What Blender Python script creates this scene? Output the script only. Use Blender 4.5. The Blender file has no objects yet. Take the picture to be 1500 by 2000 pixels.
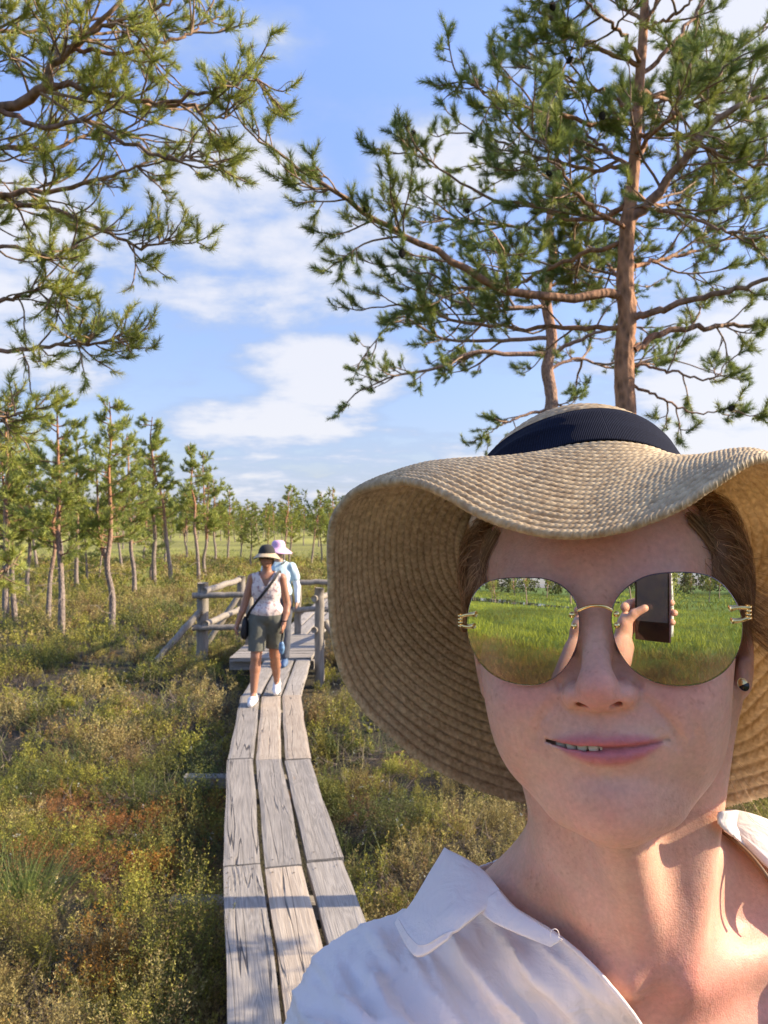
import bpy, math, random
import numpy as np
from mathutils import Vector, Matrix

# ------------------------------------------------------------------ camera, world, sun, exposure
scene = bpy.context.scene
F = 1500.0            # focal length in photo pixels (photo 1500 x 2000), horizon row 1025
HOR = 1025.0
CAMZ = 1.8
cam_d = bpy.data.cameras.new('camera')
cam = bpy.data.objects.new('camera', cam_d)
scene.collection.objects.link(cam)
cam.location = (0, 0, CAMZ)
cam.rotation_euler = (math.radians(90), 0, 0)
cam_d.sensor_fit = 'VERTICAL'
cam_d.sensor_height = 36
cam_d.lens = 36 * F / 2000
cam_d.shift_y = 0.0125
cam_d.clip_start = 0.01
cam_d.clip_end = 5000
cam_d.dof.use_dof = True
cam_d.dof.focus_distance = 0.42
cam_d.dof.aperture_fstop = 34
scene.camera = cam

SUN_EL = math.radians(27.0)
SUN_AZ = math.radians(3.0)      # from +X towards the camera side (-Y)
sun_dir = Vector((math.cos(SUN_EL) * math.cos(SUN_AZ), math.cos(SUN_EL) * math.sin(SUN_AZ), math.sin(SUN_EL)))
sl = bpy.data.lights.new('sun', 'SUN')
sl.energy = 5.0
sl.angle = math.radians(0.5)
sl.color = (1.0, 0.84, 0.62)
so = bpy.data.objects.new('sun', sl)
so.rotation_euler = sun_dir.to_track_quat('Z', 'Y').to_euler()
so.location = (20, -4, 12)
scene.collection.objects.link(so)

scene.view_settings.view_transform = 'Standard'
scene.view_settings.look = 'None'
scene.view_settings.exposure = 0.96
scene.view_settings.gamma = 1
scene.render.engine = 'CYCLES'
scene.cycles.max_bounces = 8
scene.cycles.transparent_max_bounces = 16
scene.cycles.caustics_reflective = False
scene.cycles.caustics_refractive = False

world = bpy.data.worlds.new("World")
scene.world = world
world.use_nodes = True
def build_world():
    nt = world.node_tree; N = nt.nodes; L = nt.links
    N.clear()
    def n(t, **k):
        o = N.new(t)
        for a, b in k.items(): setattr(o, a, b)
        return o
    def math_(op, a, b=None, clamp=False):
        m = n('ShaderNodeMath', operation=op); m.use_clamp = clamp
        for i, v in enumerate((a, b)):
            if v is None: continue
            if isinstance(v, (int, float)): m.inputs[i].default_value = v
            else: L.new(v, m.inputs[i])
        return m.outputs[0]
    out = n('ShaderNodeOutputWorld'); bg = n('ShaderNodeBackground')
    sky = n('ShaderNodeTexSky', sky_type='NISHITA', sun_disc=False)
    sky.sun_elevation = SUN_EL
    sky.sun_rotation = math.radians(90) - SUN_AZ
    sky.air_density = 1.0; sky.dust_density = 0.6; sky.ozone_density = 2.2
    tc = n('ShaderNodeTexCoord'); sep = n('ShaderNodeSeparateXYZ')
    L.new(tc.outputs['Generated'], sep.inputs[0])
    z = sep.outputs[2]
    den = math_('ADD', math_('MAXIMUM', z, 0.0), 0.16)
    px = math_('DIVIDE', sep.outputs[0], den); py = math_('DIVIDE', sep.outputs[1], den)
    cmb = n('ShaderNodeCombineXYZ'); L.new(px, cmb.inputs[0]); L.new(py, cmb.inputs[1])
    def noise(scale, detail, rough, off, dist=0.0, sx=1.0, sy=1.0):
        mp = n('ShaderNodeMapping'); L.new(cmb.outputs[0], mp.inputs[0]); mp.inputs[1].default_value = off
        mp.inputs[3].default_value = (sx, sy, 1)
        t = n('ShaderNodeTexNoise'); L.new(mp.outputs[0], t.inputs['Vector'])
        t.inputs['Scale'].default_value = scale; t.inputs['Detail'].default_value = detail
        t.inputs['Roughness'].default_value = rough; t.inputs['Distortion'].default_value = dist
        return t.outputs['Fac']
    big = noise(0.75, 7, 0.55, CLOUD_OFF, 0.25)
    def ramp(v, a, b):
        m = n('ShaderNodeMapRange', interpolation_type='SMOOTHSTEP'); L.new(v, m.inputs[0])
        m.inputs[1].default_value = a; m.inputs[2].default_value = b
        return m.outputs[0]
    # banks of cloud at places of the sky (unit directions), soft blobs broken up by noise
    vn = tc.outputs['Generated']
    acc = None
    for (ax, az, rx, rz, w) in BANKS:
        # azimuth-like coordinate x/y and elevation z/y are fixed in the world
        ux = math_('DIVIDE', sep.outputs[0], math_('MAXIMUM', sep.outputs[1], 0.05))
        uz = math_('DIVIDE', z, math_('MAXIMUM', sep.outputs[1], 0.05))
        dx = math_('DIVIDE', math_('SUBTRACT', ux, ax), rx); dz = math_('DIVIDE', math_('SUBTRACT', uz, az), rz)
        r2 = math_('ADD', math_('MULTIPLY', dx, dx), math_('MULTIPLY', dz, dz))
        b = math_('MULTIPLY', math_('SUBTRACT', 1.0, r2, True), w)
        acc = b if acc is None else math_('MAXIMUM', acc, b)
    # billowing detail in direction space
    mp = n('ShaderNodeMapping'); L.new(vn, mp.inputs[0]); mp.inputs[3].default_value = (1, 1, 1.7)
    bt = n('ShaderNodeTexNoise'); L.new(mp.outputs[0], bt.inputs['Vector'])
    bt.inputs['Scale'].default_value = 7.5; bt.inputs['Detail'].default_value = 8; bt.inputs['Roughness'].default_value = 0.58
    pl = noise(2.6, 9, 0.60, (5.2, 2.4, 0), 0.15, sx=0.8, sy=1.0)
    bil = math_('ADD', math_('MULTIPLY', bt.outputs['Fac'], 0.45), math_('MULTIPLY', pl, 0.55))
    dens = math_('ADD', math_('MULTIPLY', acc, 0.85), math_('SUBTRACT', math_('MULTIPLY', bil, 2.5), 1.14))
    cum = ramp(dens, 0.08, 0.66)
    wisp = ramp(big, 0.46, 0.80)
    haze = ramp(z, 0.30, -0.02)
    m1 = math_('MAXIMUM', math_('MULTIPLY', cum, 0.86), math_('MULTIPLY', wisp, 0.6))
    mask = math_('MINIMUM', math_('MAXIMUM', m1, math_('MULTIPLY', haze, 0.35)), 0.95)
    # sky tint
    hs = n('ShaderNodeHueSaturation'); hs.inputs['Saturation'].default_value = SKY_SAT; hs.inputs['Value'].default_value = SKY_VAL
    tn = n('ShaderNodeMix', data_type='RGBA', blend_type='MULTIPLY'); tn.inputs[0].default_value = 1; tn.inputs[7].default_value = (1.10, 0.96, 1.06, 1)
    L.new(sky.outputs[0], tn.inputs[6]); L.new(tn.outputs[2], hs.inputs['Color'])
    cr = n('ShaderNodeMix', data_type='RGBA')
    L.new(ramp(dens, 0.35, 0.85), cr.inputs[0])
    cr.inputs[6].default_value = (*[c * CLOUD_V for c in (0.44, 0.57, 0.84)], 1)
    cr.inputs[7].default_value = (*[c * CLOUD_V for c in (0.90, 0.90, 0.95)], 1)
    mx = n('ShaderNodeMix', data_type='RGBA'); L.new(mask, mx.inputs[0])
    low = n('ShaderNodeVectorMath', operation='SCALE'); L.new(hs.outputs[0], low.inputs[0]); lv = n('ShaderNodeMapRange'); L.new(z, lv.inputs[0]); lv.inputs[1].default_value = 0.0; lv.inputs[2].default_value = 0.55; lv.inputs[3].default_value = 0.55; lv.inputs[4].default_value = 1.45; L.new(lv.outputs[0], low.inputs[3])
    L.new(low.outputs[0], mx.inputs[6]); L.new(cr.outputs[2], mx.inputs[7])
    L.new(mx.outputs[2], bg.inputs[0]); bg.inputs[1].default_value = 0.115
    L.new(bg.outputs[0], out.inputs[0])
CLOUD_OFF = (3.1, 1.7, 0)
SKY_SAT, SKY_VAL, CLOUD_V = 1.06, 1.14, 4.6
# (x/y, z/y, half width, half height, weight) of each bank of cloud
BANKS = [(-0.07, 0.20, 0.15, 0.065, 1.15), (-0.16, 0.13, 0.18, 0.05, 1.0), (-0.02, 0.06, 0.40, 0.08, 0.6), (0.50, 0.16, 0.30, 0.22, 1.0),
         (-0.14, 0.33, 0.34, 0.10, 0.75), (-0.20, 0.46, 0.16, 0.10, 0.7), (-0.50, 0.30, 0.20, 0.22, 0.85), (0.10, 0.47, 0.16, 0.08, 0.7),
         (0.45, 0.62, 0.25, 0.18, 0.9), (-0.55, 0.75, 0.20, 0.15, 0.5), (0.15, 0.60, 0.10, 0.03, 0.5), (-0.14, 0.64, 0.10, 0.05, 0.35)]
build_world()

# ------------------------------------------------------------------ helpers
def tag(o, label=None, cat=None, group=None, kind=None):
    if label: o['label'] = label
    if cat: o['category'] = cat
    if group: o['group'] = group
    if kind: o['kind'] = kind
    return o

def empty(name, loc=(0, 0, 0), rz=0.0):
    o = bpy.data.objects.new(name, None)
    o.empty_display_size = 0.1
    scene.collection.objects.link(o)
    o.location = loc; o.rotation_euler = (0, 0, rz)
    return o

def P3(x, y, Y):
    """point seen at photo pixel (x, y) at distance Y in front of the lens plane"""
    return np.array([(x - 750.0) / F * Y, Y, CAMZ - (y - HOR) / F * Y])

def mesh_obj(name, V, faces, mat, parent=None, smooth=True, col=None, loops=None, uv=None, matidx=None):
    """faces: (n,3) or (n,4) int array (or list of such arrays)"""
    me = bpy.data.meshes.new(name)
    V = np.asarray(V, dtype=np.float32)
    if isinstance(faces, np.ndarray): faces = [faces]
    faces = [np.asarray(f, dtype=np.int32) for f in faces if len(f)]
    me.vertices.add(len(V)); me.vertices.foreach_set('co', V.ravel())
    nl = sum(f.size for f in faces); nf = sum(len(f) for f in faces)
    me.loops.add(nl); me.polygons.add(nf)
    me.loops.foreach_set('vertex_index', np.concatenate([f.ravel() for f in faces]))
    tot = np.concatenate([np.full(len(f), f.shape[1], np.int32) for f in faces])
    st = np.concatenate([[0], np.cumsum(tot)[:-1]]).astype(np.int32)
    me.polygons.foreach_set('loop_start', st)
    me.polygons.foreach_set('loop_total', tot)
    me.polygons.foreach_set('use_smooth', np.full(nf, smooth))
    if col is not None:      # per vertex rgb
        ca = me.color_attributes.new('Col', 'FLOAT_COLOR', 'POINT')
        c4 = np.ones((len(V), 4), np.float32); c4[:, :3] = col
        ca.data.foreach_set('color', c4.ravel())
    if uv is not None:       # per vertex uv
        ul = me.uv_layers.new(name='UVMap')
        idx = np.concatenate([f.ravel() for f in faces])
        ul.data.foreach_set('uv', np.asarray(uv, np.float32)[idx].ravel())
    mats = mat if isinstance(mat, (list, tuple)) else [mat]
    for m in mats: me.materials.append(m)
    if matidx is not None: me.polygons.foreach_set('material_index', np.asarray(matidx, np.int32))
    me.update(calc_edges=True)
    me.validate()
    o = bpy.data.objects.new(name, me)
    scene.collection.objects.link(o)
    if parent is not None: o.parent = parent
    return o

def set_local(o, parent):
    """parent keeping world place"""
    bpy.context.view_layer.update()
    o.parent = parent
    o.matrix_parent_inverse = parent.matrix_world.inverted()

class MB:
    """collects pieces into one mesh"""
    def __init__(s): s.v = []; s.q = []; s.t = []; s.n = 0; s.c = []
    def add(s, V, Q=None, T=None, col=None):
        V = np.asarray(V, float)
        if Q is not None and len(Q): s.q.append(np.asarray(Q) + s.n)
        if T is not None and len(T): s.t.append(np.asarray(T) + s.n)
        s.v.append(V); s.n += len(V)
        if col is not None:
            c = np.asarray(col, float)
            s.c.append(np.broadcast_to(c, (len(V), 3)))
    def build(s, name, mat, parent=None, smooth=True):
        V = np.concatenate(s.v); fs = []
        if s.q: fs.append(np.concatenate(s.q))
        if s.t: fs.append(np.concatenate(s.t))
        return mesh_obj(name, V, fs, mat, parent, smooth, col=np.concatenate(s.c) if s.c else None)

def grid_faces(nu, nv, wrap_u=False, wrap_v=False):
    """vertex index = i*nv + j"""
    iu = np.arange(nu if wrap_u else nu - 1); iv = np.arange(nv if wrap_v else nv - 1)
    I, J = np.meshgrid(iu, iv, indexing='ij')
    I2 = (I + 1) % nu; J2 = (J + 1) % nv
    return np.stack([I * nv + J, I2 * nv + J, I2 * nv + J2, I * nv + J2], -1).reshape(-1, 4)

def tube(path, rad, n=8, cap=True, wob=0.0, rng=None, sq=False):
    """tapered tube along path -> V, Q, T"""
    P = np.asarray(path, float); m = len(P)
    r = np.broadcast_to(np.asarray(rad, float), (m,)).copy()
    T = np.gradient(P, axis=0); T /= np.linalg.norm(T, axis=1)[:, None] + 1e-12
    up = np.array([0, 0, 1.0]) if abs(T[0, 2]) < 0.9 else np.array([1.0, 0, 0])
    A = np.cross(T[0], up); A /= np.linalg.norm(A)
    As = []
    for i in range(m):
        A = A - T[i] * (A @ T[i]); A /= np.linalg.norm(A) + 1e-12; As.append(A)
    A = np.array(As); B = np.cross(T, A)
    th = np.arange(n) / n * 2 * np.pi
    R = r[:, None] * np.ones(n)
    if wob and rng is not None: R = R * (1 + wob * rng.standard_normal(R.shape))
    V = P[:, None] + R[..., None] * (np.cos(th)[None, :, None] * A[:, None] + np.sin(th)[None, :, None] * B[:, None])
    V = V.reshape(-1, 3); Q = grid_faces(m, n, False, True)
    Tt = []
    if cap:
        V = np.vstack([V, P[0], P[-1]])
        a, b = m * n, m * n + 1
        for j in range(n):
            Tt.append((a, (j + 1) % n, j)); Tt.append((b, (m - 1) * n + j, (m - 1) * n + (j + 1) % n))
    return V, Q, np.array(Tt, int).reshape(-1, 3)

def box(c, s, rot=None):
    c = np.asarray(c, float); s = np.asarray(s, float) / 2
    V = np.array([[x, y, z] for x in (-1, 1) for y in (-1, 1) for z in (-1, 1)], float) * s
    if rot is not None: V = V @ np.asarray(rot).T
    Q = np.array([[0, 1, 3, 2], [4, 6, 7, 5], [0, 4, 5, 1], [2, 3, 7, 6], [0, 2, 6, 4], [1, 5, 7, 3]])
    return V + c, Q

def bevel(o, w=0.003, seg=2):
    m = o.modifiers.new('bevel', 'BEVEL'); m.width = w; m.segments = seg; m.limit_method = 'ANGLE'
    return o

def spline(pts, n):
    """Catmull-Rom through pts -> n points"""
    p = np.asarray(pts, float); m = len(p)
    if m == 2: 
        t = np.linspace(0, 1, n)[:, None]; return p[0] * (1 - t) + p[1] * t
    pe = np.vstack([2 * p[0] - p[1], p, 2 * p[-1] - p[-2]])
    t = np.linspace(0, m - 1, n); i = np.minimum(t.astype(int), m - 2); u = (t - i)[:, None]
    a, b, c, d = pe[i], pe[i + 1], pe[i + 2], pe[i + 3]
    return 0.5 * (2 * b + (c - a) * u + (2 * a - 5 * b + 4 * c - d) * u ** 2 + (3 * b - a - 3 * c + d) * u ** 3)

def loop_spline(p, t):
    """closed Catmull-Rom, t in [0, m)"""
    p = np.asarray(p, float); m = len(p)
    i = np.floor(t).astype(int); u = (t - i)[:, None]
    a, b, c, d = p[(i - 1) % m], p[i % m], p[(i + 1) % m], p[(i + 2) % m]
    return 0.5 * (2 * b + (c - a) * u + (2 * a - 5 * b + 4 * c - d) * u ** 2 + (3 * b - a - 3 * c + d) * u ** 3)

def vnoise(P, scale, seed=0, octaves=3, gain=0.5):
    """value noise, P (n,2|3) -> 0..1"""
    P = np.atleast_2d(P) * scale
    out = np.zeros(len(P)); amp = 1.0; tot = 0
    for o in range(octaves):
        Q = P * (2 ** o) + 17.3 * o + seed * 7.77
        i = np.floor(Q).astype(np.int64); f = Q - i; f = f * f * (3 - 2 * f)
        v = np.zeros(len(P)); D = P.shape[1]
        for c in range(2 ** D):
            w = np.ones(len(P)); h = np.full(len(P), seed * 1013 + o * 7919, np.int64)
            for d in range(D):
                b = (c >> d) & 1
                w = w * (f[:, d] if b else 1 - f[:, d])
                h = h * 31 + (i[:, d] + b) * (73856093, 19349663, 83492791)[d]
            h = (h ^ (h >> 13)) * 1274126177
            h = (h ^ (h >> 16)) & 0xFFFFFF
            v += w * h / float(0xFFFFFF)
        out += amp * v; tot += amp; amp *= gain
    return out / tot

# ------------------------------------------------------------------ materials
def new_mat(name):
    m = bpy.data.materials.new(name); m.use_nodes = True
    nt = m.node_tree; b = nt.nodes['Principled BSDF']
    return m, nt, b

def nd(nt, t, **k):
    o = nt.nodes.new(t)
    for a, b in k.items(): setattr(o, a, b)
    return o

def simple(name, col, rough=0.6, metal=0.0, var=0.12, scale=30.0, bump=0.0, bscale=None, sheen=0.0, sub=0.0, stretch=None, coat=0):
    """procedural principled: base colour varied by noise, optional bump"""
    m, nt, b = new_mat(name); L = nt.links
    tc = nd(nt, 'ShaderNodeTexCoord'); mp = nd(nt, 'ShaderNodeMapping'); L.new(tc.outputs['Object'], mp.inputs[0])
    if stretch: mp.inputs[3].default_value = stretch
    no = nd(nt, 'ShaderNodeTexNoise'); no.inputs['Scale'].default_value = scale; no.inputs['Detail'].default_value = 6
    L.new(mp.outputs[0], no.inputs['Vector'])
    cr = nd(nt, 'ShaderNodeValToRGB'); L.new(no.outputs['Fac'], cr.inputs[0])
    c = np.array(col)
    cr.color_ramp.elements[0].position = 0.3; cr.color_ramp.elements[1].position = 0.7
    cr.color_ramp.elements[0].color = (*np.clip(c * (1 - var), 0, 1), 1); cr.color_ramp.elements[1].color = (*np.clip(c * (1 + var), 0, 1), 1)
    L.new(cr.outputs[0], b.inputs['Base Color'])
    b.inputs['Roughness'].default_value = rough; b.inputs['Metallic'].default_value = metal
    b.inputs['Sheen Weight'].default_value = sheen; b.inputs['Coat Weight'].default_value = coat
    if sub:
        b.inputs['Subsurface Weight'].default_value = sub; b.inputs['Subsurface Radius'].default_value = (1, .4, .2); b.inputs['Subsurface Scale'].default_value = 0.01
    if bump:
        n2 = nd(nt, 'ShaderNodeTexNoise'); n2.inputs['Scale'].default_value = bscale or scale * 3; n2.inputs['Detail'].default_value = 5
        L.new(mp.outputs[0], n2.inputs['Vector'])
        bp = nd(nt, 'ShaderNodeBump'); bp.inputs['Strength'].default_value = bump; bp.inputs['Distance'].default_value = 0.01
        L.new(n2.outputs['Fac'], bp.inputs['Height']); L.new(bp.outputs[0], b.inputs['Normal'])
    return m

def leafy(name, rough=0.55, trans=0.35, gain=1.0):
    """vertex coloured foliage with light passing through"""
    m, nt, b = new_mat(name); L = nt.links
    at = nd(nt, 'ShaderNodeAttribute', attribute_name='Col')
    b.inputs['Roughness'].default_value = rough
    b.inputs['Specular IOR Level'].default_value = 0.3
    L.new(at.outputs['Color'], b.inputs['Base Color'])
    tr = nd(nt, 'ShaderNodeBsdfTranslucent'); L.new(at.outputs['Color'], tr.inputs[0])
    mx = nd(nt, 'ShaderNodeMixShader'); mx.inputs[0].default_value = trans
    out = nt.nodes['Material Output']
    L.new(b.outputs[0], mx.inputs[1]); L.new(tr.outputs[0], mx.inputs[2]); L.new(mx.outputs[0], out.inputs[0])
    return m

# ------------------------------------------------------------------ distance-field modelling
def s_ell(P, c, r, rot=None):
    q = P - np.asarray(c, np.float32)
    if rot is not None: q = q @ np.asarray(rot, np.float32).T
    r = np.asarray(r, np.float32)
    k0 = np.sqrt(((q / r) ** 2).sum(1)); k1 = np.sqrt(((q / (r * r)) ** 2).sum(1)) + 1e-6
    return k0 * (k0 - 1) / k1

def s_cap(P, a, b, ra, rb=None):
    rb = ra if rb is None else rb
    a = np.asarray(a, np.float32); b = np.asarray(b, np.float32); d = b - a
    t = np.clip(((P - a) @ d) / (d @ d), 0, 1)
    q = P - a - t[:, None] * d
    return np.sqrt((q * q).sum(1)) - (ra + (rb - ra) * t)

def smin(a, b, k):
    h = np.clip(0.5 + 0.5 * (b - a) / k, 0, 1)
    return b * (1 - h) + a * h - k * h * (1 - h)

class Field:
    """smooth union / cut of primitives; each works only near itself"""
    def __init__(s): s.ops = []
    def ell(s, c, r, k=6.0, cut=False, rot=None):
        s.ops.append(('e', np.asarray(c, float), np.asarray(r, float), k, cut, rot)); return s
    def cap(s, a, b, ra, rb=None, k=6.0, cut=False):
        s.ops.append(('c', np.asarray(a, float), np.asarray(b, float), k, cut, (ra, ra if rb is None else rb))); return s
    def chain(s, pts, rads, k=6.0, kk=None, cut=False):
        """connected capsules joined to the whole"""
        rads = np.broadcast_to(np.asarray(rads, float), (len(pts),))
        s.ops.append(('p', np.asarray(pts, float), np.asarray(rads), k, cut, kk if kk is not None else min(k, 3.0))); return s
    def groove(s, pts, sig, dep):
        """soft crease (dep > 0) or ridge (dep < 0) of the surface along a line"""
        s.ops.append(('g', np.asarray(pts, float), np.broadcast_to(np.asarray(dep, float), (len(pts),)), sig, False, sig)); return s
    def mirror(s, fn):
        fn(1); fn(-1); return s
    def __call__(s, P):
        P = P.astype(np.float32); d = None
        for (t, a, b, k, cut, x) in s.ops:
            if t == 'g':
                lo = a.min(0) - 3 * k; hi = a.max(0) + 3 * k
                m = np.where(((P > lo) & (P < hi)).all(1) & (np.abs(d) < 25))[0]
                if not len(m): continue
                Q = P[m]; best = np.full(len(Q), 1e9); amp = np.zeros(len(Q))
                for i in range(len(a) - 1):
                    e = a[i + 1] - a[i]; tt = np.clip(((Q - a[i]) @ e) / (e @ e), 0, 1)
                    q = Q - a[i] - tt[:, None] * e; r = (q * q).sum(1); w = r < best
                    best = np.where(w, r, best); amp = np.where(w, b[i] + (b[i + 1] - b[i]) * tt, amp)
                d[m] += amp * np.exp(-best / (k * k)); continue
            if t == 'e': lo = a - b.max(); hi = a + b.max()
            elif t == 'c': lo = np.minimum(a, b) - max(x); hi = np.maximum(a, b) + max(x)
            else: lo = a.min(0) - b.max(); hi = a.max(0) + b.max()
            def ev(Q):
                if t == 'e': return s_ell(Q, a, b, x)
                if t == 'c': return s_cap(Q, a, b, *x)
                r = None
                for i in range(len(a) - 1):
                    e = s_cap(Q, a[i], a[i + 1], b[i], b[i + 1])
                    r = e if r is None else smin(r, e, x)
                return r
            if d is None: d = ev(P); continue
            # only points where the primitive can matter
            dd = np.maximum(np.maximum(lo - P, P - hi), 0); db = np.sqrt((dd * dd).sum(1))
            if cut: m = (db < k + 3) & (d < k + 3)
            else: m = db < (np.abs(d) + k)
            if not m.any(): continue
            e = ev(P[m]); cur = d[m]
            d[m] = -smin(-cur, e, k) if cut else smin(cur, e, k)
        return d

def nets(fn, lo, hi, h, B=8):
    """surface nets over a sparse set of blocks; returns V, Q"""
    lo = np.asarray(lo, float); hi = np.asarray(hi, float)
    nb = np.ceil((hi - lo) / (h * B)).astype(int); n = nb * B + 1
    c = np.stack(np.meshgrid(*[np.arange(k) for k in nb], indexing='ij'), -1).reshape(-1, 3)
    ctr = lo + (c + 0.5) * h * B
    dc = fn(ctr)
    act = np.abs(dc) < h * B * 1.75
    G = np.empty(tuple(n), np.float32)
    big = np.where(dc < 0, -1e3, 1e3).reshape(nb)
    G[:] = 1e3
    for d0 in (0, 1):
        for d1 in (0, 1):
            for d2 in (0, 1): pass
    G[:-1, :-1, :-1] = np.repeat(np.repeat(np.repeat(big, B, 0), B, 1), B, 2)
    G[-1] = 1e3; G[:, -1] = 1e3; G[:, :, -1] = 1e3
    ca = c[act]
    off = np.stack(np.meshgrid(*[np.arange(B + 1)] * 3, indexing='ij'), -1).reshape(-1, 3)
    CH = max(1, 1500000 // len(off))
    for i in range(0, len(ca), CH):
        idx = (ca[i:i + CH, None] * B + off[None]).reshape(-1, 3)
        v = fn(lo + idx * h)
        G[idx[:, 0], idx[:, 1], idx[:, 2]] = v
    sg = G < 0
    cells = np.zeros(tuple(n - 1), np.int8)
    for a in (0, 1):
        for b in (0, 1):
            for d in (0, 1):
                cells += sg[a:n[0] - 1 + a, b:n[1] - 1 + b, d:n[2] - 1 + d]
    mix = (cells > 0) & (cells < 8)
    ci = np.argwhere(mix)
    vid = -np.ones(mix.shape, np.int64); vid[mix] = np.arange(len(ci))
    acc = np.zeros((len(ci), 3)); cnt = np.zeros(len(ci))
    corners = [(a, b, d) for a in (0, 1) for b in (0, 1) for d in (0, 1)]
    for a in corners:
        for ax in range(3):
            if a[ax]: continue
            b = list(a); b[ax] = 1
            va = G[ci[:, 0] + a[0], ci[:, 1] + a[1], ci[:, 2] + a[2]]; vb = G[ci[:, 0] + b[0], ci[:, 1] + b[1], ci[:, 2] + b[2]]
            m = (va < 0) != (vb < 0)
            va = np.clip(va, -2 * h, 2 * h); vb = np.clip(vb, -2 * h, 2 * h)
            t = np.where(m, va / np.where(va == vb, 1, va - vb), 0)
            p = np.array(a, float)[None] + t[:, None] * (np.arange(3) == ax)
            acc[m] += p[m]; cnt[m] += 1
    V = lo + (ci + acc / cnt[:, None]) * h
    Q = []
    for ax in range(3):
        u, w = (ax + 1) % 3, (ax + 2) % 3
        sl0 = [slice(1, n[k] - 1) for k in range(3)]; sl0[ax] = slice(0, n[ax] - 1)
        sl1 = list(sl0); sl1[ax] = slice(1, n[ax])
        A = sg[tuple(sl0)]; Bq = sg[tuple(sl1)]
        e = np.argwhere(A != Bq)
        if not len(e): continue
        st = A[e[:, 0], e[:, 1], e[:, 2]]
        base = e + np.array([0 if k == ax else 1 for k in range(3)])
        def cid(du, dw):
            q = base.copy(); q[:, u] -= du; q[:, w] -= dw
            return vid[q[:, 0], q[:, 1], q[:, 2]]
        q = np.stack([cid(1, 1), cid(0, 1), cid(0, 0), cid(1, 0)], 1)
        q[~st] = q[~st][:, ::-1]
        Q.append(q)
    Q = np.concatenate(Q); Q = Q[(Q >= 0).all(1)]
    return V, Q
# ------------------------------------------------------------------ the woman taking the picture
def head_frame(yaw=-4.0, pitch=0.0, roll=4.5, px=(1160, 1215), dist=400.0):
    d = np.array([(px[0] - 750) / F, 1, -(px[1] - HOR) / F]); d /= np.linalg.norm(d)
    O = d * dist
    y = d.copy(); z = np.array([0, 0, 1.0]); x = np.cross(y, z); x /= np.linalg.norm(x); z = np.cross(x, y)
    yaw, pitch, roll = np.radians([yaw, pitch, roll])
    c, s = np.cos(yaw), np.sin(yaw); x, y = c * x + s * y, -s * x + c * y
    c, s = np.cos(pitch), np.sin(pitch); y, z = c * y + s * z, -s * y + c * z
    c, s = np.cos(roll), np.sin(roll); x, z = c * x + s * z, -s * x + c * z
    return O, np.array([x, y, z])
HO, HR = head_frame()
def h2w(l): return HO + np.asarray(l, float) @ HR          # head mm -> world mm (from the lens)
def w2h(p): return (np.asarray(p, float) - HO) @ HR.T
def Wm(x, y, Y): return np.array([(x - 750) / F * Y, Y, -(y - HOR) / F * Y])   # mm, photo point at depth
def px2h(x, y, dep):
    """photo pixel on the head plane y = dep (head mm)"""
    d = np.array([(x - 750) / F, 1, -(y - HOR) / F])
    t = (dep + HR[1] @ HO) / (HR[1] @ d)
    return w2h(t * d)

def rotz(a):
    c, s = math.cos(a), math.sin(a); return np.array([[c, s, 0], [-s, c, 0], [0, 0, 1]])
def roty(a):
    c, s = math.cos(a), math.sin(a); return np.array([[c, 0, s], [0, 1, 0], [-s, 0, c]])
def rotx(a):
    c, s = math.cos(a), math.sin(a); return np.array([[1, 0, 0], [0, c, s], [0, -s, c]])

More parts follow.
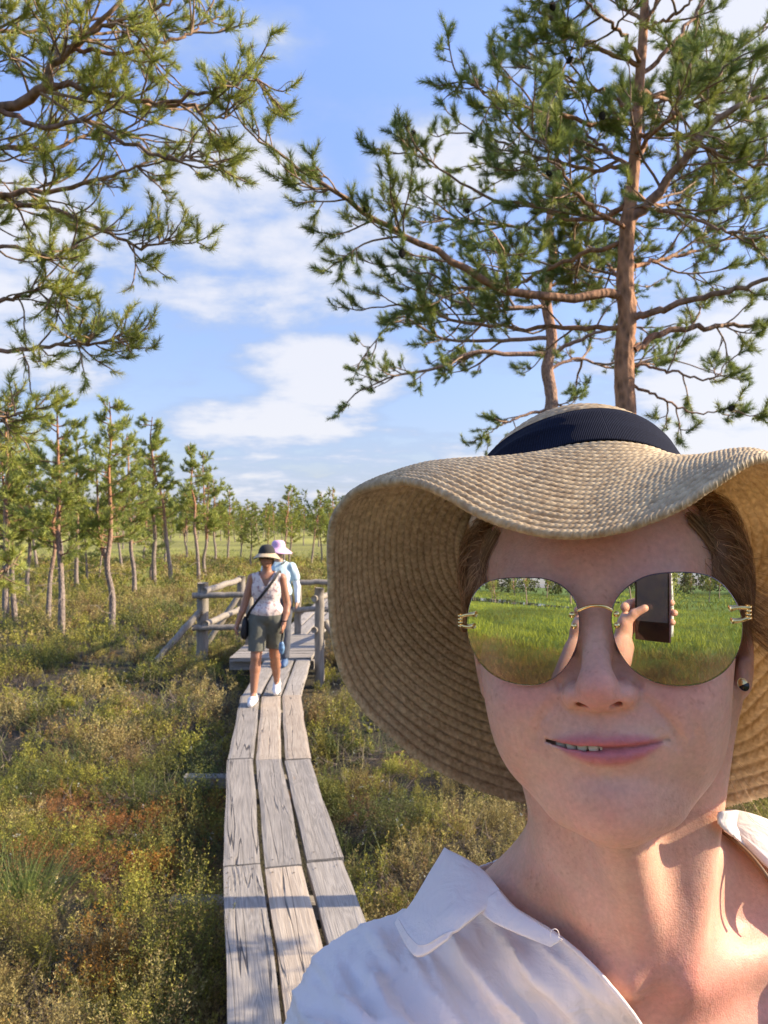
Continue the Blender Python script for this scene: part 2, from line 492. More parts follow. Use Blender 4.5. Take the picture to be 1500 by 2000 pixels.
def head_field():
    f = Field()
    f.ell((0, 93, 20), (72, 94, 82))                          # skull
    f.ell((0, 53, 32), (62, 52, 50), k=14)                    # forehead
    f.ell((0, 52, -30), (62, 50, 56), k=14)                   # mid face
    f.ell((-1, 50, -58), (52, 47, 47), k=16)                   # jaw
    f.ell((0, 30, -80), (32, 30, 26), k=14)
    f.ell((2, 17, -95), (19, 15, 15), k=16)                   # chin
    def sides(s):
        f.ell((s * 50, 38, -18), (15, 26, 16), k=14)          # cheek bone
        f.ell((s * 34, 20, -36), (22, 20, 21), k=18)          # smiling cheek
        f.ell((s * 41 - 1.5, 38, -54), (15, 28, 26), k=20)          # side of the jaw
        f.cap((s * 12, 9.5, 12), (s * 38, 14.5, 17), 8, 9, k=12)   # brow
        f.ell((s * 31, 2, -4), (17, 8.5, 11), k=10, cut=True)  # socket
        f.ell((s * 31, 20, -4), (14.5, 14, 12.5), k=4)        # closed-lid eyeball
        f.groove([(s * 19, 8, -7), (s * 31, 6, -9), (s * 43, 11, -7)], 1.3, 1.2)
        f.groove([(s * 18, 8, 2), (s * 31, 7, 4), (s * 44, 13, 1)], 2.0, 1.0)
        f.groove([(s * 15, 6, -14), (s * 26, 6, -19), (s * 38, 10, -18)], 3.0, 0.8)
    f.mirror(sides)
    # nose
    f.cap((0, 9, 10), (0, 4.0, -4), 7, 5.6, k=9)
    f.cap((0, 4.0, -4), (0, -12, -27), 5.4, 7.6, k=9)
    f.ell((0, -12.5, -30.8), (9.2, 9.8, 8.6), k=4)
    f.ell((0, -4, -35.8), (13, 13, 7.0), k=6)
    def nose(s):
        f.ell((s * 12.4, -3.0, -35.0), (5.6, 9.0, 6.2), k=3.6)
        f.groove([(s * 14, -7, -27.5), (s * 18.8, 1, -30), (s * 20, 3, -36), (s * 18, 2, -41)], 2.2, [0.6, 1.6, 1.9, 1.2])
        f.cap((s * 7.0, -13.5, -41.3), (s * 9.2, -3, -35), 2.5, 3.0, k=1.6, cut=True)       # nostril
    f.mirror(nose)
    # muzzle and lips
    f.ell((1, 21, -58), (33, 26, 20), k=10)
    f.groove([(1.2, -5, -45), (1.5, -6, -54)], 2.6, 0.9)                    # philtrum
    base = Field(); base.ops = list(f.ops)
    def ys(x, z):
        """depth of the face surface in front of (x, z)"""
        y = np.linspace(-30, 40, 281); d = base(np.stack([np.full(281, x), y, np.full(281, z)], 1)); return float(y[np.argmax(d < 0)])
    def on(pts, rad, proud): return [(x, ys(x, z) + r - q, z) for (x, z), r, q in zip(pts, rad, np.broadcast_to(proud, (len(pts),)))]
    ux = [(-25, -57.4), (-18, -57.4), (-10, -57.2), (-3.5, -56.7), (1, -57.2), (5.5, -56.7), (12, -57.3), (20, -57.8), (27, -57.2)]
    ur = [1.2, 2.2, 2.8, 3.1, 2.9, 3.1, 2.8, 2.2, 1.2]
    f.chain(on(ux, ur, [0.3, 1.2, 2.0, 2.6, 2.2, 2.6, 2.0, 1.2, 0.3]), ur, k=2.2, kk=1.5)
    lx = [(-24, -59.8), (-16, -62.4), (-7, -63.9), (1, -64.3), (9, -63.8), (17, -62.2), (26, -58.9)]
    lr = [1.2, 2.9, 3.9, 4.2, 3.9, 2.9, 1.2]
    f.chain(on(lx, lr, [0.2, 1.1, 2.0, 2.2, 2.0, 1.1, 0.2]), lr, k=2.2, kk=1.5)
    base.ops = list(f.ops)
    # gap between the lips, wider on the photo's left where the teeth show
    gx = [(-28, -57.6), (-24, -58.7), (-17, -60.0), (-9, -60.8), (-1, -60.8)]
    gr = [0.6, .9, 1.1, 1.0, 0.6]
    for dy, e in ((0, 0), (2.0, .15), (4.0, .5), (6.5, .9)):
        g = [(x, ys(x, z) + r * .3 + dy, z) for (x, z), r in zip(gx, gr)]
        f.chain(g, [r + e for r in gr[:len(g)]], k=0.5, kk=.8, cut=True)
    rx = [(-8, -60.8), (1, -60.7), (9, -60.4), (17, -59.6), (24, -58.4), (30, -56.9)]
    f.groove([(x, ys(x, z) + .8, z) for x, z in rx], 1.5, [1.6, 2.0, 2.0, 1.9, 1.8, 1.2])
    f.groove([(-27, 5, -58.6), (-31, 8, -57.5)], 2.0, [1.4, 0.7]); f.groove([(29, 5, -59.4), (33, 9, -58.5)], 2.0, [1.4, 0.7])
    C_ = lambda pts, sig, am: f.groove([(x, ys(x, z), z) for x, z in pts], sig, am)
    C_([(-30.5, -53), (-32.5, -58), (-31, -63.5)], 1.8, [0.3, 1.3, 0.3]); C_([(32, -52), (34.5, -57), (33, -63.5)], 2.0, [0.3, 1.5, 0.3])
    f.groove([(-13, 0, -73.5), (1, -1, -74.5), (15, 0, -73.5)], 5.5, [0.8, 2.0, 0.8])      # hollow under the lip
    def crease(pts, sig, am): f.groove([(x, ys(x, z), z) for x, z in pts], sig, [1.6 * q for q in am])
    def folds(s):
        crease([(s * 21, -38), (s * 26, -43), (s * 31, -49), (s * 34, -55), (s * 35, -61)], 2.4, [0.3, 0.8, 1.0, 1.0, 0.3])
        crease([(s * 39, -47), (s * 42, -56), (s * 41, -66), (s * 37, -73)], 1.7, [0.1, 0.8, 0.7, 0.1])
        for i, dz in enumerate((3, -2, -7)):
            f.groove([(s * 48, 16.5 + i, -6 + dz * 1.3), (s * 60, 26 + i, -6 + dz * 2.2)], 1.3, [0.5, 0.2])
        # ear
        f.ell((s * 73, 92, -12), (4.0, 15, 26), k=5, rot=rotz(s * 0.42))
        f.ell((s * 77, 90, -8), (3, 8.5, 15), k=3, cut=True, rot=rotz(s * 0.42))
        f.ell((s * 73, 82, -34), (4.5, 8, 10), k=5)
    f.mirror(folds)
    for zz, am in ((34, .22), (42, .25), (50, .22), (27, .16)):
        crease([(-34, zz - 2), (-12, zz + 1), (12, zz), (34, zz - 3)], 1.5, [0, am, am, 0])
    crease([(37, -36), (42, -48), (44, -60), (41, -72)], 1.8, [0, .45, .6, 0]); crease([(-36, -46), (-38, -58), (-36, -70)], 1.5, [0, .6, .1])
    f.groove([(-2, 2, 14), (-3, 2, 24)], 1.6, [0.6, 0.2]); f.groove([(4, 2, 12), (5, 2, 20)], 1.6, [0.5, 0.2])
    # jaw line to the ear
    def jaw(s):
        f.cap((s * 53 - 1.5, 72, -42), (s * 25 + 1, 27, -92), 10, 8, k=16)
    f.mirror(jaw)
    return f

def body_field():
    f = Field()
    nb = h2w((4, 92, -48)); nl = Wm(1232, 1830, 475)
    f.cap(nb + (-4, 0, 0), nl + (-4, 0, 0), 51.5, 57)
    f.cap(Wm(1180, 1665, 505), Wm(760, 2060, 480), 40, 42, k=26)
    f.cap(Wm(1300, 1660, 505), Wm(1760, 2000, 490), 34, 42, k=26)
    f.ell((152, 492, -440), (165, 98, 190), k=40)
    f.cap((2, 480, -325), (310, 485, -320), 50, 50, k=30)
    nt = np.array([146, 413, -250.0])
    f.cap(nt + (-14, 6, 3), (50, 462, -262), 8, 8, k=12)                     # collar bones
    f.cap(nt + (16, 11, 1), (270, 482, -262), 7, 5, k=22)
    f.cap(h2w((60, 84, -50)), nt + (15, 9, 6), 10, 6, k=20)                 # neck muscles
    f.cap(h2w((-58, 84, -50)), nt + (-13, 9, 6), 9, 6, k=20)
    f.cap(h2w((2, 42, -112)), nt + (0, 14, 12), 15, 11, k=16)                # windpipe
    f.groove([nt + (0, 0, 14), nt + (1, 0, 0)], 12, [0.8, 2.6])                        # hollow of the throat
    f.groove([(120, 440, -222), (40, 455, -225)], 16, [2, 5])
    f.groove([(175, 440, -218), (270, 455, -215)], 16, [1.5, 3])
    return f

def skin_colour(P):
    """P head mm -> linear rgb"""
    n = len(P)
    base = np.array([0.66, 0.378, 0.262])
    c = np.tile(base, (n, 1))
    mot = vnoise(P, 0.055, 3, 4)[:, None]; fine = vnoise(P, 0.45, 5, 3)[:, None]
    c *= 0.85 + 0.30 * mot
    c[:, 1:] *= (1.08 - 0.18 * vnoise(P, 0.13, 9, 4))[:, None]
    c *= 0.94 + 0.12 * fine
    def blob(ctr, r): return np.exp(-(((P - np.asarray(ctr)) / r) ** 2).sum(1))
    red = 0.55 * blob((0, -18, -34), (12, 22, 12)) + 0.45 * blob((-36, 5, -32), (18, 30, 16)) + 0.45 * blob((36, 5, -32), (18, 30, 16)) \
        + 0.30 * blob((0, 10, -92), (20, 30, 14)) + 0.25 * blob((-31, 10, -4), (22, 25, 12)) + 0.25 * blob((31, 10, -4), (22, 25, 12)) + 0.35 * blob((0, 0, 36), (50, 40, 20))
    chest = 0.55 * blob((75, 45, -215), (55, 80, 45)) + 0.3 * blob((20, 60, -200), (60, 70, 50))
    red = np.clip(red + chest, 0, 0.8) * (0.8 + 0.4 * mot[:, 0])
    c[:, 1] *= 1 - 0.44 * red; c[:, 2] *= 1 - 0.36 * red
    # freckles
    fr = vnoise(P, 0.95, 21, 1); m = np.clip((fr - 0.78) / 0.08, 0, 1) * np.clip(vnoise(P, 0.06, 30, 2) * 2 - 0.6, 0, 1)
    c *= 1 - 0.26 * m[:, None] * np.array([0.7, 1, 1.1])
    # lips (only on the front of the mouth)
    x, y, z = P[:, 0] - 1.5, P[:, 1], np.clip(P[:, 2], -100, 0)
    hw = 26.0
    q = np.clip(1 - (x / hw) ** 2, 0, 1)
    top = -60.2 + 6.3 * q ** 0.8 - 1.2 * np.exp(-(x / 3.2) ** 2) + 2.6 * (np.abs(x) / hw) ** 2; bot = -60.6 - 8.0 * q ** 0.8 + 2.6 * (np.abs(x) / hw) ** 2
    edge = 0.65 + 0.4 * (vnoise(P, 0.5, 44, 2) - 0.5)
    m = 1 / (1 + np.exp(-(top - z) / edge)) * 1 / (1 + np.exp(-(z - bot) / edge)) * (np.abs(x) < hw) * (y < 12) * (y > -30)
    lip = np.array([0.50, 0.150, 0.150]) * (0.9 + 0.2 * vnoise(P * (3, 1, 1), 0.5, 50, 2))[:, None]
    c = c * (1 - 0.95 * m[:, None]) + lip * 0.95 * m[:, None]
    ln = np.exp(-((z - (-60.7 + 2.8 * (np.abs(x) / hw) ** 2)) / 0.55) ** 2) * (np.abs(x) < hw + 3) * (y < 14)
    c *= (1 - 0.45 * ln)[:, None]  # shade of the crease between the lips, painted into the skin colour
    return np.clip(c, 0, 1)

def skin_mat():
    m, nt, b = new_mat('skin'); L = nt.links
    at = nd(nt, 'ShaderNodeAttribute', attribute_name='Col')
    tc = nd(nt, 'ShaderNodeTexCoord')
    hv = nd(nt, 'ShaderNodeTexNoise'); hv.inputs['Scale'].default_value = 420; hv.inputs['Detail'].default_value = 3
    L.new(tc.outputs['Object'], hv.inputs['Vector'])
    mr = nd(nt, 'ShaderNodeMapRange'); L.new(hv.outputs['Fac'], mr.inputs[0]); mr.inputs[3].default_value = 0.83; mr.inputs[4].default_value = 1.17
    mu = nd(nt, 'ShaderNodeVectorMath', operation='SCALE'); L.new(at.outputs['Color'], mu.inputs[0]); L.new(mr.outputs[0], mu.inputs[3])
    L.new(mu.outputs[0], b.inputs['Base Color'])
    b.inputs['Subsurface Weight'].default_value = 0.4
    b.inputs['Subsurface Radius'].default_value = (1.0, 0.35, 0.18)
    b.inputs['Subsurface Scale'].default_value = 0.006
    b.inputs['Roughness'].default_value = 0.52; b.inputs['Specular IOR Level'].default_value = 0.4
    # pores and fine crossing lines
    vo = nd(nt, 'ShaderNodeTexVoronoi'); vo.inputs['Scale'].default_value = 900; L.new(tc.outputs['Object'], vo.inputs['Vector'])
    n2 = nd(nt, 'ShaderNodeTexNoise'); n2.inputs['Scale'].default_value = 160; n2.inputs['Detail'].default_value = 7; n2.inputs['Roughness'].default_value = 0.65
    L.new(tc.outputs['Object'], n2.inputs['Vector'])
    ad = nd(nt, 'ShaderNodeMath', operation='ADD'); L.new(vo.outputs['Distance'], ad.inputs[0])
    m3 = nd(nt, 'ShaderNodeMath', operation='MULTIPLY'); L.new(n2.outputs['Fac'], m3.inputs[0]); m3.inputs[1].default_value = 3.5
    L.new(m3.outputs[0], ad.inputs[1])
    bp = nd(nt, 'ShaderNodeBump'); bp.inputs['Strength'].default_value = 0.55; bp.inputs['Distance'].default_value = 0.00022
    L.new(ad.outputs[0], bp.inputs['Height']); L.new(bp.outputs[0], b.inputs['Normal'])
    return m
SKIN = skin_mat()
LENS_AIM = [(-12.0, 9.0), (4.2, 8.6)]
W0 = np.array([0, 0, CAMZ * 1000])
def mm(V): return (np.asarray(V) + W0) / 1000.0

woman = empty('person', tuple(mm((150, 480, -1800))))
tag(woman, 'smiling woman in wide straw hat and mirrored sunglasses close to the camera', 'person')
WORIG = np.array(woman.location)
def wpart(name, V, faces, mat, **k):
    """V in mm from the lens"""
    o = mesh_obj(name, mm(V) - WORIG, faces, mat, woman, **k)
    return o

def build_woman_body():
    hf, bf = head_field(), body_field()
    def fn(P):
        P = np.asarray(P, np.float32)
        a = hf(w2h(P)); b = bf(P)
        return smin(a, b, 9.0)
    hc = h2w((0, 90, 0))
    V, Q = nets(fn, (-70, 330, -345), (330, 640, 115), 1.15)
    sel = V[Q].mean(1)
    col = skin_colour(w2h(V))
    mb = [(V, Q, col)]
    # arm and hand that hold the phone
    g = Field()
    sh = np.array([0, 472, -325.]); el = np.array([-22, 235, -318.]); wr = np.array([-52, 22, -158.])
    g.chain([sh, (sh + el) / 2 + (0, 0, 4), el], [47, 42, 36], k=8, kk=12)
    g.chain([el, el * .6 + wr * .4 + (-3, 0, -6), wr], [37, 36, 24.5], k=14, kk=12)
    g.ell((-56, -2, -128), (15, 27, 38), k=14, rot=rotx(0.25))
    g.ell((-50, 10, -118), (14, 14, 26), k=10)
    for i, z in enumerate((-64, -84, -103, -120)):
        L_ = (1.0, 1.08, 1.02, 0.84)[i]
        kn = (-54, -21, z - 8)
        g.chain([(-57, -8, z - 14), kn, (-38, -25, z - 2), (-38 + 42 * L_, -24, z + 1), (-38 + 62 * L_, -21.5, z + 1), (-38 + 74 * L_, -14, z)],
                [10.5, 9.6, 8.8, 8.0, 7.2, 6.6], k=5, kk=3)
    g.chain([(-54, 8, -128), (-46, 14, -108), (-30, 10.5, -88), (-10, 6.5, -76)], [13, 10.5, 9, 7.6], k=7, kk=4)
    V2, Q2 = nets(g, (-120, -50, -380), (60, 540, -30), 2.0)
    mb.append((V2, Q2, skin_colour(V2 * 1.0 + 500)))
    # the other arm, hanging, and the legs (below the picture)
    g = Field()
    s2 = np.array([310, 488, -325.])
    g.chain([s2, (355, 505, -440), (372, 505, -575)], [48, 42, 35], k=8, kk=12)
    g.chain([(372, 505, -575), (370, 480, -690), (362, 455, -815)], [36, 33, 23], k=14, kk=12)
    g.ell((360, 447, -865), (14, 34, 44), k=12)
    for i in range(4):
        y = 418 + i * 19; L_ = (0.9, 1.0, 0.95, 0.8)[3 - i]
        g.chain([(360, y, -890), (357, y - 2, -930 * 1), (348, y - 5, -930 - 26 * L_), (337, y - 6, -930 - 44 * L_)], [9, 8.4, 7.6, 6.6], k=4, kk=3)
    g.chain([(352, 420, -850), (342, 402, -880), (338, 396, -908)], [11, 9, 7.6], k=6, kk=4)
    V3, Q3 = nets(g, (250, 360, -1000), (430, 580, -230), 3.0)
    mb.append((V3, Q3, skin_colour(V3 + 500)))
    g = Field()
    g.ell((150, 495, -560), (140, 92, 260)); g.ell((150, 500, -860), (165, 112, 140), k=60)
    for s in (-1, 1):
        g.chain([(150 + s * 85, 500, -920), (150 + s * 92, 492, -1330), (150 + s * 95, 505, -1720)], [84, 56, 38], k=30, kk=20)
        g.chain([(150 + s * 95, 520, -1768), (150 + s * 105, 400, -1778)], [26, 22], k=25, kk=5)
    V4, Q4 = nets(g, (-70, 340, -1810), (370, 640, -430), 6.0)
    mb.append((V4, Q4, skin_colour(V4 + 500)))
    m = MB()
    for v, q, c in mb: m.add(mm(v) - WORIG, q, col=c)
    m.build('body', SKIN, woman)
    return fn
woman_fn = build_woman_body()
# ------------------------------------------------------------------ hair, teeth, glasses, ear stud
def fabric(name, col, rough=0.85, wscale=900, bump=0.25, trans=0.25, wr=0.5, var=0.05):
    m, nt, b = new_mat(name); L = nt.links
    tc = nd(nt, 'ShaderNodeTexCoord')
    no = nd(nt, 'ShaderNodeTexNoise'); no.inputs['Scale'].default_value = 14; no.inputs['Detail'].default_value = 6; L.new(tc.outputs['Object'], no.inputs['Vector'])
    cr = nd(nt, 'ShaderNodeValToRGB'); L.new(no.outputs['Fac'], cr.inputs[0]); c = np.array(col)
    cr.color_ramp.elements[0].color = (*c * (1 - var), 1); cr.color_ramp.elements[1].color = (*np.clip(c * (1 + var), 0, 1), 1)
    L.new(cr.outputs[0], b.inputs['Base Color'])
    b.inputs['Roughness'].default_value = rough; b.inputs['Sheen Weight'].default_value = 0.3
    wa = nd(nt, 'ShaderNodeTexWave', wave_type='BANDS', bands_direction='X'); wa.inputs['Scale'].default_value = wscale / 6.28
    wb = nd(nt, 'ShaderNodeTexWave', wave_type='BANDS', bands_direction='Z'); wb.inputs['Scale'].default_value = wscale / 6.28
    for w in (wa, wb): L.new(tc.outputs['Object'], w.inputs['Vector']); w.inputs['Distortion'].default_value = 1.5
    mu = nd(nt, 'ShaderNodeMath', operation='ADD'); L.new(wa.outputs['Fac'], mu.inputs[0]); L.new(wb.outputs['Fac'], mu.inputs[1])
    n2 = nd(nt, 'ShaderNodeTexNoise'); n2.inputs['Scale'].default_value = 38; n2.inputs['Detail'].default_value = 9; n2.inputs['Distortion'].default_value = 1.2
    L.new(tc.outputs['Object'], n2.inputs['Vector'])
    b1 = nd(nt, 'ShaderNodeBump'); b1.inputs['Strength'].default_value = bump; b1.inputs['Distance'].default_value = 0.0003; L.new(mu.outputs[0], b1.inputs['Height'])
    b2 = nd(nt, 'ShaderNodeBump'); b2.inputs['Strength'].default_value = wr; b2.inputs['Distance'].default_value = 0.006; L.new(n2.outputs['Fac'], b2.inputs['Height'])
    L.new(b1.outputs[0], b2.inputs['Normal']); L.new(b2.outputs[0], b.inputs['Normal'])
    tr = nd(nt, 'ShaderNodeBsdfTranslucent'); L.new(cr.outputs[0], tr.inputs[0])
    mx = nd(nt, 'ShaderNodeMixShader'); mx.inputs[0].default_value = trans
    L.new(b.outputs[0], mx.inputs[1]); L.new(tr.outputs[0], mx.inputs[2]); L.new(mx.outputs[0], nt.nodes['Material Output'].inputs[0])
    return m

GOLD = simple('gold_metal', (0.88, 0.63, 0.26), rough=0.22, metal=1.0, var=0.05)
BLACK = simple('black_enamel', (0.012, 0.012, 0.014), rough=0.15, var=0.1)
ENAMEL = simple('tooth_enamel', (0.78, 0.66, 0.46), rough=0.45, var=0.06, scale=200, sub=0.2)

def hair_mat():
    m, nt, b = new_mat('hair'); L = nt.links
    at = nd(nt, 'ShaderNodeAttribute', attribute_name='Col')
    L.new(at.outputs['Color'], b.inputs['Base Color']); b.inputs['Roughness'].default_value = 0.5
    b.inputs['Specular IOR Level'].default_value = 0.3
    tr = nd(nt, 'ShaderNodeBsdfTranslucent'); L.new(at.outputs['Color'], tr.inputs[0])
    mx = nd(nt, 'ShaderNodeMixShader'); mx.inputs[0].default_value = 0.25
    L.new(b.outputs[0], mx.inputs[1]); L.new(tr.outputs[0], mx.inputs[2]); L.new(mx.outputs[0], nt.nodes['Material Output'].inputs[0])
    return m
HAIR = hair_mat()

def build_hair():
    rng = np.random.default_rng(5)
    Vs, Qs, Cs, n = [], [], [], 0
    def strand(pts, r, col):
        nonlocal n
        p = spline(pts, 14); m = len(p)
        rr = r * np.clip(np.linspace(1.0, 0.25, m), 0, 1)
        v, q, _ = tube(p, rr, 3, cap=False)
        Vs.append(v); Qs.append(q + n); n += len(v); Cs.append(np.tile(col, (len(v), 1)))
    HF = head_field()
    def off_skin(p, gap):
        """keep strand points (n,3 head mm) outside the head"""
        p = np.array(p, np.float32)
        for _ in range(3):
            e = 0.5; d0 = HF(p)
            g = np.stack([(HF(p + np.eye(3, dtype=np.float32)[k] * e) - d0) / e for k in range(3)], 1); g /= np.linalg.norm(g, axis=1)[:, None] + 1e-6
            p = p + g * np.maximum(gap - d0, 0)[:, None]
        return p
    def lock(guide, N, spread, r=0.13, curl=1.0):
        ALL = []
        g = np.array(guide, float); m = len(g)
        for i in range(N):
            a = rng.standard_normal(3) * spread
            bnd = rng.standard_normal((m, 3)) * spread * 0.25 * curl * np.linspace(0.2, 1, m)[:, None]
            cut = rng.uniform(0.6, 1.0)
            p = g + a * np.linspace(0.7, 1.15, m)[:, None] + bnd
            p = spline(p, 8)[:max(3, int(8 * cut))]
            t = rng.uniform(0, 1); col = np.array([0.24, 0.12, 0.06]) * (1 - t) + np.array([0.70, 0.45, 0.25]) * t
            ALL.append((p, r * rng.uniform(0.7, 1.2), col * rng.uniform(0.7, 1.15)))
        fl = off_skin(np.concatenate([q[0] for q in ALL]), np.repeat(rng.uniform(0.3, 3.0, len(ALL)), [len(q[0]) for q in ALL]))
        k0 = 0
        for p, rr_, cc in ALL:
            strand([h2w(x) for x in fl[k0:k0 + len(p)]], rr_, cc); k0 += len(p)
    for s in (-1, 1):
        # swept back from the temples along the edge of the face
        for k in range(7):
            y0 = 26 + 7 * k
            lock([(s * (48 + 2.2 * k), y0, 50 - 2 * k), (s * (60 + 1.6 * k), y0 + 14, 28), (s * (68 + k), y0 + 27, 4), (s * (70 + k), y0 + 45, -18)], 110, (1.6, 3.2, 3.0))
            lock([(s * (52 + 2 * k), y0 + 4, 46 - 2 * k), (s * (66 + 1.6 * k), y0 + 18, 24), (s * (74 + k), y0 + 31, 0), (s * (76 + k), y0 + 50, -24)], 60, (1.6, 3.2, 3.0))
        lock([(s * 56, 36, 38), (s * 63, 44, 16), (s * 67, 56, -4), (s * 69, 66, -22)], 130, (1.8, 3.5, 3))
    # longer loose hair on the photo's right, blown over the ear
    for k in range(8):
        lock([(52 + k * 2, 34 + k * 5, 44 - 3 * k), (64 + k, 44 + 5 * k, 30 - 4 * k), (80 + 2 * k, 52 + 4 * k, 16 - 6 * k), (98 + 3 * k, 58, 6 - 8 * k), (112, 66, 0 - 9 * k)], 42, (2.6, 3.5, 3.4), r=0.12, curl=2.2)
    for k in range(60):
        a = rng.uniform(-4, 4, 3)
        lock([(62, 46, 26) + a, (74, 52, 4) + a * 2, (80, 56, -14) + a * 3, (84 + a[0] * 3, 60, -26 + a[1] * 2)], 1, (1.5, 1.5, 1.5), r=0.1, curl=3)
        if k % 2: lock([(-60, 44, 26) + a, (-66, 52, 6) + a * 1.5, (-66 + a[1], 56, -16) + a * 2, (-62 + a[0] * 2, 58, -32)], 1, (1.5, 1.5, 1.5), r=0.1, curl=3)
    # bright flyaways crossing the brim lining
    for k in range(46):
        a = rng.uniform(-5, 5, 3); s_ = 1 if k < 34 else -1; up_ = rng.uniform(-18, 16)
        lock([(s_ * 60, 44, 34) + a, (s_ * 72, 46, 22 + up_ * .4) + a, (s_ * 88, 48, 12 + up_) + a * 2, (s_ * 106, 52, 2 + up_ * 1.6) + a * 3], 1, (1.5, 1.5, 1.5), r=0.15, curl=4)
    # behind the neck
    for s in (-1, 1):
        for k in range(3):
            lock([(s * 60, 110, -10), (s * 62, 118, -50), (s * (60 - 4 * k), 120, -85), (s * (54 - 6 * k), 118, -112)], 60, (4, 5, 4))
    for k in range(9):
        a = rng.uniform(-5, 5, 3)
        lock([(66, 110, -90) + a, (78, 108, -108) + a * 2, (96, 104, -112 + 4 * a[0]), (116, 100, -104 + a[1] * 3)], 1, (2, 2, 2), r=0.1, curl=3)
    V = mm(np.concatenate(Vs)) - WORIG
    o = mesh_obj('hair', V, np.concatenate(Qs), HAIR, woman, col=np.concatenate(Cs))
    # hair lying on the skull under the hat
    f = Field(); f.ell((0, 96, 20), (78, 96, 84)); f.ell((0, 125, -20), (70, 56, 60), k=12); f.ell((-64, 62, 30), (11, 30, 30), k=8); f.ell((64, 62, 30), (12, 30, 32), k=8); f.ell((0, 22, 20), (55, 50, 62), k=6, cut=True); f.ell((0, 20, -70), (130, 66, 80), k=6, cut=True)
    v, q = nets(lambda P: f(w2h(P)), (-60, 340, -200), (320, 660, 120), 3.0)
    c = np.tile([0.30, 0.16, 0.08], (len(v), 1)) * (0.6 + 0.8 * vnoise(w2h(v) * (1, 0.25, 0.25), 0.5, 3))[:, None]
    cap_ = wpart('hair', v, q, HAIR, col=c)
    # strands lying over it, swept back and down
    Vs.clear(); Qs.clear(); Cs.clear(); n = 0
    vh = w2h(v); side = np.where((np.abs(vh[:, 0]) > 50) & (vh[:, 1] < 95) & (vh[:, 2] < 66) & (vh[:, 2] > 4))[0]
    idx = rng.choice(side, 3400)
    def push(p, gap):
        for _ in range(2):
            d0 = f(p.astype(np.float32)); e = .6
            g = np.stack([(f((p + np.eye(3)[k] * e).astype(np.float32)) - d0) / e for k in range(3)], 1); g /= np.linalg.norm(g, axis=1)[:, None] + 1e-6
            p = p - g * (d0 - gap)[:, None]
        return p
    p0 = vh[idx] + rng.normal(0, 1.5, (len(idx), 3)); sg = np.sign(p0[:, 0])
    fl = np.stack([sg * 0.15, 0.85 + 0 * sg, -0.5 + 0 * sg], 1) + rng.normal(0, .16, (len(idx), 3)); gap = rng.uniform(.2, 1, len(idx)) ** 2 * 6
    path = [push(p0, gap)]
    for k in range(5): path.append(push(path[-1] + fl * 7.5 + rng.normal(0, .5, p0.shape), gap + .15 * k * rng.random(len(gap))))
    path = np.array(path)
    for i in range(len(idx)):
        t = rng.uniform(0, 1) ** 1.3; col = np.array([0.30, 0.155, 0.08]) * (1 - t) + np.array([0.85, 0.54, 0.30]) * t
        strand([h2w(x) for x in path[:, i]], 0.16 * rng.uniform(.7, 1.3), col)
    mesh_obj('hair', mm(np.concatenate(Vs)) - WORIG, np.concatenate(Qs), HAIR, woman, col=np.concatenate(Cs))
    # brows, thin and fair
    Vs.clear(); Qs.clear(); Cs.clear(); n = 0
    for s in (-1, 1):
        for i in range(120):
            t = rng.uniform(0, 1)
            b0 = np.array([s * (14 + 30 * t), 1.5 + 12 * t ** 2, 15 + 5 * math.sin(t * 2.6)]) + rng.normal(0, 0.8, 3) * (1, 0.1, 1)
            d = np.array([s * 5, 1.2, 1.5 - 3 * t])
            strand([h2w(b0 + (0, -1.2, 0)), h2w(b0 + d * .5 + (0, -1.6, 0)), h2w(b0 + d + (0, -0.8, 0))], 0.09, np.array([0.25, 0.14, 0.07]))
        mesh_obj('eyebrow', mm(np.concatenate(Vs)) - WORIG, np.concatenate(Qs), HAIR, woman, col=np.concatenate(Cs)); Vs.clear(); Qs.clear(); Cs.clear(); n = 0
build_hair()

def build_teeth():
    m = MB()
    for i in range(9):
        x = -22 + i * 5.4 + 1.0
        cx = x; cy = -2.0 + 0.016 * (x - 1) ** 2
        th, ph = np.meshgrid(np.linspace(0, 2 * np.pi, 20, endpoint=False), np.linspace(0, np.pi, 12), indexing='ij')
        w = 2.75
        e = lambda v, p: np.sign(v) * np.abs(v) ** p
        v = np.stack([cx + w * e(np.cos(th), .7) * e(np.sin(ph), .6), cy + 1.9 * e(np.sin(th), .8) * e(np.sin(ph), .6), -58.6 + 4.0 * e(np.cos(ph), .6)], -1).reshape(-1, 3)
        m.add(mm(np.array([h2w(p) for p in v])) - WORIG, grid_faces(20, 12, True, False)[:, ::-1])
    m.build('teeth', ENAMEL, woman)
build_teeth()

# ---- sunglasses (a thing worn by the woman)
glasses = empty('sunglasses', tuple(mm(h2w((0, -8, -2)))))
tag(glasses, 'rimless mirrored sunglasses with gold bridge on the face under the straw hat', 'sunglasses')
GO = np.array(glasses.location)
def gpart(name, Vw, faces, mat, parent=None, **k):
    o = mesh_obj(name, mm(Vw) - GO, faces, mat, glasses, **k)
    return o

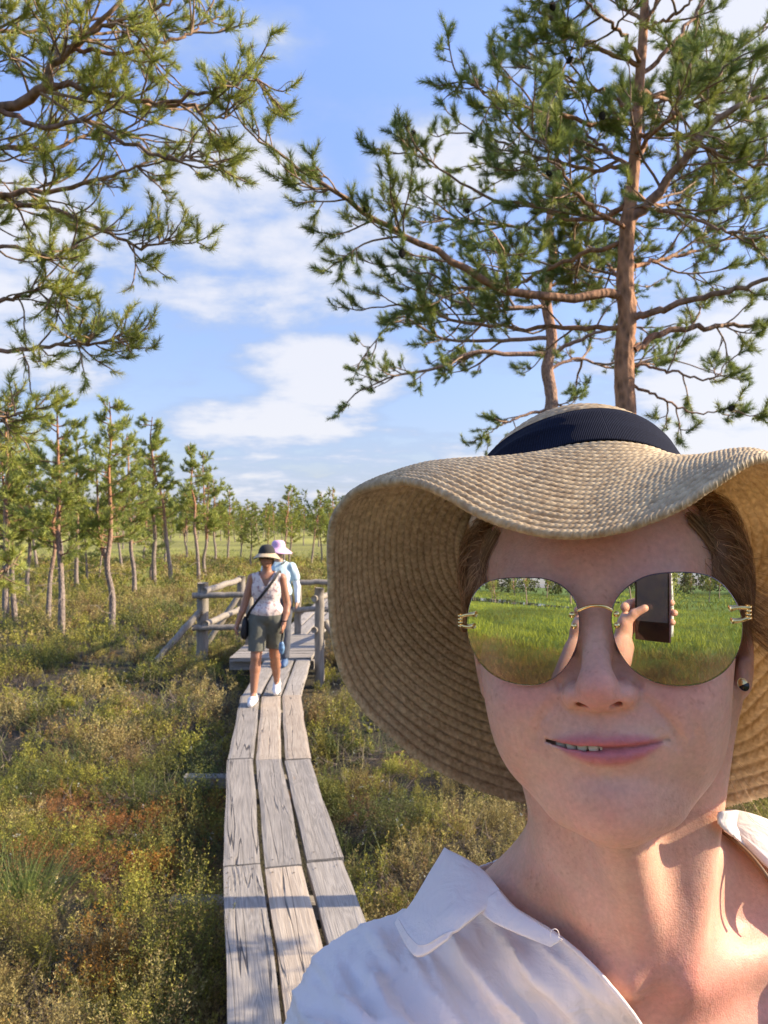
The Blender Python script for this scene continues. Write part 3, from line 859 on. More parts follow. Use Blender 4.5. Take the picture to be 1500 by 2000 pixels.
def lens_mat():
    m, nt, b = new_mat('mirror_lens'); L = nt.links
    out = nt.nodes['Material Output']
    tc = nd(nt, 'ShaderNodeTexCoord'); sp = nd(nt, 'ShaderNodeSeparateXYZ'); L.new(tc.outputs['Object'], sp.inputs[0])
    mr = nd(nt, 'ShaderNodeMapRange', interpolation_type='SMOOTHSTEP'); L.new(sp.outputs[2], mr.inputs[0])
    mr.inputs[1].default_value = -0.029; mr.inputs[2].default_value = 0.010; mr.inputs[3].default_value = 0.28; mr.inputs[4].default_value = 0.80
    gl = nd(nt, 'ShaderNodeBsdfGlossy'); gl.inputs['Roughness'].default_value = 0.012; gl.inputs[0].default_value = (0.92, 0.90, 0.84, 1)
    tr = nd(nt, 'ShaderNodeBsdfTransparent'); tr.inputs[0].default_value = (0.52, 0.38, 0.33, 1)
    mx = nd(nt, 'ShaderNodeMixShader'); L.new(mr.outputs[0], mx.inputs[0]); L.new(tr.outputs[0], mx.inputs[1]); L.new(gl.outputs[0], mx.inputs[2])
    L.new(mx.outputs[0], out.inputs[0])
    nt.nodes.remove(b)
    return m
LENS = lens_mat()
def edge_mat():
    m, nt, b = new_mat('lens_edge')
    b.inputs['Base Color'].default_value = (0.09, 0.05, 0.07, 1); b.inputs['Roughness'].default_value = 0.15; b.inputs['Transmission Weight'].default_value = 0.25
    return m
EDGE = edge_mat()

LENS_L = [(310,118),(250,122),(195,131),(155,150),(122,183),(100,220),(86,270),(79,320),(81,375),(90,420),(108,465),(130,505),(158,540),(195,572),(245,600),(300,617),(350,624),(400,624),(445,612),(490,588),(530,552),(560,510),(585,460),(600,410),(606,360),(606,305),(598,258),(580,215),(550,178),(510,148),(460,128),(400,119)]
LENS_R = [(1060,93),(1000,97),(945,106),(900,122),(860,145),(825,172),(797,202),(775,240),(764,285),(762,330),(770,385),(785,435),(806,478),(835,520),(870,556),(915,587),(960,608),(1015,622),(1075,628),(1135,626),(1190,616),(1240,596),(1285,566),(1322,528),(1350,480),(1368,430),(1377,375),(1376,325),(1364,272),(1344,228),(1316,185),(1280,147),(1235,117),(1180,100),(1120,94)]
def lens_frame(cpx, dep, yaw_out, pitch_down):
    """lens plane: centre at photo point, normal turned from the direction to the camera (deg)"""
    c = h2w(px2h(cpx[0], cpx[1], dep))
    nrm = -c / np.linalg.norm(c)
    x = np.cross(nrm, (0, 0, -1.0)); x /= np.linalg.norm(x)   # image right
    if x[0] < 0: x = -x
    up = np.cross(x, nrm); up = up if up[2] > 0 else -up
    a, b = math.radians(yaw_out), math.radians(pitch_down)
    n2 = nrm + math.tan(a) * x - math.tan(b) * up; n2 /= np.linalg.norm(n2)
    x2 = x - n2 * (x @ n2); x2 /= np.linalg.norm(x2)
    u2 = np.cross(x2, n2); u2 = u2 if u2[2] > 0 else -u2
    return c, n2, x2, u2
R_LENS = 350.0
LF = {}
def build_lens(key, poly, cpx, dep, yaw, pit):
    c, n, x, u = lens_frame(cpx, dep, yaw, pit)
    LF[key] = (c, n, x, u)
    pts = np.array(poly, float) * 0.41333 + (880, 1080)
    loc = []
    for px, py in pts:
        d = np.array([(px - 750) / F, 1, -(py - HOR) / F]); t = (c @ n) / (d @ n)
        for _ in range(3):
            q = t * d - c; a_, b_ = q @ x, q @ u
            sag = (a_ * a_ + b_ * b_) / (2 * R_LENS)
            t = ((c - n * sag) @ n) / (d @ n)
        loc.append((a_, b_))
    loc = loop_spline(np.array(loc), np.linspace(0, len(loc), 160, endpoint=False))
    m = len(loc); rings = 24
    V = []
    for side in (0, 1):
        for r in range(rings + 1):
            f = r / rings
            for a_, b_ in loc * f if r else loc * 0.001:
                sag = (a_ * a_ + b_ * b_) / (2 * R_LENS)
                V.append(c + a_ * x + b_ * u - n * (sag + side * 1.8))
    V = np.array(V); nv = (rings + 1) * m
    Q = grid_faces(rings + 1, m, False, True)
    flip = np.dot(np.cross(V[Q[5 * m, 1]] - V[Q[5 * m, 0]], V[Q[5 * m, 2]] - V[Q[5 * m, 0]]), n) < 0
    fr = Q[:, ::-1] if flip else Q
    bk = fr[:, ::-1] + nv
    j = np.arange(m); e0 = rings * m + j; e1 = rings * m + (j + 1) % m
    rim = np.stack([e0, e1, e1 + nv, e0 + nv], 1); rim = rim if not flip else rim[:, ::-1]
    gpart('lens', V[:nv], fr, LENS)
    gpart('lens_rim', V[[*range(rings * m, nv), *range(nv + rings * m, 2 * nv)]], np.stack([j, (j + 1) % m, (j + 1) % m + m, j + m], 1), EDGE)
    edge = c + loc[:, :1] * x + loc[:, 1:] * u - n * ((loc ** 2).sum(1) / (2 * R_LENS))[:, None]
    v, q, t = tube(np.vstack([edge, edge[:1]]) - n * 0.9, 0.42, 6, cap=False)
    gpart('lens_rim', v, q, EDGE)
    return edge
EL = build_lens('L', LENS_L, (1025, 1232), -9, *LENS_AIM[0])
ER = build_lens('R', LENS_R, (1330, 1230), -9, *LENS_AIM[1])

def on_lens(key, px, py, off=0.0):
    c, n, x, u = LF[key]
    d = np.array([(px - 750) / F, 1, -(py - HOR) / F]); t = (c @ n) / (d @ n); q = t * d - c
    return c + (q @ x) * x + (q @ u) * u - n * ((q @ q) / (2 * R_LENS) - off)
def bridge():
    a = on_lens('L', 1128, 1193, 1.2); b = on_lens('R', 1196, 1192, 1.2)
    mid = (a + b) / 2 + (0, -2.0, 2.6)
    v, q, t = tube(spline([a, a * .75 + b * .25 + (0, -1.6, 2.0), mid, a * .25 + b * .75 + (0, -1.6, 2.0), b], 24), 0.85, 10)
    gpart('bridge', v, [q, t], GOLD)
    for key, pts in (('L', [(1117, 1201), (1121, 1223)]), ('R', [(1204, 1200), (1205, 1222)])):
        for px, py in pts:
            p = on_lens(key, px, py, 0.6); nrm = LF[key][1]
            th = np.linspace(0, np.pi / 2, 6)
            m = MB()
            prof = [p + nrm * (1.2 * math.sin(t)) for t in th]
            v, q, t = tube(np.array([p - nrm * 0.5] + prof), [1.5] + [1.5 * max(math.cos(t), .05) for t in th], 12)
            gpart('screw', v, [q, t], GOLD)
    # nose pads
    for s in (-1, 1):
        v, q, t = tube(spline([h2w((s * 10.5, 0, -7)), h2w((s * 11, 2, -12)), h2w((s * 12.5, 3, -17))], 8), [1.0, 1.8, 2.2, 2.3, 2.3, 2.1, 1.6, .8], 8)
        gpart('nose_pad', v, [q, t], EDGE)
    # hinges: two prongs, the knuckle and the temple arm
    for key, s, top, bot, kn in (('L', -1, (928, 1200), (925, 1223), (899, 1213)), ('R', 1, (1426, 1189), (1430, 1213), (1462, 1197))):
        nrm = LF[key][1]; hx = LF[key][2] * s
        k0 = on_lens(key, *kn, 1.0)
        for e, w in ((top, 1), (bot, -1)):
            p = on_lens(key, *e, 0.9)
            q1 = k0 + LF[key][3] * w * 2.2
            v, q, t = tube(spline([p, (p + q1) / 2 + nrm * .6 + LF[key][3] * w * .5, q1], 8), [1.5, 1.2, 1.0, .9, .9, .9, 1.0, 1.0], 8)
            gpart('hinge', v, [q, t], GOLD)
        m = MB()
        for i in range(4):
            z = LF[key][3] * (-2.6 + i * 1.7)
            v, q, t = tube(np.array([k0 + z, k0 + z + LF[key][3] * 1.25]), 1.55, 10); m.add(mm(v) - GO, q, t)
        m.build('hinge_knuckle', GOLD, glasses)
        v, q, t = tube(spline([k0 - nrm * 1, h2w((s * 73, 22, -1)), h2w((s * 78, 60, -2)), h2w((s * 79, 92, -8)), h2w((s * 74, 108, -24))], 30), 1.1, 8)
        gpart('temple_arm', v, [q, t], GOLD)
bridge()

# ---- ear stud, gold above black
def stud():
    c = h2w(px2h(1452, 1337, 70)) ; c = c * 0.985
    o = empty('ear_stud', tuple(mm(c))); O = np.array(o.location)
    tag(o, 'small round ear stud, half gold and half black, under the ear', 'earring')
    n = -c / np.linalg.norm(c); x = np.cross(n, (0, 0, -1.0)); x /= np.linalg.norm(x); u = np.array([0, 0, 1.0]); u -= n * (u @ n); u /= np.linalg.norm(u)
    if x[0] < 0: x = -x
    x, u = x * math.cos(.5) + u * math.sin(.5), u * math.cos(.5) - x * math.sin(.5)
    for name, mat, a0, a1 in (('gold_half', GOLD, 0, math.pi), ('black_half', BLACK, math.pi, 2 * math.pi)):
        th = np.linspace(a0, a1, 20); rr = np.linspace(0, 1, 8)
        V = [c + 2.7 * r * (math.cos(t) * x + math.sin(t) * 1.35 * u) + n * (1.5 * math.sqrt(max(0, 1 - r * r * 0.9)) - .6) for r in rr for t in th]
        nv = len(V); V += [p - n * 2.0 for p in V]
        Q = grid_faces(8, 20); V = np.array(V)
        nn = np.cross(V[Q[70, 1]] - V[Q[70, 0]], V[Q[70, 2]] - V[Q[70, 0]]) @ n
        if nn < 0: Q = Q[:, ::-1]
        b = [i for i in range(7 * 20, 8 * 20)]
        rim = np.array([[b[i], b[i + 1], b[i + 1] + nv, b[i] + nv] for i in range(19)])
        mesh_obj(name, mm(V) - O, [np.vstack([Q, Q[:, ::-1] + nv, rim])], mat, o)
stud()
# ------------------------------------------------------------------ the straw hat
def straw_mat(name, c0, c1):
    m, nt, b = new_mat(name); L = nt.links
    tc = nd(nt, 'ShaderNodeTexCoord')
    no = nd(nt, 'ShaderNodeTexNoise'); no.inputs['Scale'].default_value = 260; no.inputs['Detail'].default_value = 4; L.new(tc.outputs['Object'], no.inputs['Vector'])
    n1 = nd(nt, 'ShaderNodeTexNoise'); n1.inputs['Scale'].default_value = 16; n1.inputs['Detail'].default_value = 3; L.new(tc.outputs['Object'], n1.inputs['Vector'])
    ad = nd(nt, 'ShaderNodeMath', operation='MULTIPLY_ADD'); L.new(no.outputs['Fac'], ad.inputs[0]); ad.inputs[1].default_value = 0.65
    m2 = nd(nt, 'ShaderNodeMath', operation='MULTIPLY'); L.new(n1.outputs['Fac'], m2.inputs[0]); m2.inputs[1].default_value = 0.35; L.new(m2.outputs[0], ad.inputs[2])
    cr = nd(nt, 'ShaderNodeValToRGB'); L.new(ad.outputs[0], cr.inputs[0])
    cr.color_ramp.elements[0].position = 0.32; cr.color_ramp.elements[1].position = 0.66
    cr.color_ramp.elements[0].color = (*c0, 1); cr.color_ramp.elements[1].color = (*c1, 1)
    L.new(cr.outputs[0], b.inputs['Base Color']); b.inputs['Roughness'].default_value = 0.6; b.inputs['Specular IOR Level'].default_value = 0.35
    bp = nd(nt, 'ShaderNodeBump'); bp.inputs['Strength'].default_value = 0.4; bp.inputs['Distance'].default_value = 0.0004
    L.new(no.outputs['Fac'], bp.inputs['Height']); L.new(bp.outputs[0], b.inputs['Normal'])
    tr = nd(nt, 'ShaderNodeBsdfTranslucent'); L.new(cr.outputs[0], tr.inputs[0])
    mx = nd(nt, 'ShaderNodeMixShader'); mx.inputs[0].default_value = 0.32
    L.new(b.outputs[0], mx.inputs[1]); L.new(tr.outputs[0], mx.inputs[2]); L.new(mx.outputs[0], nt.nodes['Material Output'].inputs[0])
    return m
STRAW = straw_mat('straw', (0.39, 0.27, 0.15), (0.82, 0.66, 0.41))

hat = empty('straw_hat', tuple(mm((126.5, 510, -10))))
tag(hat, 'wide floppy natural straw sun hat with dark navy ribbon worn by the smiling woman', 'hat')
HAO = np.array(hat.location)
HC = np.array([126.5, 510, -10.0]); HT = np.array([0, 0.82, -0.57]); HT /= np.linalg.norm(HT); HN = np.array([0, 0.57, 0.82]); HN /= np.linalg.norm(HN)
HA, HB = 74.0, 97.0
HX = np.array([1.0, 0, 0])
# outer edge of the brim: photo point and distance, going from the front to the photo's left and round
EDGE_P = [(1110,1055,350),(990,1025,352),(880,975,365),(800,950,385),(735,943,408),(685,966,430),(652,1020,445),(640,1100,460),(643,1200,475),(668,1310,490),(720,1400,505),(810,1480,520),(920,1535,535),(1040,1572,548),(1180,1592,556),(1320,1592,556),(1440,1570,546),(1560,1530,524),(1690,1410,465),(1800,1370,392),(1880,1280,350),(1835,1120,348),(1685,982,352),(1572,915,362),(1496,900,362),(1420,938,356),(1330,985,352),(1220,1035,350)]
EP = np.array([Wm(*e) for e in EDGE_P])  # unseen stations past the right frame edge are shaped to shade the face
def brim_surface(ph, t):
    """ph (n,) 0..1 round from the front towards the photo's left; t (m,) 0 at the crown, 1 at the edge -> (n,m,3)"""
    ne = len(EP)
    E_ = loop_spline(EP, ph * ne)
    # angle of the crown ring that belongs to each edge station
    a = (-90 - 360 * ph) * math.pi / 180
    I_ = HC + HA * np.cos(a)[:, None] * HX + HB * np.sin(a)[:, None] * HT
    out = I_ - HC; out /= np.linalg.norm(out, axis=1)[:, None]
    L_ = np.linalg.norm(E_ - I_, axis=1)[:, None]
    front = np.exp(-((((ph + 0.5) % 1) - 0.5) / 0.13) ** 2)[:, None]
    D = E_ - I_
    b1 = 2 + 11 * (1 - front); b2 = 5 + 15 * (1 - front)
    M1 = I_ + D * 0.30 + out * L_ * 0.10 * (1 - front) + HN * b1
    M2 = I_ + D * 0.68 + out * L_ * 0.08 * (1 - front) + HN * b2
    t = t[None, :, None]
    I_, E_, M1, M2 = [q[:, None] for q in (I_, E_, M1, M2)]
    return (1 - t) ** 3 * I_ + 3 * (1 - t) ** 2 * t * M1 + 3 * (1 - t) * t * t * M2 + t ** 3 * E_

def braid(ph, v, rows, circ, rng, edge_rows=0):
    """height 0..1 of braided straw; ph (n,1) turns, v (1,m) in rows"""
    r = np.minimum(np.floor(v), rows - 1).astype(int); f = v - r
    N = np.maximum(20, np.round(circ(r / rows) / 4.7)); off = rng.random(rows + 1)[r]
    s = np.abs(2 * f - 1)
    ridge = np.clip(1 - s ** 2.6, 0, 1) ** 0.7
    phase = ph * N + off - 0.95 * s + 0.02 * np.sin(ph * 97 + r)
    st = 0.5 + 0.5 * np.cos(2 * np.pi * phase)
    return (0.06 + ridge * (0.72 + 0.28 * st)) * 1.15

def build_brim():
    n, rows, per = 1700, 22, 8
    rng = np.random.default_rng(3)
    ph = np.arange(n) / n; m = rows * per + 1; t = np.linspace(0, 1, m)
    # even spacing along t in arc length (approx.)
    S = brim_surface(ph, t)
    dt = S[:, 1:] - S[:, :-1]; L_ = np.linalg.norm(dt, axis=2).mean(0); cum = np.concatenate([[0], np.cumsum(L_)]); t2 = np.interp(np.linspace(0, cum[-1], m), cum, t)
    S = brim_surface(ph, t2)
    gu = np.roll(S, -1, 0) - np.roll(S, 1, 0); gv = np.gradient(S, axis=1)
    nr = np.cross(gu, gv); nr /= np.linalg.norm(nr, axis=2)[..., None]
    if (nr[:, m // 3] @ HN).mean() < 0: nr = -nr
    v = np.linspace(0, rows, m)[None, :]
    def circ(x): return 520 + x * 640
    h = braid(ph[:, None], v, rows, circ, rng)
    # a stitched line sets off the outermost rows
    groove_ = np.exp(-((v - (rows - 3.0)) / 0.22) ** 2)
    h = h * (1 - 0.8 * groove_)
    slow = 1.6 * np.sin(2 * np.pi * (ph[:, None] * 9 + 0.3)) * np.linspace(0, 1, m)[None] ** 2
    wob = (vnoise(S.reshape(-1, 3), 0.035, 5, 3).reshape(n, m) - .5) * 3.0 * np.linspace(.3, 1, m)[None]
    S = S + nr * (slow + wob)[..., None]
    # frayed, slightly uneven outer edge
    S[:, -1] += (S[:, -1] - S[:, -2]) * rng.uniform(-0.6, 1.2, (n, 1))
    top = S + nr * (0.4 + 1.9 * h)[..., None]
    bot = S - nr * (0.4 + 1.9 * h)[..., None]
    V = np.concatenate([top.reshape(-1, 3), bot.reshape(-1, 3)])
    Q = grid_faces(n, m, True, False); nv = n * m
    a, b, c = [top.reshape(-1, 3)[Q[n * 3, k]] for k in (0, 1, 2)]
    if np.cross(b - a, c - a) @ nr.reshape(-1, 3)[Q[n * 3, 0]] < 0: Q = Q[:, ::-1]
    i = np.arange(n); i2 = (i + 1) % n
    rim = np.stack([i * m + m - 1, i2 * m + m - 1, i2 * m + m - 1 + nv, i * m + m - 1 + nv], 1)
    mesh_obj('brim', mm(V) - HAO, np.vstack([Q, Q[:, ::-1] + nv, rim]), STRAW, hat)

def crown_point(ph, h, s):
    a = (-90 - 360 * ph) * math.pi / 180
    return HC + s[..., None] * (HA * np.cos(a)[..., None] * HX + HB * np.sin(a)[..., None] * HT) + h[..., None] * HN
def crown_prof(u):
    """arc parameter 0..1 -> height (mm), scale"""
    H = np.array([0, 14, 28, 42, 54, 62, 66, 67, 67.5]); Sc = np.array([1.0, .975, .935, .86, .74, .58, .40, .2, 0.01])
    d = np.concatenate([[0], np.cumsum(np.hypot(np.diff(H), np.diff(Sc) * 85))]); d /= d[-1]
    return np.interp(u, d, H), np.interp(u, d, Sc)
def build_crown():
    n, rows, per = 800, 20, 7; m = rows * per + 1
    rng = np.random.default_rng(8)
    ph = np.arange(n)[:, None] / n * np.ones((1, m)); u = np.linspace(0, 1, m)[None] * np.ones((n, 1))
    k = np.hanning(15); k /= k.sum()
    h, s = crown_prof(np.linspace(-.0, 1, m)); h = np.convolve(np.pad(h, 7, mode='edge'), k, 'valid'); s = np.convolve(np.pad(s, 7, mode='edge'), k, 'valid')
    S = crown_point(ph, h[None] * np.ones((n, 1)), s[None] * np.ones((n, 1)))
    gu = np.roll(S, -1, 0) - np.roll(S, 1, 0); gv = np.gradient(S, axis=1)
    nr = np.cross(gu, gv); nr /= np.linalg.norm(nr, axis=2)[..., None] + 1e-9
    if ((S - HC) * nr).sum(2).mean() < 0: nr = -nr
    hh = braid(ph[:, :1], np.linspace(0, rows, m)[None], rows, lambda x: 540 * (1 - 0.9 * x), rng)
    V = (S + nr * (1.1 * hh)[..., None]).reshape(-1, 3)
    Q = grid_faces(n, m, True, False)
    a, b, c = [V[Q[n * 3, k_]] for k_ in (0, 1, 2)]
    if np.cross(b - a, c - a) @ nr.reshape(-1, 3)[Q[n * 3, 0]] < 0: Q = Q[:, ::-1]
    mesh_obj('crown', mm(V) - HAO, Q, STRAW, hat)

def ribbon_mat():
    m, nt, b = new_mat('navy_ribbon'); L = nt.links
    uv = nd(nt, 'ShaderNodeUVMap', uv_map='UVMap')
    wa = nd(nt, 'ShaderNodeTexWave', wave_type='BANDS', bands_direction='X'); wa.inputs['Scale'].default_value = 150
    L.new(uv.outputs[0], wa.inputs['Vector'])
    no = nd(nt, 'ShaderNodeTexNoise'); no.inputs['Scale'].default_value = 400; L.new(uv.outputs[0], no.inputs['Vector'])
    mu = nd(nt, 'ShaderNodeMath', operation='MULTIPLY'); L.new(wa.outputs['Fac'], mu.inputs[0]); L.new(no.outputs['Fac'], mu.inputs[1])
    cr = nd(nt, 'ShaderNodeValToRGB'); L.new(mu.outputs[0], cr.inputs[0])
    cr.color_ramp.elements[0].position = 0.1; cr.color_ramp.elements[1].position = 0.6
    cr.color_ramp.elements[0].color = (0.004, 0.005, 0.012, 1); cr.color_ramp.elements[1].color = (0.014, 0.018, 0.038, 1)
    L.new(cr.outputs[0], b.inputs['Base Color']); b.inputs['Roughness'].default_value = 0.9; b.inputs['Specular IOR Level'].default_value = 0.12
    bp = nd(nt, 'ShaderNodeBump'); bp.inputs['Strength'].default_value = 0.5; bp.inputs['Distance'].default_value = 0.0006
    L.new(wa.outputs['Fac'], bp.inputs['Height']); L.new(bp.outputs[0], b.inputs['Normal'])
    return m
def build_band():
    n, m = 900, 26
    ph = np.arange(n)[:, None] / n * np.ones((1, m)); w = np.linspace(0, 1, m)[None] * np.ones((n, 1))
    sd = ((ph + .5) % 1) - .5
    lowb = 1.0 + 0 * ph; top = 30 + 3.0 * np.exp(-((sd + 0.05) / .09) ** 2) + 7 * np.exp(-((sd - .16) / .10) ** 2)
    hh = lowb + (top - lowb) * w
    H = np.array([0, 14, 28, 42, 54]); Sc = np.array([1.0, .975, .935, .86, .74])
    s = np.interp(hh, H, Sc)
    fold = 2.7 + 1.3 * np.exp(-((w - 0.62 - 1.2 * (sd - .12)) / .07) ** 2) * np.exp(-((sd - .13) / .08) ** 2) + 0.8 * np.sin(w * 9 + sd * 25) * np.exp(-((sd - .12) / .1) ** 2)
    s = s + fold / 85
    S = crown_point(ph, hh, s); inn = crown_point(ph, hh, s - 1.2 / 85)
    V = np.concatenate([S.reshape(-1, 3), inn.reshape(-1, 3)]); nv = n * m
    Q = grid_faces(n, m, True, False)
    a, b, c = [V[Q[9, k_]] for k_ in (0, 1, 2)]
    if np.cross(b - a, c - a) @ (a - HC) < 0: Q = Q[:, ::-1]
    i = np.arange(n); i2 = (i + 1) % n
    rim = np.stack([i * m + m - 1, i2 * m + m - 1, i2 * m + m - 1 + nv, i * m + m - 1 + nv], 1)
    rim0 = np.stack([i * m, i2 * m, i2 * m + nv, i * m + nv], 1)
    uv = np.stack([ph.ravel(), w.ravel() * .06], 1)
    mesh_obj('ribbon', mm(V) - HAO, np.vstack([Q, Q[:, ::-1] + nv, rim, rim0]), ribbon_mat(), hat, uv=np.vstack([uv, uv]))
build_brim(); build_crown(); build_band()
# ------------------------------------------------------------------ white shirt, collar, trousers, shoes, phone
COTTON = fabric('white_cotton', (0.93, 0.84, 0.79), trans=0.18, wr=0.6, bump=0.08)
DENIM = fabric('blue_trousers', (0.05, 0.07, 0.12), trans=0.0)
# open neck of the shirt as seen in the photo (skin shows inside), followed round the body in depth
NECK = np.array([(935,1700),(975,1742),(1005,1775),(1050,1803),(1095,1832),(1150,1880),(1200,1935),(1250,2000),(1330,2130),(1420,2190),(1500,2110),(1580,1960),(1600,1860),(1560,1770),(1487,1677),(1449,1645),(1405,1613),(1402,1586),(1440,1584),(1500,1598),(1600,1640),(1750,1640),(1750,1380),(700,1380),(700,1600),(858,1665),(905,1688)], float)
def poly_sd(p, poly):
    """signed distance to a polygon (inside < 0), 2-D"""
    n = len(poly); d = np.full(len(p), 1e18); ins = np.zeros(len(p), bool)
    for i in range(n):
        a = poly[i]; b = poly[(i + 1) % n]; e = b - a; w = p - a
        t = np.clip((w @ e) / (e @ e), 0, 1); q = w - t[:, None] * e; d = np.minimum(d, (q * q).sum(1))
        c = (a[1] > p[:, 1]) != (b[1] > p[:, 1])
        with np.errstate(divide='ignore', invalid='ignore'):
            xi = a[0] + (p[:, 1] - a[1]) * e[0] / e[1]
        ins ^= c & (p[:, 0] < xi)
    d = np.sqrt(d); return np.where(ins, -d, d)

def clip_mesh(V, Q, c):
    """keep c > 0; pull the outer row onto c = 0"""
    keep = (c[Q] > 0).any(1); Q = Q[keep]
    # move outside vertices of kept faces to the crossing with their inside neighbour
    newV = V.copy(); cnt = np.zeros(len(V)); acc = np.zeros_like(V)
    for a in range(4):
        for b in ((a + 1) % 4, (a - 1) % 4):
            i, j = Q[:, a], Q[:, b]; m = (c[i] <= 0) & (c[j] > 0)
            i, j = i[m], j[m]; t = (c[i] / (c[i] - c[j]))[:, None]
            np.add.at(acc, i, V[i] + (V[j] - V[i]) * t); np.add.at(cnt, i, 1)
    m = cnt > 0; newV[m] = acc[m] / cnt[m][:, None]
    bad = (c <= 0) & ~m
    Q = Q[~bad[Q].any(1)]
    used = np.unique(Q); re = -np.ones(len(V), int); re[used] = np.arange(len(used))
    return newV[used], re[Q]

def vnormals(V, Q):
    n = np.cross(V[Q[:, 2]] - V[Q[:, 0]], V[Q[:, 3]] - V[Q[:, 1]]); N = np.zeros_like(V)
    for k in range(4): np.add.at(N, Q[:, k], n)
    return N / (np.linalg.norm(N, axis=1)[:, None] + 1e-9)

SH0 = np.array([0, 472, -325.]); EL0 = np.array([-22, 235, -318.])
def garment_fn(P):
    P = np.asarray(P, np.float32)
    b = G_BODY(P)
    return b
def make_gbody():
    g = Field()
    # looser torso and sleeves than the body itself
    g.cap(Wm(1180, 1660, 505), Wm(760, 2060, 480), 40, 52)
    g.cap(Wm(1300, 1660, 505), Wm(1760, 2000, 490), 40, 52, k=26)
    g.ell((152, 492, -450), (176, 110, 205), k=40)
    g.ell((150, 495, -700), (160, 118, 230), k=60)
    g.cap((2, 480, -325), (310, 485, -320), 60, 60, k=30)
    g.chain([SH0, (SH0 + EL0) / 2 + (0, 0, 4), EL0 + (0, -10, 0)], [58, 57, 56], k=24, kk=12)
    g.chain([(310, 488, -325.), (360, 505, -440), (378, 505, -585)], [58, 55, 54], k=24, kk=12)
    return g
G_BODY = make_gbody()
BF = body_field()
def shirt_fn(P):
    P = np.asarray(P, np.float32)
    a = BF(P) - 7.0
    # the neck itself stays out of the cloth
    return smin(np.maximum(a, P[:, 2] + 150.0), G_BODY(P), 10.0)

def fold_field(V, N):
    """soft folds (mm): fan out from the collar, sag over the chest, gather at the shoulder"""
    p = project(V)
    x, y = p[:, 0], p[:, 1]
    def ridge(u, s): return np.exp(-(u / s) ** 2)
    w = (vnoise(V, 0.012, 3, 3) - 0.5)
    d = np.zeros(len(V))
    # lines running from upper left to lower right on the chest
    for (ax, ay, bx, by, s, h) in [(880, 1850, 1130, 2130, 17, 4.0), (800, 1865, 960, 2150, 20, 4.2), (1000, 1860, 1210, 2060, 13, 2.6), (935, 1785, 1000, 1870, 6, 1.6),
                                   (720, 1880, 830, 2140, 16, 3.0), (760, 1905, 690, 1960, 12, 2.4), (650, 1950, 760, 2020, 16, 3.0), (600, 1955, 625, 2060, 18, 3.0),
                                   (1060, 1850, 1180, 1955, 8, 1.8), (940, 1900, 1040, 2010, 8, 2.2), (610, 2010, 800, 2080, 12, 3.0), (850, 1905, 900, 2000, 7, 1.6)]:
        e = np.array([bx - ax, by - ay], float); L_ = np.hypot(*e); e /= L_
        u = (x - ax) * e[0] + (y - ay) * e[1]; v = -(x - ax) * e[1] + (y - ay) * e[0] + 14 * w * 4
        env = 1 / (1 + np.exp(-(u) / 18)) * 1 / (1 + np.exp(-(L_ - u) / 30))
        d += 1.8 * h * env * (ridge(v, s) - 0.45 * ridge(v - 1.9 * s, s * 1.1))
    d += 4.5 * ridge(np.hypot(x - 745, (y - 1835) * 1.2), 32) + 3.0 * ridge(np.hypot(x - 590, (y - 1965)), 40)
    d += 9 * (vnoise(V * (1, .5, 1.0), 0.020, 11, 3) - 0.5) + 3.0 * (vnoise(V, 0.07, 12, 2) - 0.5)
    # sharp creases: folded noise running down from the shoulder seam
    q = np.stack([(x - 900) * .75 - (y - 1900) * .45 , ((x - 900) * .45 + (y - 1900) * .75) * .22], 1)
    r1 = 1 - np.abs(2 * vnoise(q, 0.016, 17, 3) - 1); r2 = 1 - np.abs(2 * vnoise(q, 0.035, 19, 2) - 1)
    near = 1 / (1 + np.exp(-(y - 1780) / 25))
    d += near * (3.6 * (np.clip((r1 - .55) / .45, 0, 1) ** 1.3 - .3) + 2.2 * (np.clip((r2 - .6) / .4, 0, 1) - .3))
    sdn = poly_sd(p, NECK)
    return d * np.clip(sdn / 40, 0.05, 1) * np.clip((V[:, 1] - 320) / 60, 0.1, 1)
def project(V):
    Y = np.maximum(V[:, 1], 60)
    return np.stack([750 + F * V[:, 0] / Y, HOR - F * V[:, 2] / Y], 1)

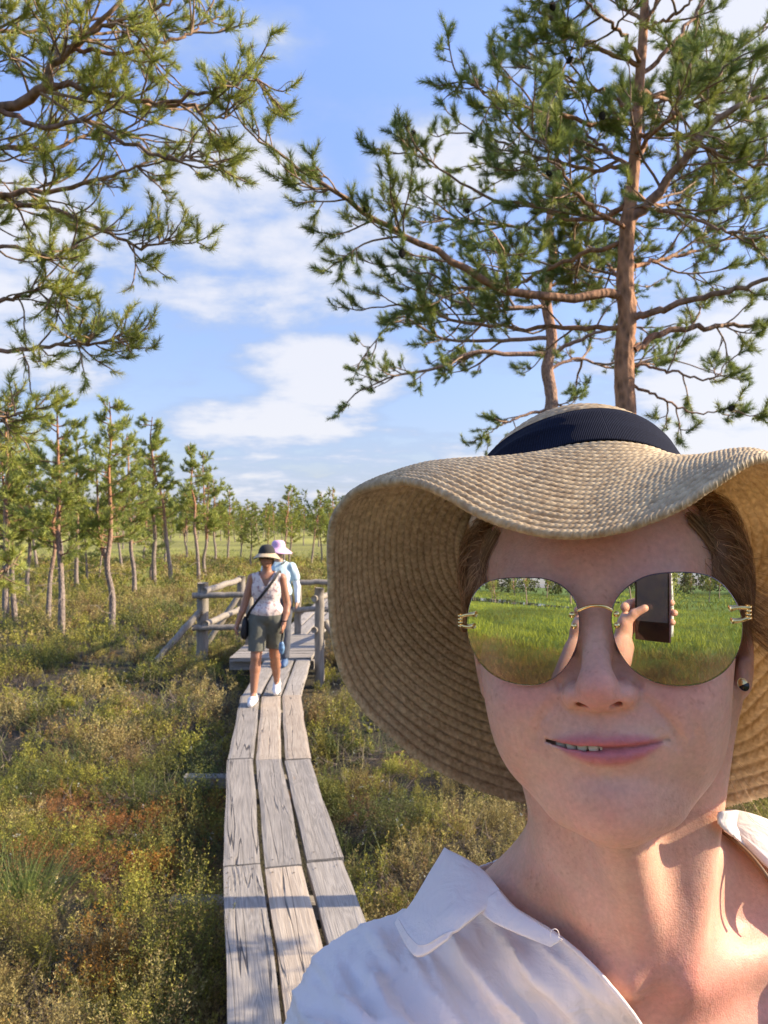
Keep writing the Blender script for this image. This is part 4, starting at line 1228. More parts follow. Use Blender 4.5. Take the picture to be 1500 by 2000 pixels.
def build_shirt():
    V, Q = nets(shirt_fn, (-110, 190, -440), (440, 640, -120), 2.6)
    N = vnormals(V, Q)
    front = 1 / (1 + np.exp((V[:, 1] - 505) / 12))
    V = V + N * fold_field(V, N)[:, None]
    p = project(V)
    sdp = poly_sd(p, NECK)
    back = V[:, 1] - 500
    # front: outside the neck polygon; back: below the collar line; in between blended
    cf = sdp / 3.0
    cb = -(V[:, 2] + 226 - 0.12 * (V[:, 0] - 140))
    c = np.where(V[:, 1] < 492, cf, np.where(V[:, 1] > 540, cb, cf * (540 - V[:, 1]) / 48 + cb * (V[:, 1] - 492) / 48))
    c = np.minimum(c, V[:, 2] + 436)                                   # joins the lower part
    c = np.minimum(c, np.where((V[:, 2] > -400) & (V[:, 0] < 60), V[:, 1] - 236, 99))   # cuff of the sleeve
    V1, Q1 = clip_mesh(V, Q, c)
    Vl, Ql = nets(lambda P: shirt_fn(P), (-60, 350, -960), (460, 640, -400), 6.0)
    Vl = Vl + vnormals(Vl, Ql) * (8 * (vnoise(Vl * (1, 1, .4), 0.02, 7, 3) - .5))[:, None]
    c = np.minimum(-(Vl[:, 2] + 432), Vl[:, 2] + 900); c = np.minimum(c, np.where(Vl[:, 0] > 330, Vl[:, 2] + 585, 99))
    V2, Q2 = clip_mesh(Vl, Ql, c)
    shirt = empty('shirt', tuple(mm((150, 480, -450))))
    tag(shirt, 'white cotton shirt with open collar worn by the smiling woman', 'shirt')
    O = np.array(shirt.location)
    m = MB(); m.add(mm(V1) - O, Q1); m.add(mm(V2) - O, Q2)
    o = m.build('shirt_body', COTTON, shirt)
    s = o.modifiers.new('thick', 'SOLIDIFY'); s.thickness = 0.0012; s.offset = -1
    # hem rolled along the neck opening
    def on_body(x, y, off):
        """point of the shirt surface behind photo point x, y"""
        d = np.array([(x - 750) / F, 1, -(y - HOR) / F]); ts = np.linspace(330, 600, 540)
        f = shirt_fn(ts[:, None] * d); i = np.argmax(f < off)
        return ts[i] * d
    line = loop_spline(NECK, np.linspace(0.3, 7.6, 90))
    pts = np.array([on_body(x, y, 1.0) for x, y in line]); 
    ker = np.hanning(9); ker /= ker.sum()
    pts = np.stack([np.convolve(np.pad(pts[:, k], 4, mode='edge'), ker, 'valid') for k in range(3)], 1)
    v, q, t = tube(pts, 1.25, 8, wob=0.04, rng=np.random.default_rng(2)); mesh_obj('neck_hem', mm(v) - O, [q, t], COTTON, shirt)
    # inner facing beside the collar: a strip of cloth laid over the shirt front
    def sheet(name, rows, nu, nv, puff, seed, thick=1.4, noise_amp=1.5, hem=None):
        """rows: list of curves (each a list of photo point + depth); lofted"""
        cur = np.array([spline([Wm(*p) for p in r], nu) for r in rows])
        S = np.stack([spline(cur[:, i], nv) for i in range(nu)], 0)
        gu = np.gradient(S, axis=0); gv = np.gradient(S, axis=1); n = np.cross(gu, gv); n /= np.linalg.norm(n, axis=2)[..., None] + 1e-9
        if n[..., 1].mean() > 0: n = -n
        u = np.linspace(0, 1, nu)[:, None]; w = np.linspace(0, 1, nv)[None]
        nz = vnoise(S.reshape(-1, 3), 0.05, seed, 3).reshape(nu, nv) - 0.5
        S = S + n * (puff * np.sin(np.pi * u) ** .6 * np.sin(np.pi * w) ** .6 + noise_amp * nz)[..., None]
        if hem: S = S + n * (hem * (np.exp(-((w - .93) / .035) ** 2) + np.exp(-((u - .95) / .03) ** 2) * 0))[..., None]
        Vt = np.concatenate([S.reshape(-1, 3), (S - n * thick).reshape(-1, 3)]); k = nu * nv; Qf = grid_faces(nu, nv)
        a, b, c_ = [Vt[Qf[len(Qf) // 2, j]] for j in (0, 1, 2)]
        if np.cross(b - a, c_ - a)[1] > 0: Qf = Qf[:, ::-1]
        brd = [i * nv for i in range(nu)] + [(nu - 1) * nv + j for j in range(1, nv)] + [i * nv + nv - 1 for i in range(nu - 2, -1, -1)] + [j for j in range(nv - 2, 0, -1)]
        rim = np.array([[brd[i], brd[(i + 1) % len(brd)], brd[(i + 1) % len(brd)] + k, brd[i] + k] for i in range(len(brd))])
        return mesh_obj(name, mm(Vt) - O, np.vstack([Qf, Qf[:, ::-1] + k, rim]), COTTON, shirt), S, n
    # left wing of the collar, folded outward
    c1, S, n = sheet('collar', [
        [(868, 1655, 470), (905, 1674, 455), (945, 1700, 440), (974, 1735, 424)],
        [(842, 1697, 462), (885, 1715, 446), (925, 1738, 431), (958, 1762, 419)],
        [(808, 1755, 452), (850, 1773, 434), (888, 1785, 420), (925, 1790, 412)],
        [(770, 1802, 441), (795, 1850, 420), (820, 1866, 411), (872, 1832, 408)]], 90, 90, 5, 3, hem=0.9)
    # hem stitching of the wing
    e = S[:, 84]; v, q, t = tube(e[4:-3] + n[4:-3, 84] * 0.3, 0.35, 5); mesh_obj('stitching', mm(v) - O, [q, t], COTTON, shirt)
    sheet('facing', [
        [(974, 1738, 423), (1000, 1768, 414), (1045, 1800, 405), (1098, 1834, 396)],
        [(955, 1752, 421), (985, 1782, 412), (1030, 1812, 404), (1086, 1842, 396)],
        [(930, 1775, 419), (965, 1802, 410), (1015, 1825, 403), (1075, 1850, 396)]], 60, 24, 1.0, 5, noise_amp=0.8)
    # collar on the photo's right, lying back on the shoulder
    sheet('collar', [
        [(1403, 1583, 505), (1440, 1583, 500), (1500, 1600, 490), (1570, 1640, 480)],
        [(1406, 1598, 498), (1440, 1612, 490), (1500, 1645, 478), (1575, 1695, 466)],
        [(1408, 1612, 490), (1445, 1642, 478), (1492, 1684, 464), (1575, 1760, 452)]], 60, 40, 5, 9, hem=0.9)
    # brown cord round the neck under the shirt
    v, q, t = tube(spline([Wm(1405, 1618, 486), Wm(1432, 1640, 478), Wm(1462, 1668, 468), Wm(1490, 1702, 456), Wm(1530, 1760, 448)], 30), 1.5, 8)
    cord = simple('brown_cord', (0.16, 0.085, 0.04), rough=0.7)
    co = empty('neck_cord', tuple(mm(Wm(1440, 1640, 480)))); tag(co, 'thin brown cord round the neck at the edge of the open shirt', 'cord')
    CO = np.array(co.location); mesh_obj('strand', mm(v) - CO, [q, t], cord, co)
    # little thread loop of a missing button
    a = np.linspace(-0.6, 3.9, 26)
    lp = np.array([Wm(1082, 1822, 394) + (2.2 * math.cos(k), -1.5, 2.8 * math.sin(k)) for k in a])
    v, q, t = tube(lp, 0.22, 6); mesh_obj('thread_loop', mm(v) - O, [q, t], COTTON, shirt)
build_shirt()

def build_lower():
    g = Field(); g.ell((150, 500, -870), (178, 124, 120))
    for s in (-1, 1): g.chain([(150 + s * 85, 500, -920), (150 + s * 94, 492, -1330), (150 + s * 95, 505, -1700)], [100, 76, 62], k=24, kk=20)
    v, q = nets(g, (-80, 340, -1770), (390, 660, -760), 8.0)
    v = v + vnormals(v, q) * (10 * (vnoise(v * (1, 1, .5), 0.02, 7, 3) - .5))[:, None]
    c = v[:, 2] + 1740; v, q = clip_mesh(v, q, c)
    t = empty('trousers', tuple(mm((150, 480, -1200)))); tag(t, 'dark blue trousers of the woman in the straw hat, below the picture', 'trousers')
    mesh_obj('trouser_legs', mm(v) - np.array(t.location), q, DENIM, t)
    for s in (-1, 1):
        g = Field(); x = 150 + s * 100
        g.chain([(x, 545, -1765), (x + s * 2, 480, -1762), (x + s * 8, 385, -1778)], [36, 38, 22], k=10, kk=16); g.cap((x, 530, -1770), (x, 530, -1725), 40, 38, k=10)
        v, q = nets(lambda P: np.maximum(g(P), -(P[:, 2] + 1797)), (x - 70, 330, -1805), (x + 70, 610, -1680), 5)
        o = mesh_obj('shoe', mm(v) - mm((x, 480, -1798)), q, simple('shoe_leather', (0.5, 0.48, 0.45)), None); o.location = mm((x, 480, -1798))
        tag(o, 'light walking shoe of the woman in the straw hat, below the picture', 'shoe', 'shoes of the woman in the straw hat')
build_lower()

def build_phone():
    ph = empty('phone', tuple(mm((0, -8, -68)))); O = np.array(ph.location)
    tag(ph, 'dark phone held upright in the hand that takes the picture', 'phone')
    case = simple('phone_case', (0.03, 0.012, 0.03), rough=0.4); glass = simple('phone_glass', (0.006, 0.006, 0.008), rough=0.06)
    v, q = box((0, -10.0, -70), (72, 8, 150)); o = mesh_obj('case', mm(v) - O, q, case, ph, smooth=False); bevel(o, 0.003, 3)
    v, q = box((0, -5.8, -70), (69, 0.8, 147)); o = mesh_obj('front_glass', mm(v) - O, q, glass, ph, smooth=False)
    sm, nt, b = new_mat('lit_screen')
    tc = nd(nt, 'ShaderNodeTexCoord'); no = nd(nt, 'ShaderNodeTexNoise'); no.inputs['Scale'].default_value = 40; nt.links.new(tc.outputs['Object'], no.inputs[0])
    cr = nd(nt, 'ShaderNodeValToRGB'); nt.links.new(no.outputs[0], cr.inputs[0]); cr.color_ramp.elements[0].color = (.03, .05, .12, 1); cr.color_ramp.elements[1].color = (.2, .16, .14, 1)
    nt.links.new(cr.outputs[0], b.inputs['Emission Color']); b.inputs['Emission Strength'].default_value = 0.2; b.inputs['Base Color'].default_value = (.01, .01, .01, 1); b.inputs['Roughness'].default_value = .1
    v, q = box((0, -5.2, -54), (62, 0.5, 100)); mesh_obj('screen', mm(v) - O, q, sm, ph, smooth=False)
build_phone()
# ------------------------------------------------------------------ ground
GZ = -0.27
def hummock(X, Y):
    P = np.stack([X, Y], 1)
    h = 0.24 * (vnoise(P, 1.3, 2, 3) - 0.5) + 0.10 * (vnoise(P, 0.35, 4, 2) - 0.5)
    h = h * np.clip(1.2 - np.hypot(X, Y) / 60, 0.15, 1)
    # trodden hollow under the boardwalk
    d = board_dist(X, Y)
    return GZ + h * np.clip(d / 0.5, 0.15, 1) - 0.10 * np.exp(-(d / 0.35) ** 2)

LEFT = [(-3.0, 0.62), (0.1, 0.01), (2.06, -0.42), (4.06, -0.861), (5.9, -1.219), (8.1, -1.517), (10.3, -1.614)]    # (Y, X) of the left edge
WID = [0.66, 0.66, 0.66, 0.655, 0.67, 0.652, 0.634]
def board_dist(X, Y):
    """0 inside the boardwalk strip, distance outside"""
    ys = np.array([l[0] for l in LEFT]); xs = np.array([l[1] for l in LEFT])
    c = np.interp(Y, ys, xs) + 0.33
    d = np.maximum(np.abs(X - c) - 0.33, 0)
    d1 = np.maximum(d, np.maximum(Y - 10.3, 0))
    # platform of the little bridge and the boards beyond it
    d2 = np.hypot(np.maximum(np.abs(X + 1.45) - 0.52, 0), np.maximum(np.abs(Y - 11.4) - 1.1, 0))
    d3 = np.hypot(np.maximum(np.abs(X + 1.35) - 0.4, 0), np.maximum(np.abs(Y - 16.5) - 4.2, 0))
    return np.minimum(np.minimum(d1, d2), d3)

def build_ground():
    def axis(lo, hi, near, step, far):
        a = list(np.arange(-near, near + 1e-6, step)); s = step
        p, n = [a[-1]], [a[0]]
        while p[-1] < far: s *= 1.09; p.append(p[-1] + s)
        s = step
        while n[-1] > -far: s *= 1.09; n.append(n[-1] - s)
        return np.array(sorted(set(n[1:] + a + p[1:])))
    xs = axis(0, 0, 5, 0.09, 1500); ys = axis(0, 0, 14, 0.10, 1500)
    X, Y = np.meshgrid(xs, ys, indexing='ij')
    Z = hummock(X.ravel(), Y.ravel())
    V = np.stack([X.ravel(), Y.ravel(), Z], 1)
    P = V[:, :2]
    g = np.array([0.050, 0.046, 0.015]); br = np.array([0.042, 0.028, 0.015]); red = np.array([0.12, 0.06, 0.02]); ye = np.array([0.26, 0.25, 0.045]); dk = np.array([0.02, 0.016, 0.010])
    n1 = vnoise(P, 0.8, 5, 4)[:, None]; n2 = vnoise(P, 2.2, 6, 3)[:, None]
    c = g * (1 - n1) + br * n1
    m = np.clip((n2 - 0.60) / 0.1, 0, 1) * (np.abs(Y.ravel() - 4.2) < 3.0)[:, None]; c = c * (1 - m) + red * m
    m = np.clip((0.38 - n2) / 0.12, 0, 1); c = c * (1 - 0.7 * m) + dk * 0.7 * m
    d = Y.ravel()[:, None]
    far = np.clip((d - 18) / 12, 0, 1); lum = vnoise(np.stack([P[:, 0] * 0.25, P[:, 1]], 1), 0.16, 9, 3)[:, None]
    c = c * (1 - far) + far * (ye * (0.75 + 0.9 * np.clip((lum - 0.35) * 2.5, 0, 1)))
    back = np.clip((-d - 2) / 3, 0, 1); c = c * (1 - back) + back * np.array([0.12, 0.20, 0.03])
    m, nt, b = new_mat('bog_ground'); L = nt.links
    at = nd(nt, 'ShaderNodeAttribute', attribute_name='Col'); tc = nd(nt, 'ShaderNodeTexCoord')
    no = nd(nt, 'ShaderNodeTexNoise'); no.inputs['Scale'].default_value = 45; no.inputs['Detail'].default_value = 6; L.new(tc.outputs['Object'], no.inputs[0])
    mr = nd(nt, 'ShaderNodeMapRange'); L.new(no.outputs[0], mr.inputs[0]); mr.inputs[3].default_value = 0.4; mr.inputs[4].default_value = 1.6
    mu = nd(nt, 'ShaderNodeVectorMath', operation='SCALE'); L.new(at.outputs['Color'], mu.inputs[0]); L.new(mr.outputs[0], mu.inputs[3])
    L.new(mu.outputs[0], b.inputs['Base Color']); b.inputs['Roughness'].default_value = 0.95
    bp = nd(nt, 'ShaderNodeBump'); bp.inputs['Distance'].default_value = 0.03; L.new(no.outputs[0], bp.inputs['Height']); L.new(bp.outputs[0], b.inputs['Normal'])
    o = mesh_obj('ground', V, grid_faces(len(xs), len(ys)), m, col=c)
    tag(o, kind='structure')
build_ground()

def build_pond():
    m, nt, b = new_mat('pond_water'); b.inputs['Base Color'].default_value = (0.02, 0.03, 0.035, 1); b.inputs['Roughness'].default_value = 0.04
    no = nd(nt, 'ShaderNodeTexNoise'); no.inputs['Scale'].default_value = 6; tc = nd(nt, 'ShaderNodeTexCoord'); nt.links.new(tc.outputs['Object'], no.inputs[0])
    bp = nd(nt, 'ShaderNodeBump'); bp.inputs['Strength'].default_value = 0.1; nt.links.new(no.outputs[0], bp.inputs['Height']); nt.links.new(bp.outputs[0], b.inputs['Normal'])
    a = np.linspace(0, 2 * np.pi, 60, endpoint=False); r = 1 + 0.25 * np.sin(3 * a + 1) + 0.12 * np.sin(7 * a)
    V = [(0, 0, 0)] + [(9 * k * math.cos(t), 3.2 * k * math.sin(t), 0) for t, k in zip(a, r)]
    T = np.array([(0, i + 1, (i + 1) % 60 + 1) for i in range(60)])
    o = mesh_obj('pond', V, T, m); o.location = (-22, -24, GZ + 0.07); tag(o, kind='structure')
build_pond()

# ------------------------------------------------------------------ low bog plants
def blades(base, d, length, width, col, rng, bend=0.0):
    """one narrow triangle (or bent quad strip) per blade"""
    n = len(base); side = np.cross(d, rng.standard_normal((n, 3))); side /= np.linalg.norm(side, axis=1)[:, None] + 1e-9
    w = side * (width / 2)[:, None] if np.ndim(width) else side * width / 2
    tip = base + d * length[:, None]
    if bend is None or np.all(bend == 0):
        V = np.stack([base - w, base + w, tip], 1).reshape(-1, 3)
        T = np.arange(3 * n).reshape(n, 3)
        return V, T, np.repeat(col, 3, 0)
    mid = base + d * length[:, None] * 0.55; tip = tip + bend
    V = np.stack([base - w, base + w, mid + w * .8 + bend * .25, mid - w * .8 + bend * .25, tip], 1).reshape(-1, 3)
    i = np.arange(n) * 5
    T = np.concatenate([np.stack([i, i + 1, i + 2], 1), np.stack([i, i + 2, i + 3], 1), np.stack([i + 3, i + 2, i + 4], 1)])
    return V, T, np.repeat(col, 5, 0)

PAL = np.array([(0.125, 0.125, 0.028), (0.21, 0.18, 0.045), (0.17, 0.11, 0.05), (0.07, 0.082, 0.024), (0.27, 0.21, 0.09), (0.24, 0.22, 0.04)])
def patch_colour(P, rng):
    n = len(P)
    a = vnoise(P, 1.3, 21, 3); b = vnoise(P, 3.1, 23, 2); k = np.clip(((a - 0.3) / 0.4) * 6 + rng.normal(0, 1.1, n), 0, 5.99).astype(int)
    order = np.array([3, 0, 5, 1, 2, 4])
    c = 1.4 * PAL[order[k]] * np.array([.97, 1.0, .85]) * (0.75 + 0.5 * b)[:, None] * rng.uniform(0.7, 1.3, n)[:, None]
    return c

def sprigs(pts, h, nleaf, leaf, col, rng, lean=0.22, spread=0.9, colj=0.2):
    """upright shoots: a thin stem with many small leaves"""
    n = len(pts)
    ax = np.stack([rng.normal(0, lean, n), rng.normal(0, lean, n), np.ones(n)], 1); ax /= np.linalg.norm(ax, axis=1)[:, None]
    Vs, Ts, Cs = [], [], []; o = 0
    v, t, c = blades(pts, ax, h, np.full(n, leaf * 0.18), np.tile([0.10, 0.07, 0.045], (n, 1)), rng, 0.0)
    Vs.append(v); Ts.append(t + o); Cs.append(c); o += len(v)
    tt = rng.uniform(0.25, 1.0, (n, nleaf)); th = rng.uniform(0, 2 * np.pi, (n, nleaf)); sp = rng.uniform(0.35, 1.0, (n, nleaf)) * spread
    side = np.stack([np.cos(th), np.sin(th), np.zeros_like(th)], -1)
    # branching: leaves sit on short side arms
    arm = (rng.uniform(0, 1, (n, nleaf)) ** 2) * 0.25 * h[:, None] * np.sin(np.pi * np.clip(tt, 0, 1)) + 0.002
    base = pts[:, None] + ax[:, None] * (h[:, None] * tt)[..., None] + side * arm[..., None]
    d = ax[:, None] * (1.15 - sp)[..., None] + side * sp[..., None]; d /= np.linalg.norm(d, axis=-1)[..., None]
    L_ = leaf * rng.uniform(0.6, 1.3, (n, nleaf))
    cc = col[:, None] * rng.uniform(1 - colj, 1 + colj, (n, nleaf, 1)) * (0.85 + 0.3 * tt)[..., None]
    v, t, c = blades(base.reshape(-1, 3), d.reshape(-1, 3), L_.ravel(), L_.ravel() * 0.36, cc.reshape(-1, 3), rng, 0.0)
    Vs.append(v); Ts.append(t + o); Cs.append(c)
    return np.concatenate(Vs), np.concatenate(Ts), np.concatenate(Cs)

def in_view(X, Y, m=0.4):
    return (np.abs(X) < Y * 0.5 + m)
LEAF = leafy('bog_leaves', trans=0.24)
def scatter(rng, x0, x1, y0, y1, dens, clear=0.03):
    n = int((x1 - x0) * (y1 - y0) * dens); X = rng.uniform(x0, x1, n); Y = rng.uniform(y0, y1, n)
    m = in_view(X, Y) & (board_dist(X, Y) > clear + rng.uniform(0, 0.05, n))
    return X[m], Y[m]
def veg_object(name, pieces):
    o = 0; Vs, Ts, Cs = [], [], []
    for v, t, c in pieces: Vs.append(v); Ts.append(t + o); Cs.append(c); o += len(v)
    ob = mesh_obj(name, np.concatenate(Vs), np.concatenate(Ts), LEAF, smooth=False, col=np.concatenate(Cs)); tag(ob, kind='stuff')
    return ob
def build_plants():
    rng = np.random.default_rng(11)
    out = []
    # (y range, plants per m2, leaves, leaf size, height)
    for (y0, y1, dens, nl, leaf, hh, clear) in [(1.9, 3.8, 1400, 66, 0.0108, 0.22, .0), (3.8, 6.5, 850, 50, 0.0125, 0.21, .0), (6.5, 12.5, 300, 34, 0.022, 0.24, .01), (12.5, 24, 100, 26, 0.036, 0.26, .08), (24, 45, 22, 22, 0.075, 0.30, .2)]:
        X, Y = scatter(rng, -y1 * .5 - .5, y1 * .5 + .5, y0, y1, dens, clear)
        # shoots stand together in small bushes
        nc = 13 if y0 < 12 else 7; k = max(1, len(X) // nc); X0, Y0 = X[:k], Y[:k]; sg = (0.050, 0.055, 0.07, 0.12, 0.3)[[1.9, 3.8, 6.5, 12.5, 24].index(y0)]
        bsz = rng.uniform(.55, 1.35, k); off = rng.normal(0, 1, (k, nc, 2)) * (sg * bsz)[:, None, None]
        X = (X0[:, None] + off[..., 0]).ravel(); Y = (Y0[:, None] + off[..., 1]).ravel(); bid = np.repeat(np.arange(k), nc)
        dist = np.hypot(off[..., 0], off[..., 1]).ravel() / (sg * bsz[bid]); bc = patch_colour(np.stack([X0, Y0], 1), rng)
        ok = board_dist(X, Y) > clear; X, Y, bid, dist = X[ok], Y[ok], bid[ok], dist[ok]
        P = np.stack([X, Y], 1); moss = vnoise(P, 2.6, 33, 2); keep = rng.random(len(X)) < np.clip((moss - .22) * 3.2, .12, 1)
        X, Y, P, bid, dist = X[keep], Y[keep], P[keep], bid[keep], dist[keep]
        h = hh * (0.12 + 1.6 * np.clip(vnoise(P, 2.6, 33, 2) * 1.5 - .25, 0, 1)) * bsz[bid] * np.clip(1.15 - .22 * dist, .4, 1.2) * rng.uniform(0.75, 1.2, len(X)) * np.clip(board_dist(X, Y) / 0.35 + 0.72, 0.6, 1)
        pts = np.stack([X, Y, hummock(X, Y) - 0.01], 1)
        out.append(sprigs(pts, h, nl, leaf, bc[bid] * rng.uniform(.85, 1.15, (len(X), 1)), rng, lean=0.22))
    # grey-brown dead twigs among the shoots
    for (y0, y1, dens, w) in [(1.9, 4.5, 300, .0022), (4.5, 10, 110, .004)]:
        X, Y = scatter(rng, -y1 * .5 - .5, y1 * .5 + .5, y0, y1, dens, 0.02); P = np.stack([X, Y], 1); m = rng.random(len(X)) < np.clip((vnoise(P, 1.9, 71, 2) - .35) * 3, .05, 1); X, Y = X[m], Y[m]; n = len(X)
        a = rng.uniform(0, 6.283, n)
        for k in range(4):
            b = a + rng.normal(0, .6, n); d = np.stack([np.cos(b), np.sin(b), rng.uniform(.1, 1.1, n)], 1); d /= np.linalg.norm(d, axis=1)[:, None]
            L_ = rng.uniform(.07, .22, n); out.append(blades(np.stack([X, Y, hummock(X, Y) + .03], 1), d, L_, np.full(n, w), np.tile([.27, .21, .17], (n, 1)) * rng.uniform(.5, 1.3, (n, 1)), rng, rng.normal(0, .03, (n, 3))))
    veg_object('heather', out)
    # orange and red moss cushions with short shoots
    out = []
    for (cx, cy, r, n, c) in [(-1.55, 5.4, .55, 900, (.42, .12, .02)), (-1.9, 5.2, .5, 700, (.36, .10, .03)), (-1.35, 4.55, .22, 500, (.50, .17, .02)), (-1.75, 4.5, .3, 400, (.30, .07, .03)), (-1.25, 3.62, .25, 700, (.48, .19, .02)), (-1.1, 3.45, .15, 300, (.5, .2, .02)),
                              (-2.4, 5.6, .35, 400, (.40, .14, .05)), (-2.1, 4.6, .25, 260, (.36, .10, .04)), (-1.15, 5.7, .3, 350, (.5, .19, .03)), (-1.0, 4.2, .2, 200, (.40, .15, .03)), (-3.0, 7.5, .5, 260, (.34, .14, .04)), (0.25, 4.9, .3, 200, (.3, .2, .03)), (-1.6, 3.0, .16, 160, (.40, .20, .03)), (-0.95, 2.6, .12, 100, (.42, .2, .02))]:
        n = int(n * .42); a = rng.uniform(0, 2 * np.pi, n); k = 1.25 * r * np.sqrt(rng.uniform(0, 1, n)) * (0.6 + 0.4 * np.sin(3 * a + cx * 9))
        X = cx + k * np.cos(a) * 1.3; Y = cy + k * np.sin(a); m = board_dist(X, Y) > .03; X, Y = X[m], Y[m]
        pts = np.stack([X, Y, hummock(X, Y) + 0.03], 1)
        out.append(sprigs(pts, rng.uniform(0.08, 0.19, len(X)), 24, 0.011, (np.array(c) * .6 + np.array([.24, .19, .05]) * .4) * rng.uniform(0.6, 1.25, (len(X), 1)), rng, lean=0.3))
    veg_object('moss', out)
    # sedge and straw-coloured grass
    out = []
    for (y0, y1, dens, w) in [(1.9, 4.5, 260, 0.0022), (4.5, 9, 120, 0.0035), (9, 20, 50, 0.006), (20, 60, 14, 0.018)]:
        X, Y = scatter(rng, -y1 * .5 - .5, y1 * .5 + .5, y0, y1, dens, 0.0)
        P = np.stack([X, Y], 1); k = vnoise(P, 0.9, 41, 2); m = rng.random(len(X)) < np.clip((k - 0.32) * 3.0, 0.06, 1); X, Y, P = X[m], Y[m], P[m]
        n = len(X); d = np.stack([rng.normal(0, .28, n), rng.normal(0, .28, n), np.ones(n)], 1); d /= np.linalg.norm(d, axis=1)[:, None]
        L_ = rng.uniform(0.16, 0.38, n); t = rng.uniform(0, 1, n)[:, None]
        c = np.array([0.10, 0.17, 0.03]) * (1 - t) + np.array([0.38, 0.33, 0.15]) * t
        if y0 >= 20: c = c * 0.5 + np.array([0.22, 0.25, 0.04]) * 0.7
        bend = d * np.array([1, 1, 0]) * L_[:, None] * rng.uniform(0.2, 0.9, (n, 1)) + np.array([0, 0, -1.0]) * (L_ * rng.uniform(0.0, 0.25, n))[:, None]
        out.append(blades(np.stack([X, Y, hummock(X, Y)], 1), d, L_, np.full(n, w), c, rng, bend))
    # a few green grass tufts
    for (cx, cy, n, hh) in [(-1.95, 4.15, 420, .30), (-2.15, 4.4, 260, .28), (-1.02, 5.2, 200, .24), (-0.3, 5.0, 120, .2), (-2.6, 6.6, 300, .3), (0.1, 3.8, 140, .2), (-0.95, 2.9, 90, .18)]:
        a = rng.normal(0, .10, (n, 2)); X, Y = cx + a[:, 0], cy + a[:, 1]; m = board_dist(X, Y) > .02; X, Y, a = X[m], Y[m], a[m]; n = len(X)
        d = np.stack([a[:, 0] * 3.5 + rng.normal(0, .15, n), a[:, 1] * 3.5 + rng.normal(0, .15, n), np.ones(n)], 1); d /= np.linalg.norm(d, axis=1)[:, None]
        L_ = hh * rng.uniform(0.6, 1.2, n); c = np.array([0.15, 0.19, 0.05]) * rng.uniform(.6, 1.3, (n, 1))
        out.append(blades(np.stack([X, Y, hummock(X, Y)], 1), d, L_, np.full(n, .0028), c, rng, d * np.array([1, 1, 0]) * L_[:, None] * .7 - np.array([0, 0, 1.]) * (L_ * .12)[:, None]))
    veg_object('grass', out)
    # pale specks: lichen, seed heads
    n = 420; X = rng.uniform(-4, 2, n); Y = rng.uniform(2, 10, n); m = in_view(X, Y) & (board_dist(X, Y) > .05); X, Y = X[m], Y[m]; n = len(X)
    b = np.repeat(np.stack([X, Y, hummock(X, Y) + rng.uniform(.08, .22, n)], 1), 6, 0) + rng.normal(0, .006, (n * 6, 3))
    d = rng.standard_normal((n * 6, 3)); d /= np.linalg.norm(d, axis=1)[:, None]
    o = veg_object('lichen', [blades(b, d, np.full(n * 6, .011), np.full(n * 6, .006), np.tile([0.50, 0.52, 0.45], (n * 6, 1)) * rng.uniform(.6, 1.2, (n * 6, 1)), rng, 0.0)])
    # meadow behind the lens, seen in the mirrored glasses
    out = []
    for (y0, y1, n, w, h) in [(0.7, 6, 30000, .004, .22), (6, 20, 42000, .014, .26), (20, 60, 16000, .06, .34)]:
        Y = -rng.uniform(y0, y1, n); X = rng.uniform(-1, 1, n) * (np.abs(Y) * 1.2 + 2); m = board_dist(X, Y) > .05
        m &= ~((((X + 22) / 9.6) ** 2 + ((Y + 24) / 3.6) ** 2) < 1); X, Y = X[m], Y[m]; n = len(X)
        d = np.stack([rng.normal(0, .3, n), rng.normal(0, .3, n), np.ones(n)], 1); d /= np.linalg.norm(d, axis=1)[:, None]
        g = vnoise(np.stack([X * .4, Y], 1), .45, 61, 3)[:, None]; g = np.clip((g - .5) * 2.2 + .5, 0, 1)
        k = np.clip((Y + 5.5 + 4 * g[:, 0]) / 2.2, 0, 1)[:, None]
        c = (np.array([0.22, 0.26, 0.03]) * (1.5 - g)) * (1 - k) + k * np.array([0.24, 0.18, 0.08]); L_ = h * rng.uniform(.6, 1.3, n)
        out.append(blades(np.stack([X, Y, hummock(X, Y)], 1), d, L_, np.full(n, w), c * rng.uniform(.7, 1.3, (n, 1)), rng, d * np.array([1, 1, 0]) * L_[:, None] * .4))
    n = 12000; Y = -rng.uniform(.6, 6.5, n); X = rng.uniform(-1, 1, n) * (np.abs(Y) * 1.1 + 1.5); m = board_dist(X, Y) > .05; X, Y = X[m], Y[m]; P = np.stack([X, Y], 1)
    out.append(sprigs(np.stack([X, Y, hummock(X, Y)], 1), rng.uniform(.1, .28, len(X)), 20, .022, patch_colour(P, rng) * np.array([1.15, .95, .9]), rng))
    veg_object('meadow_grass', out)
build_plants()

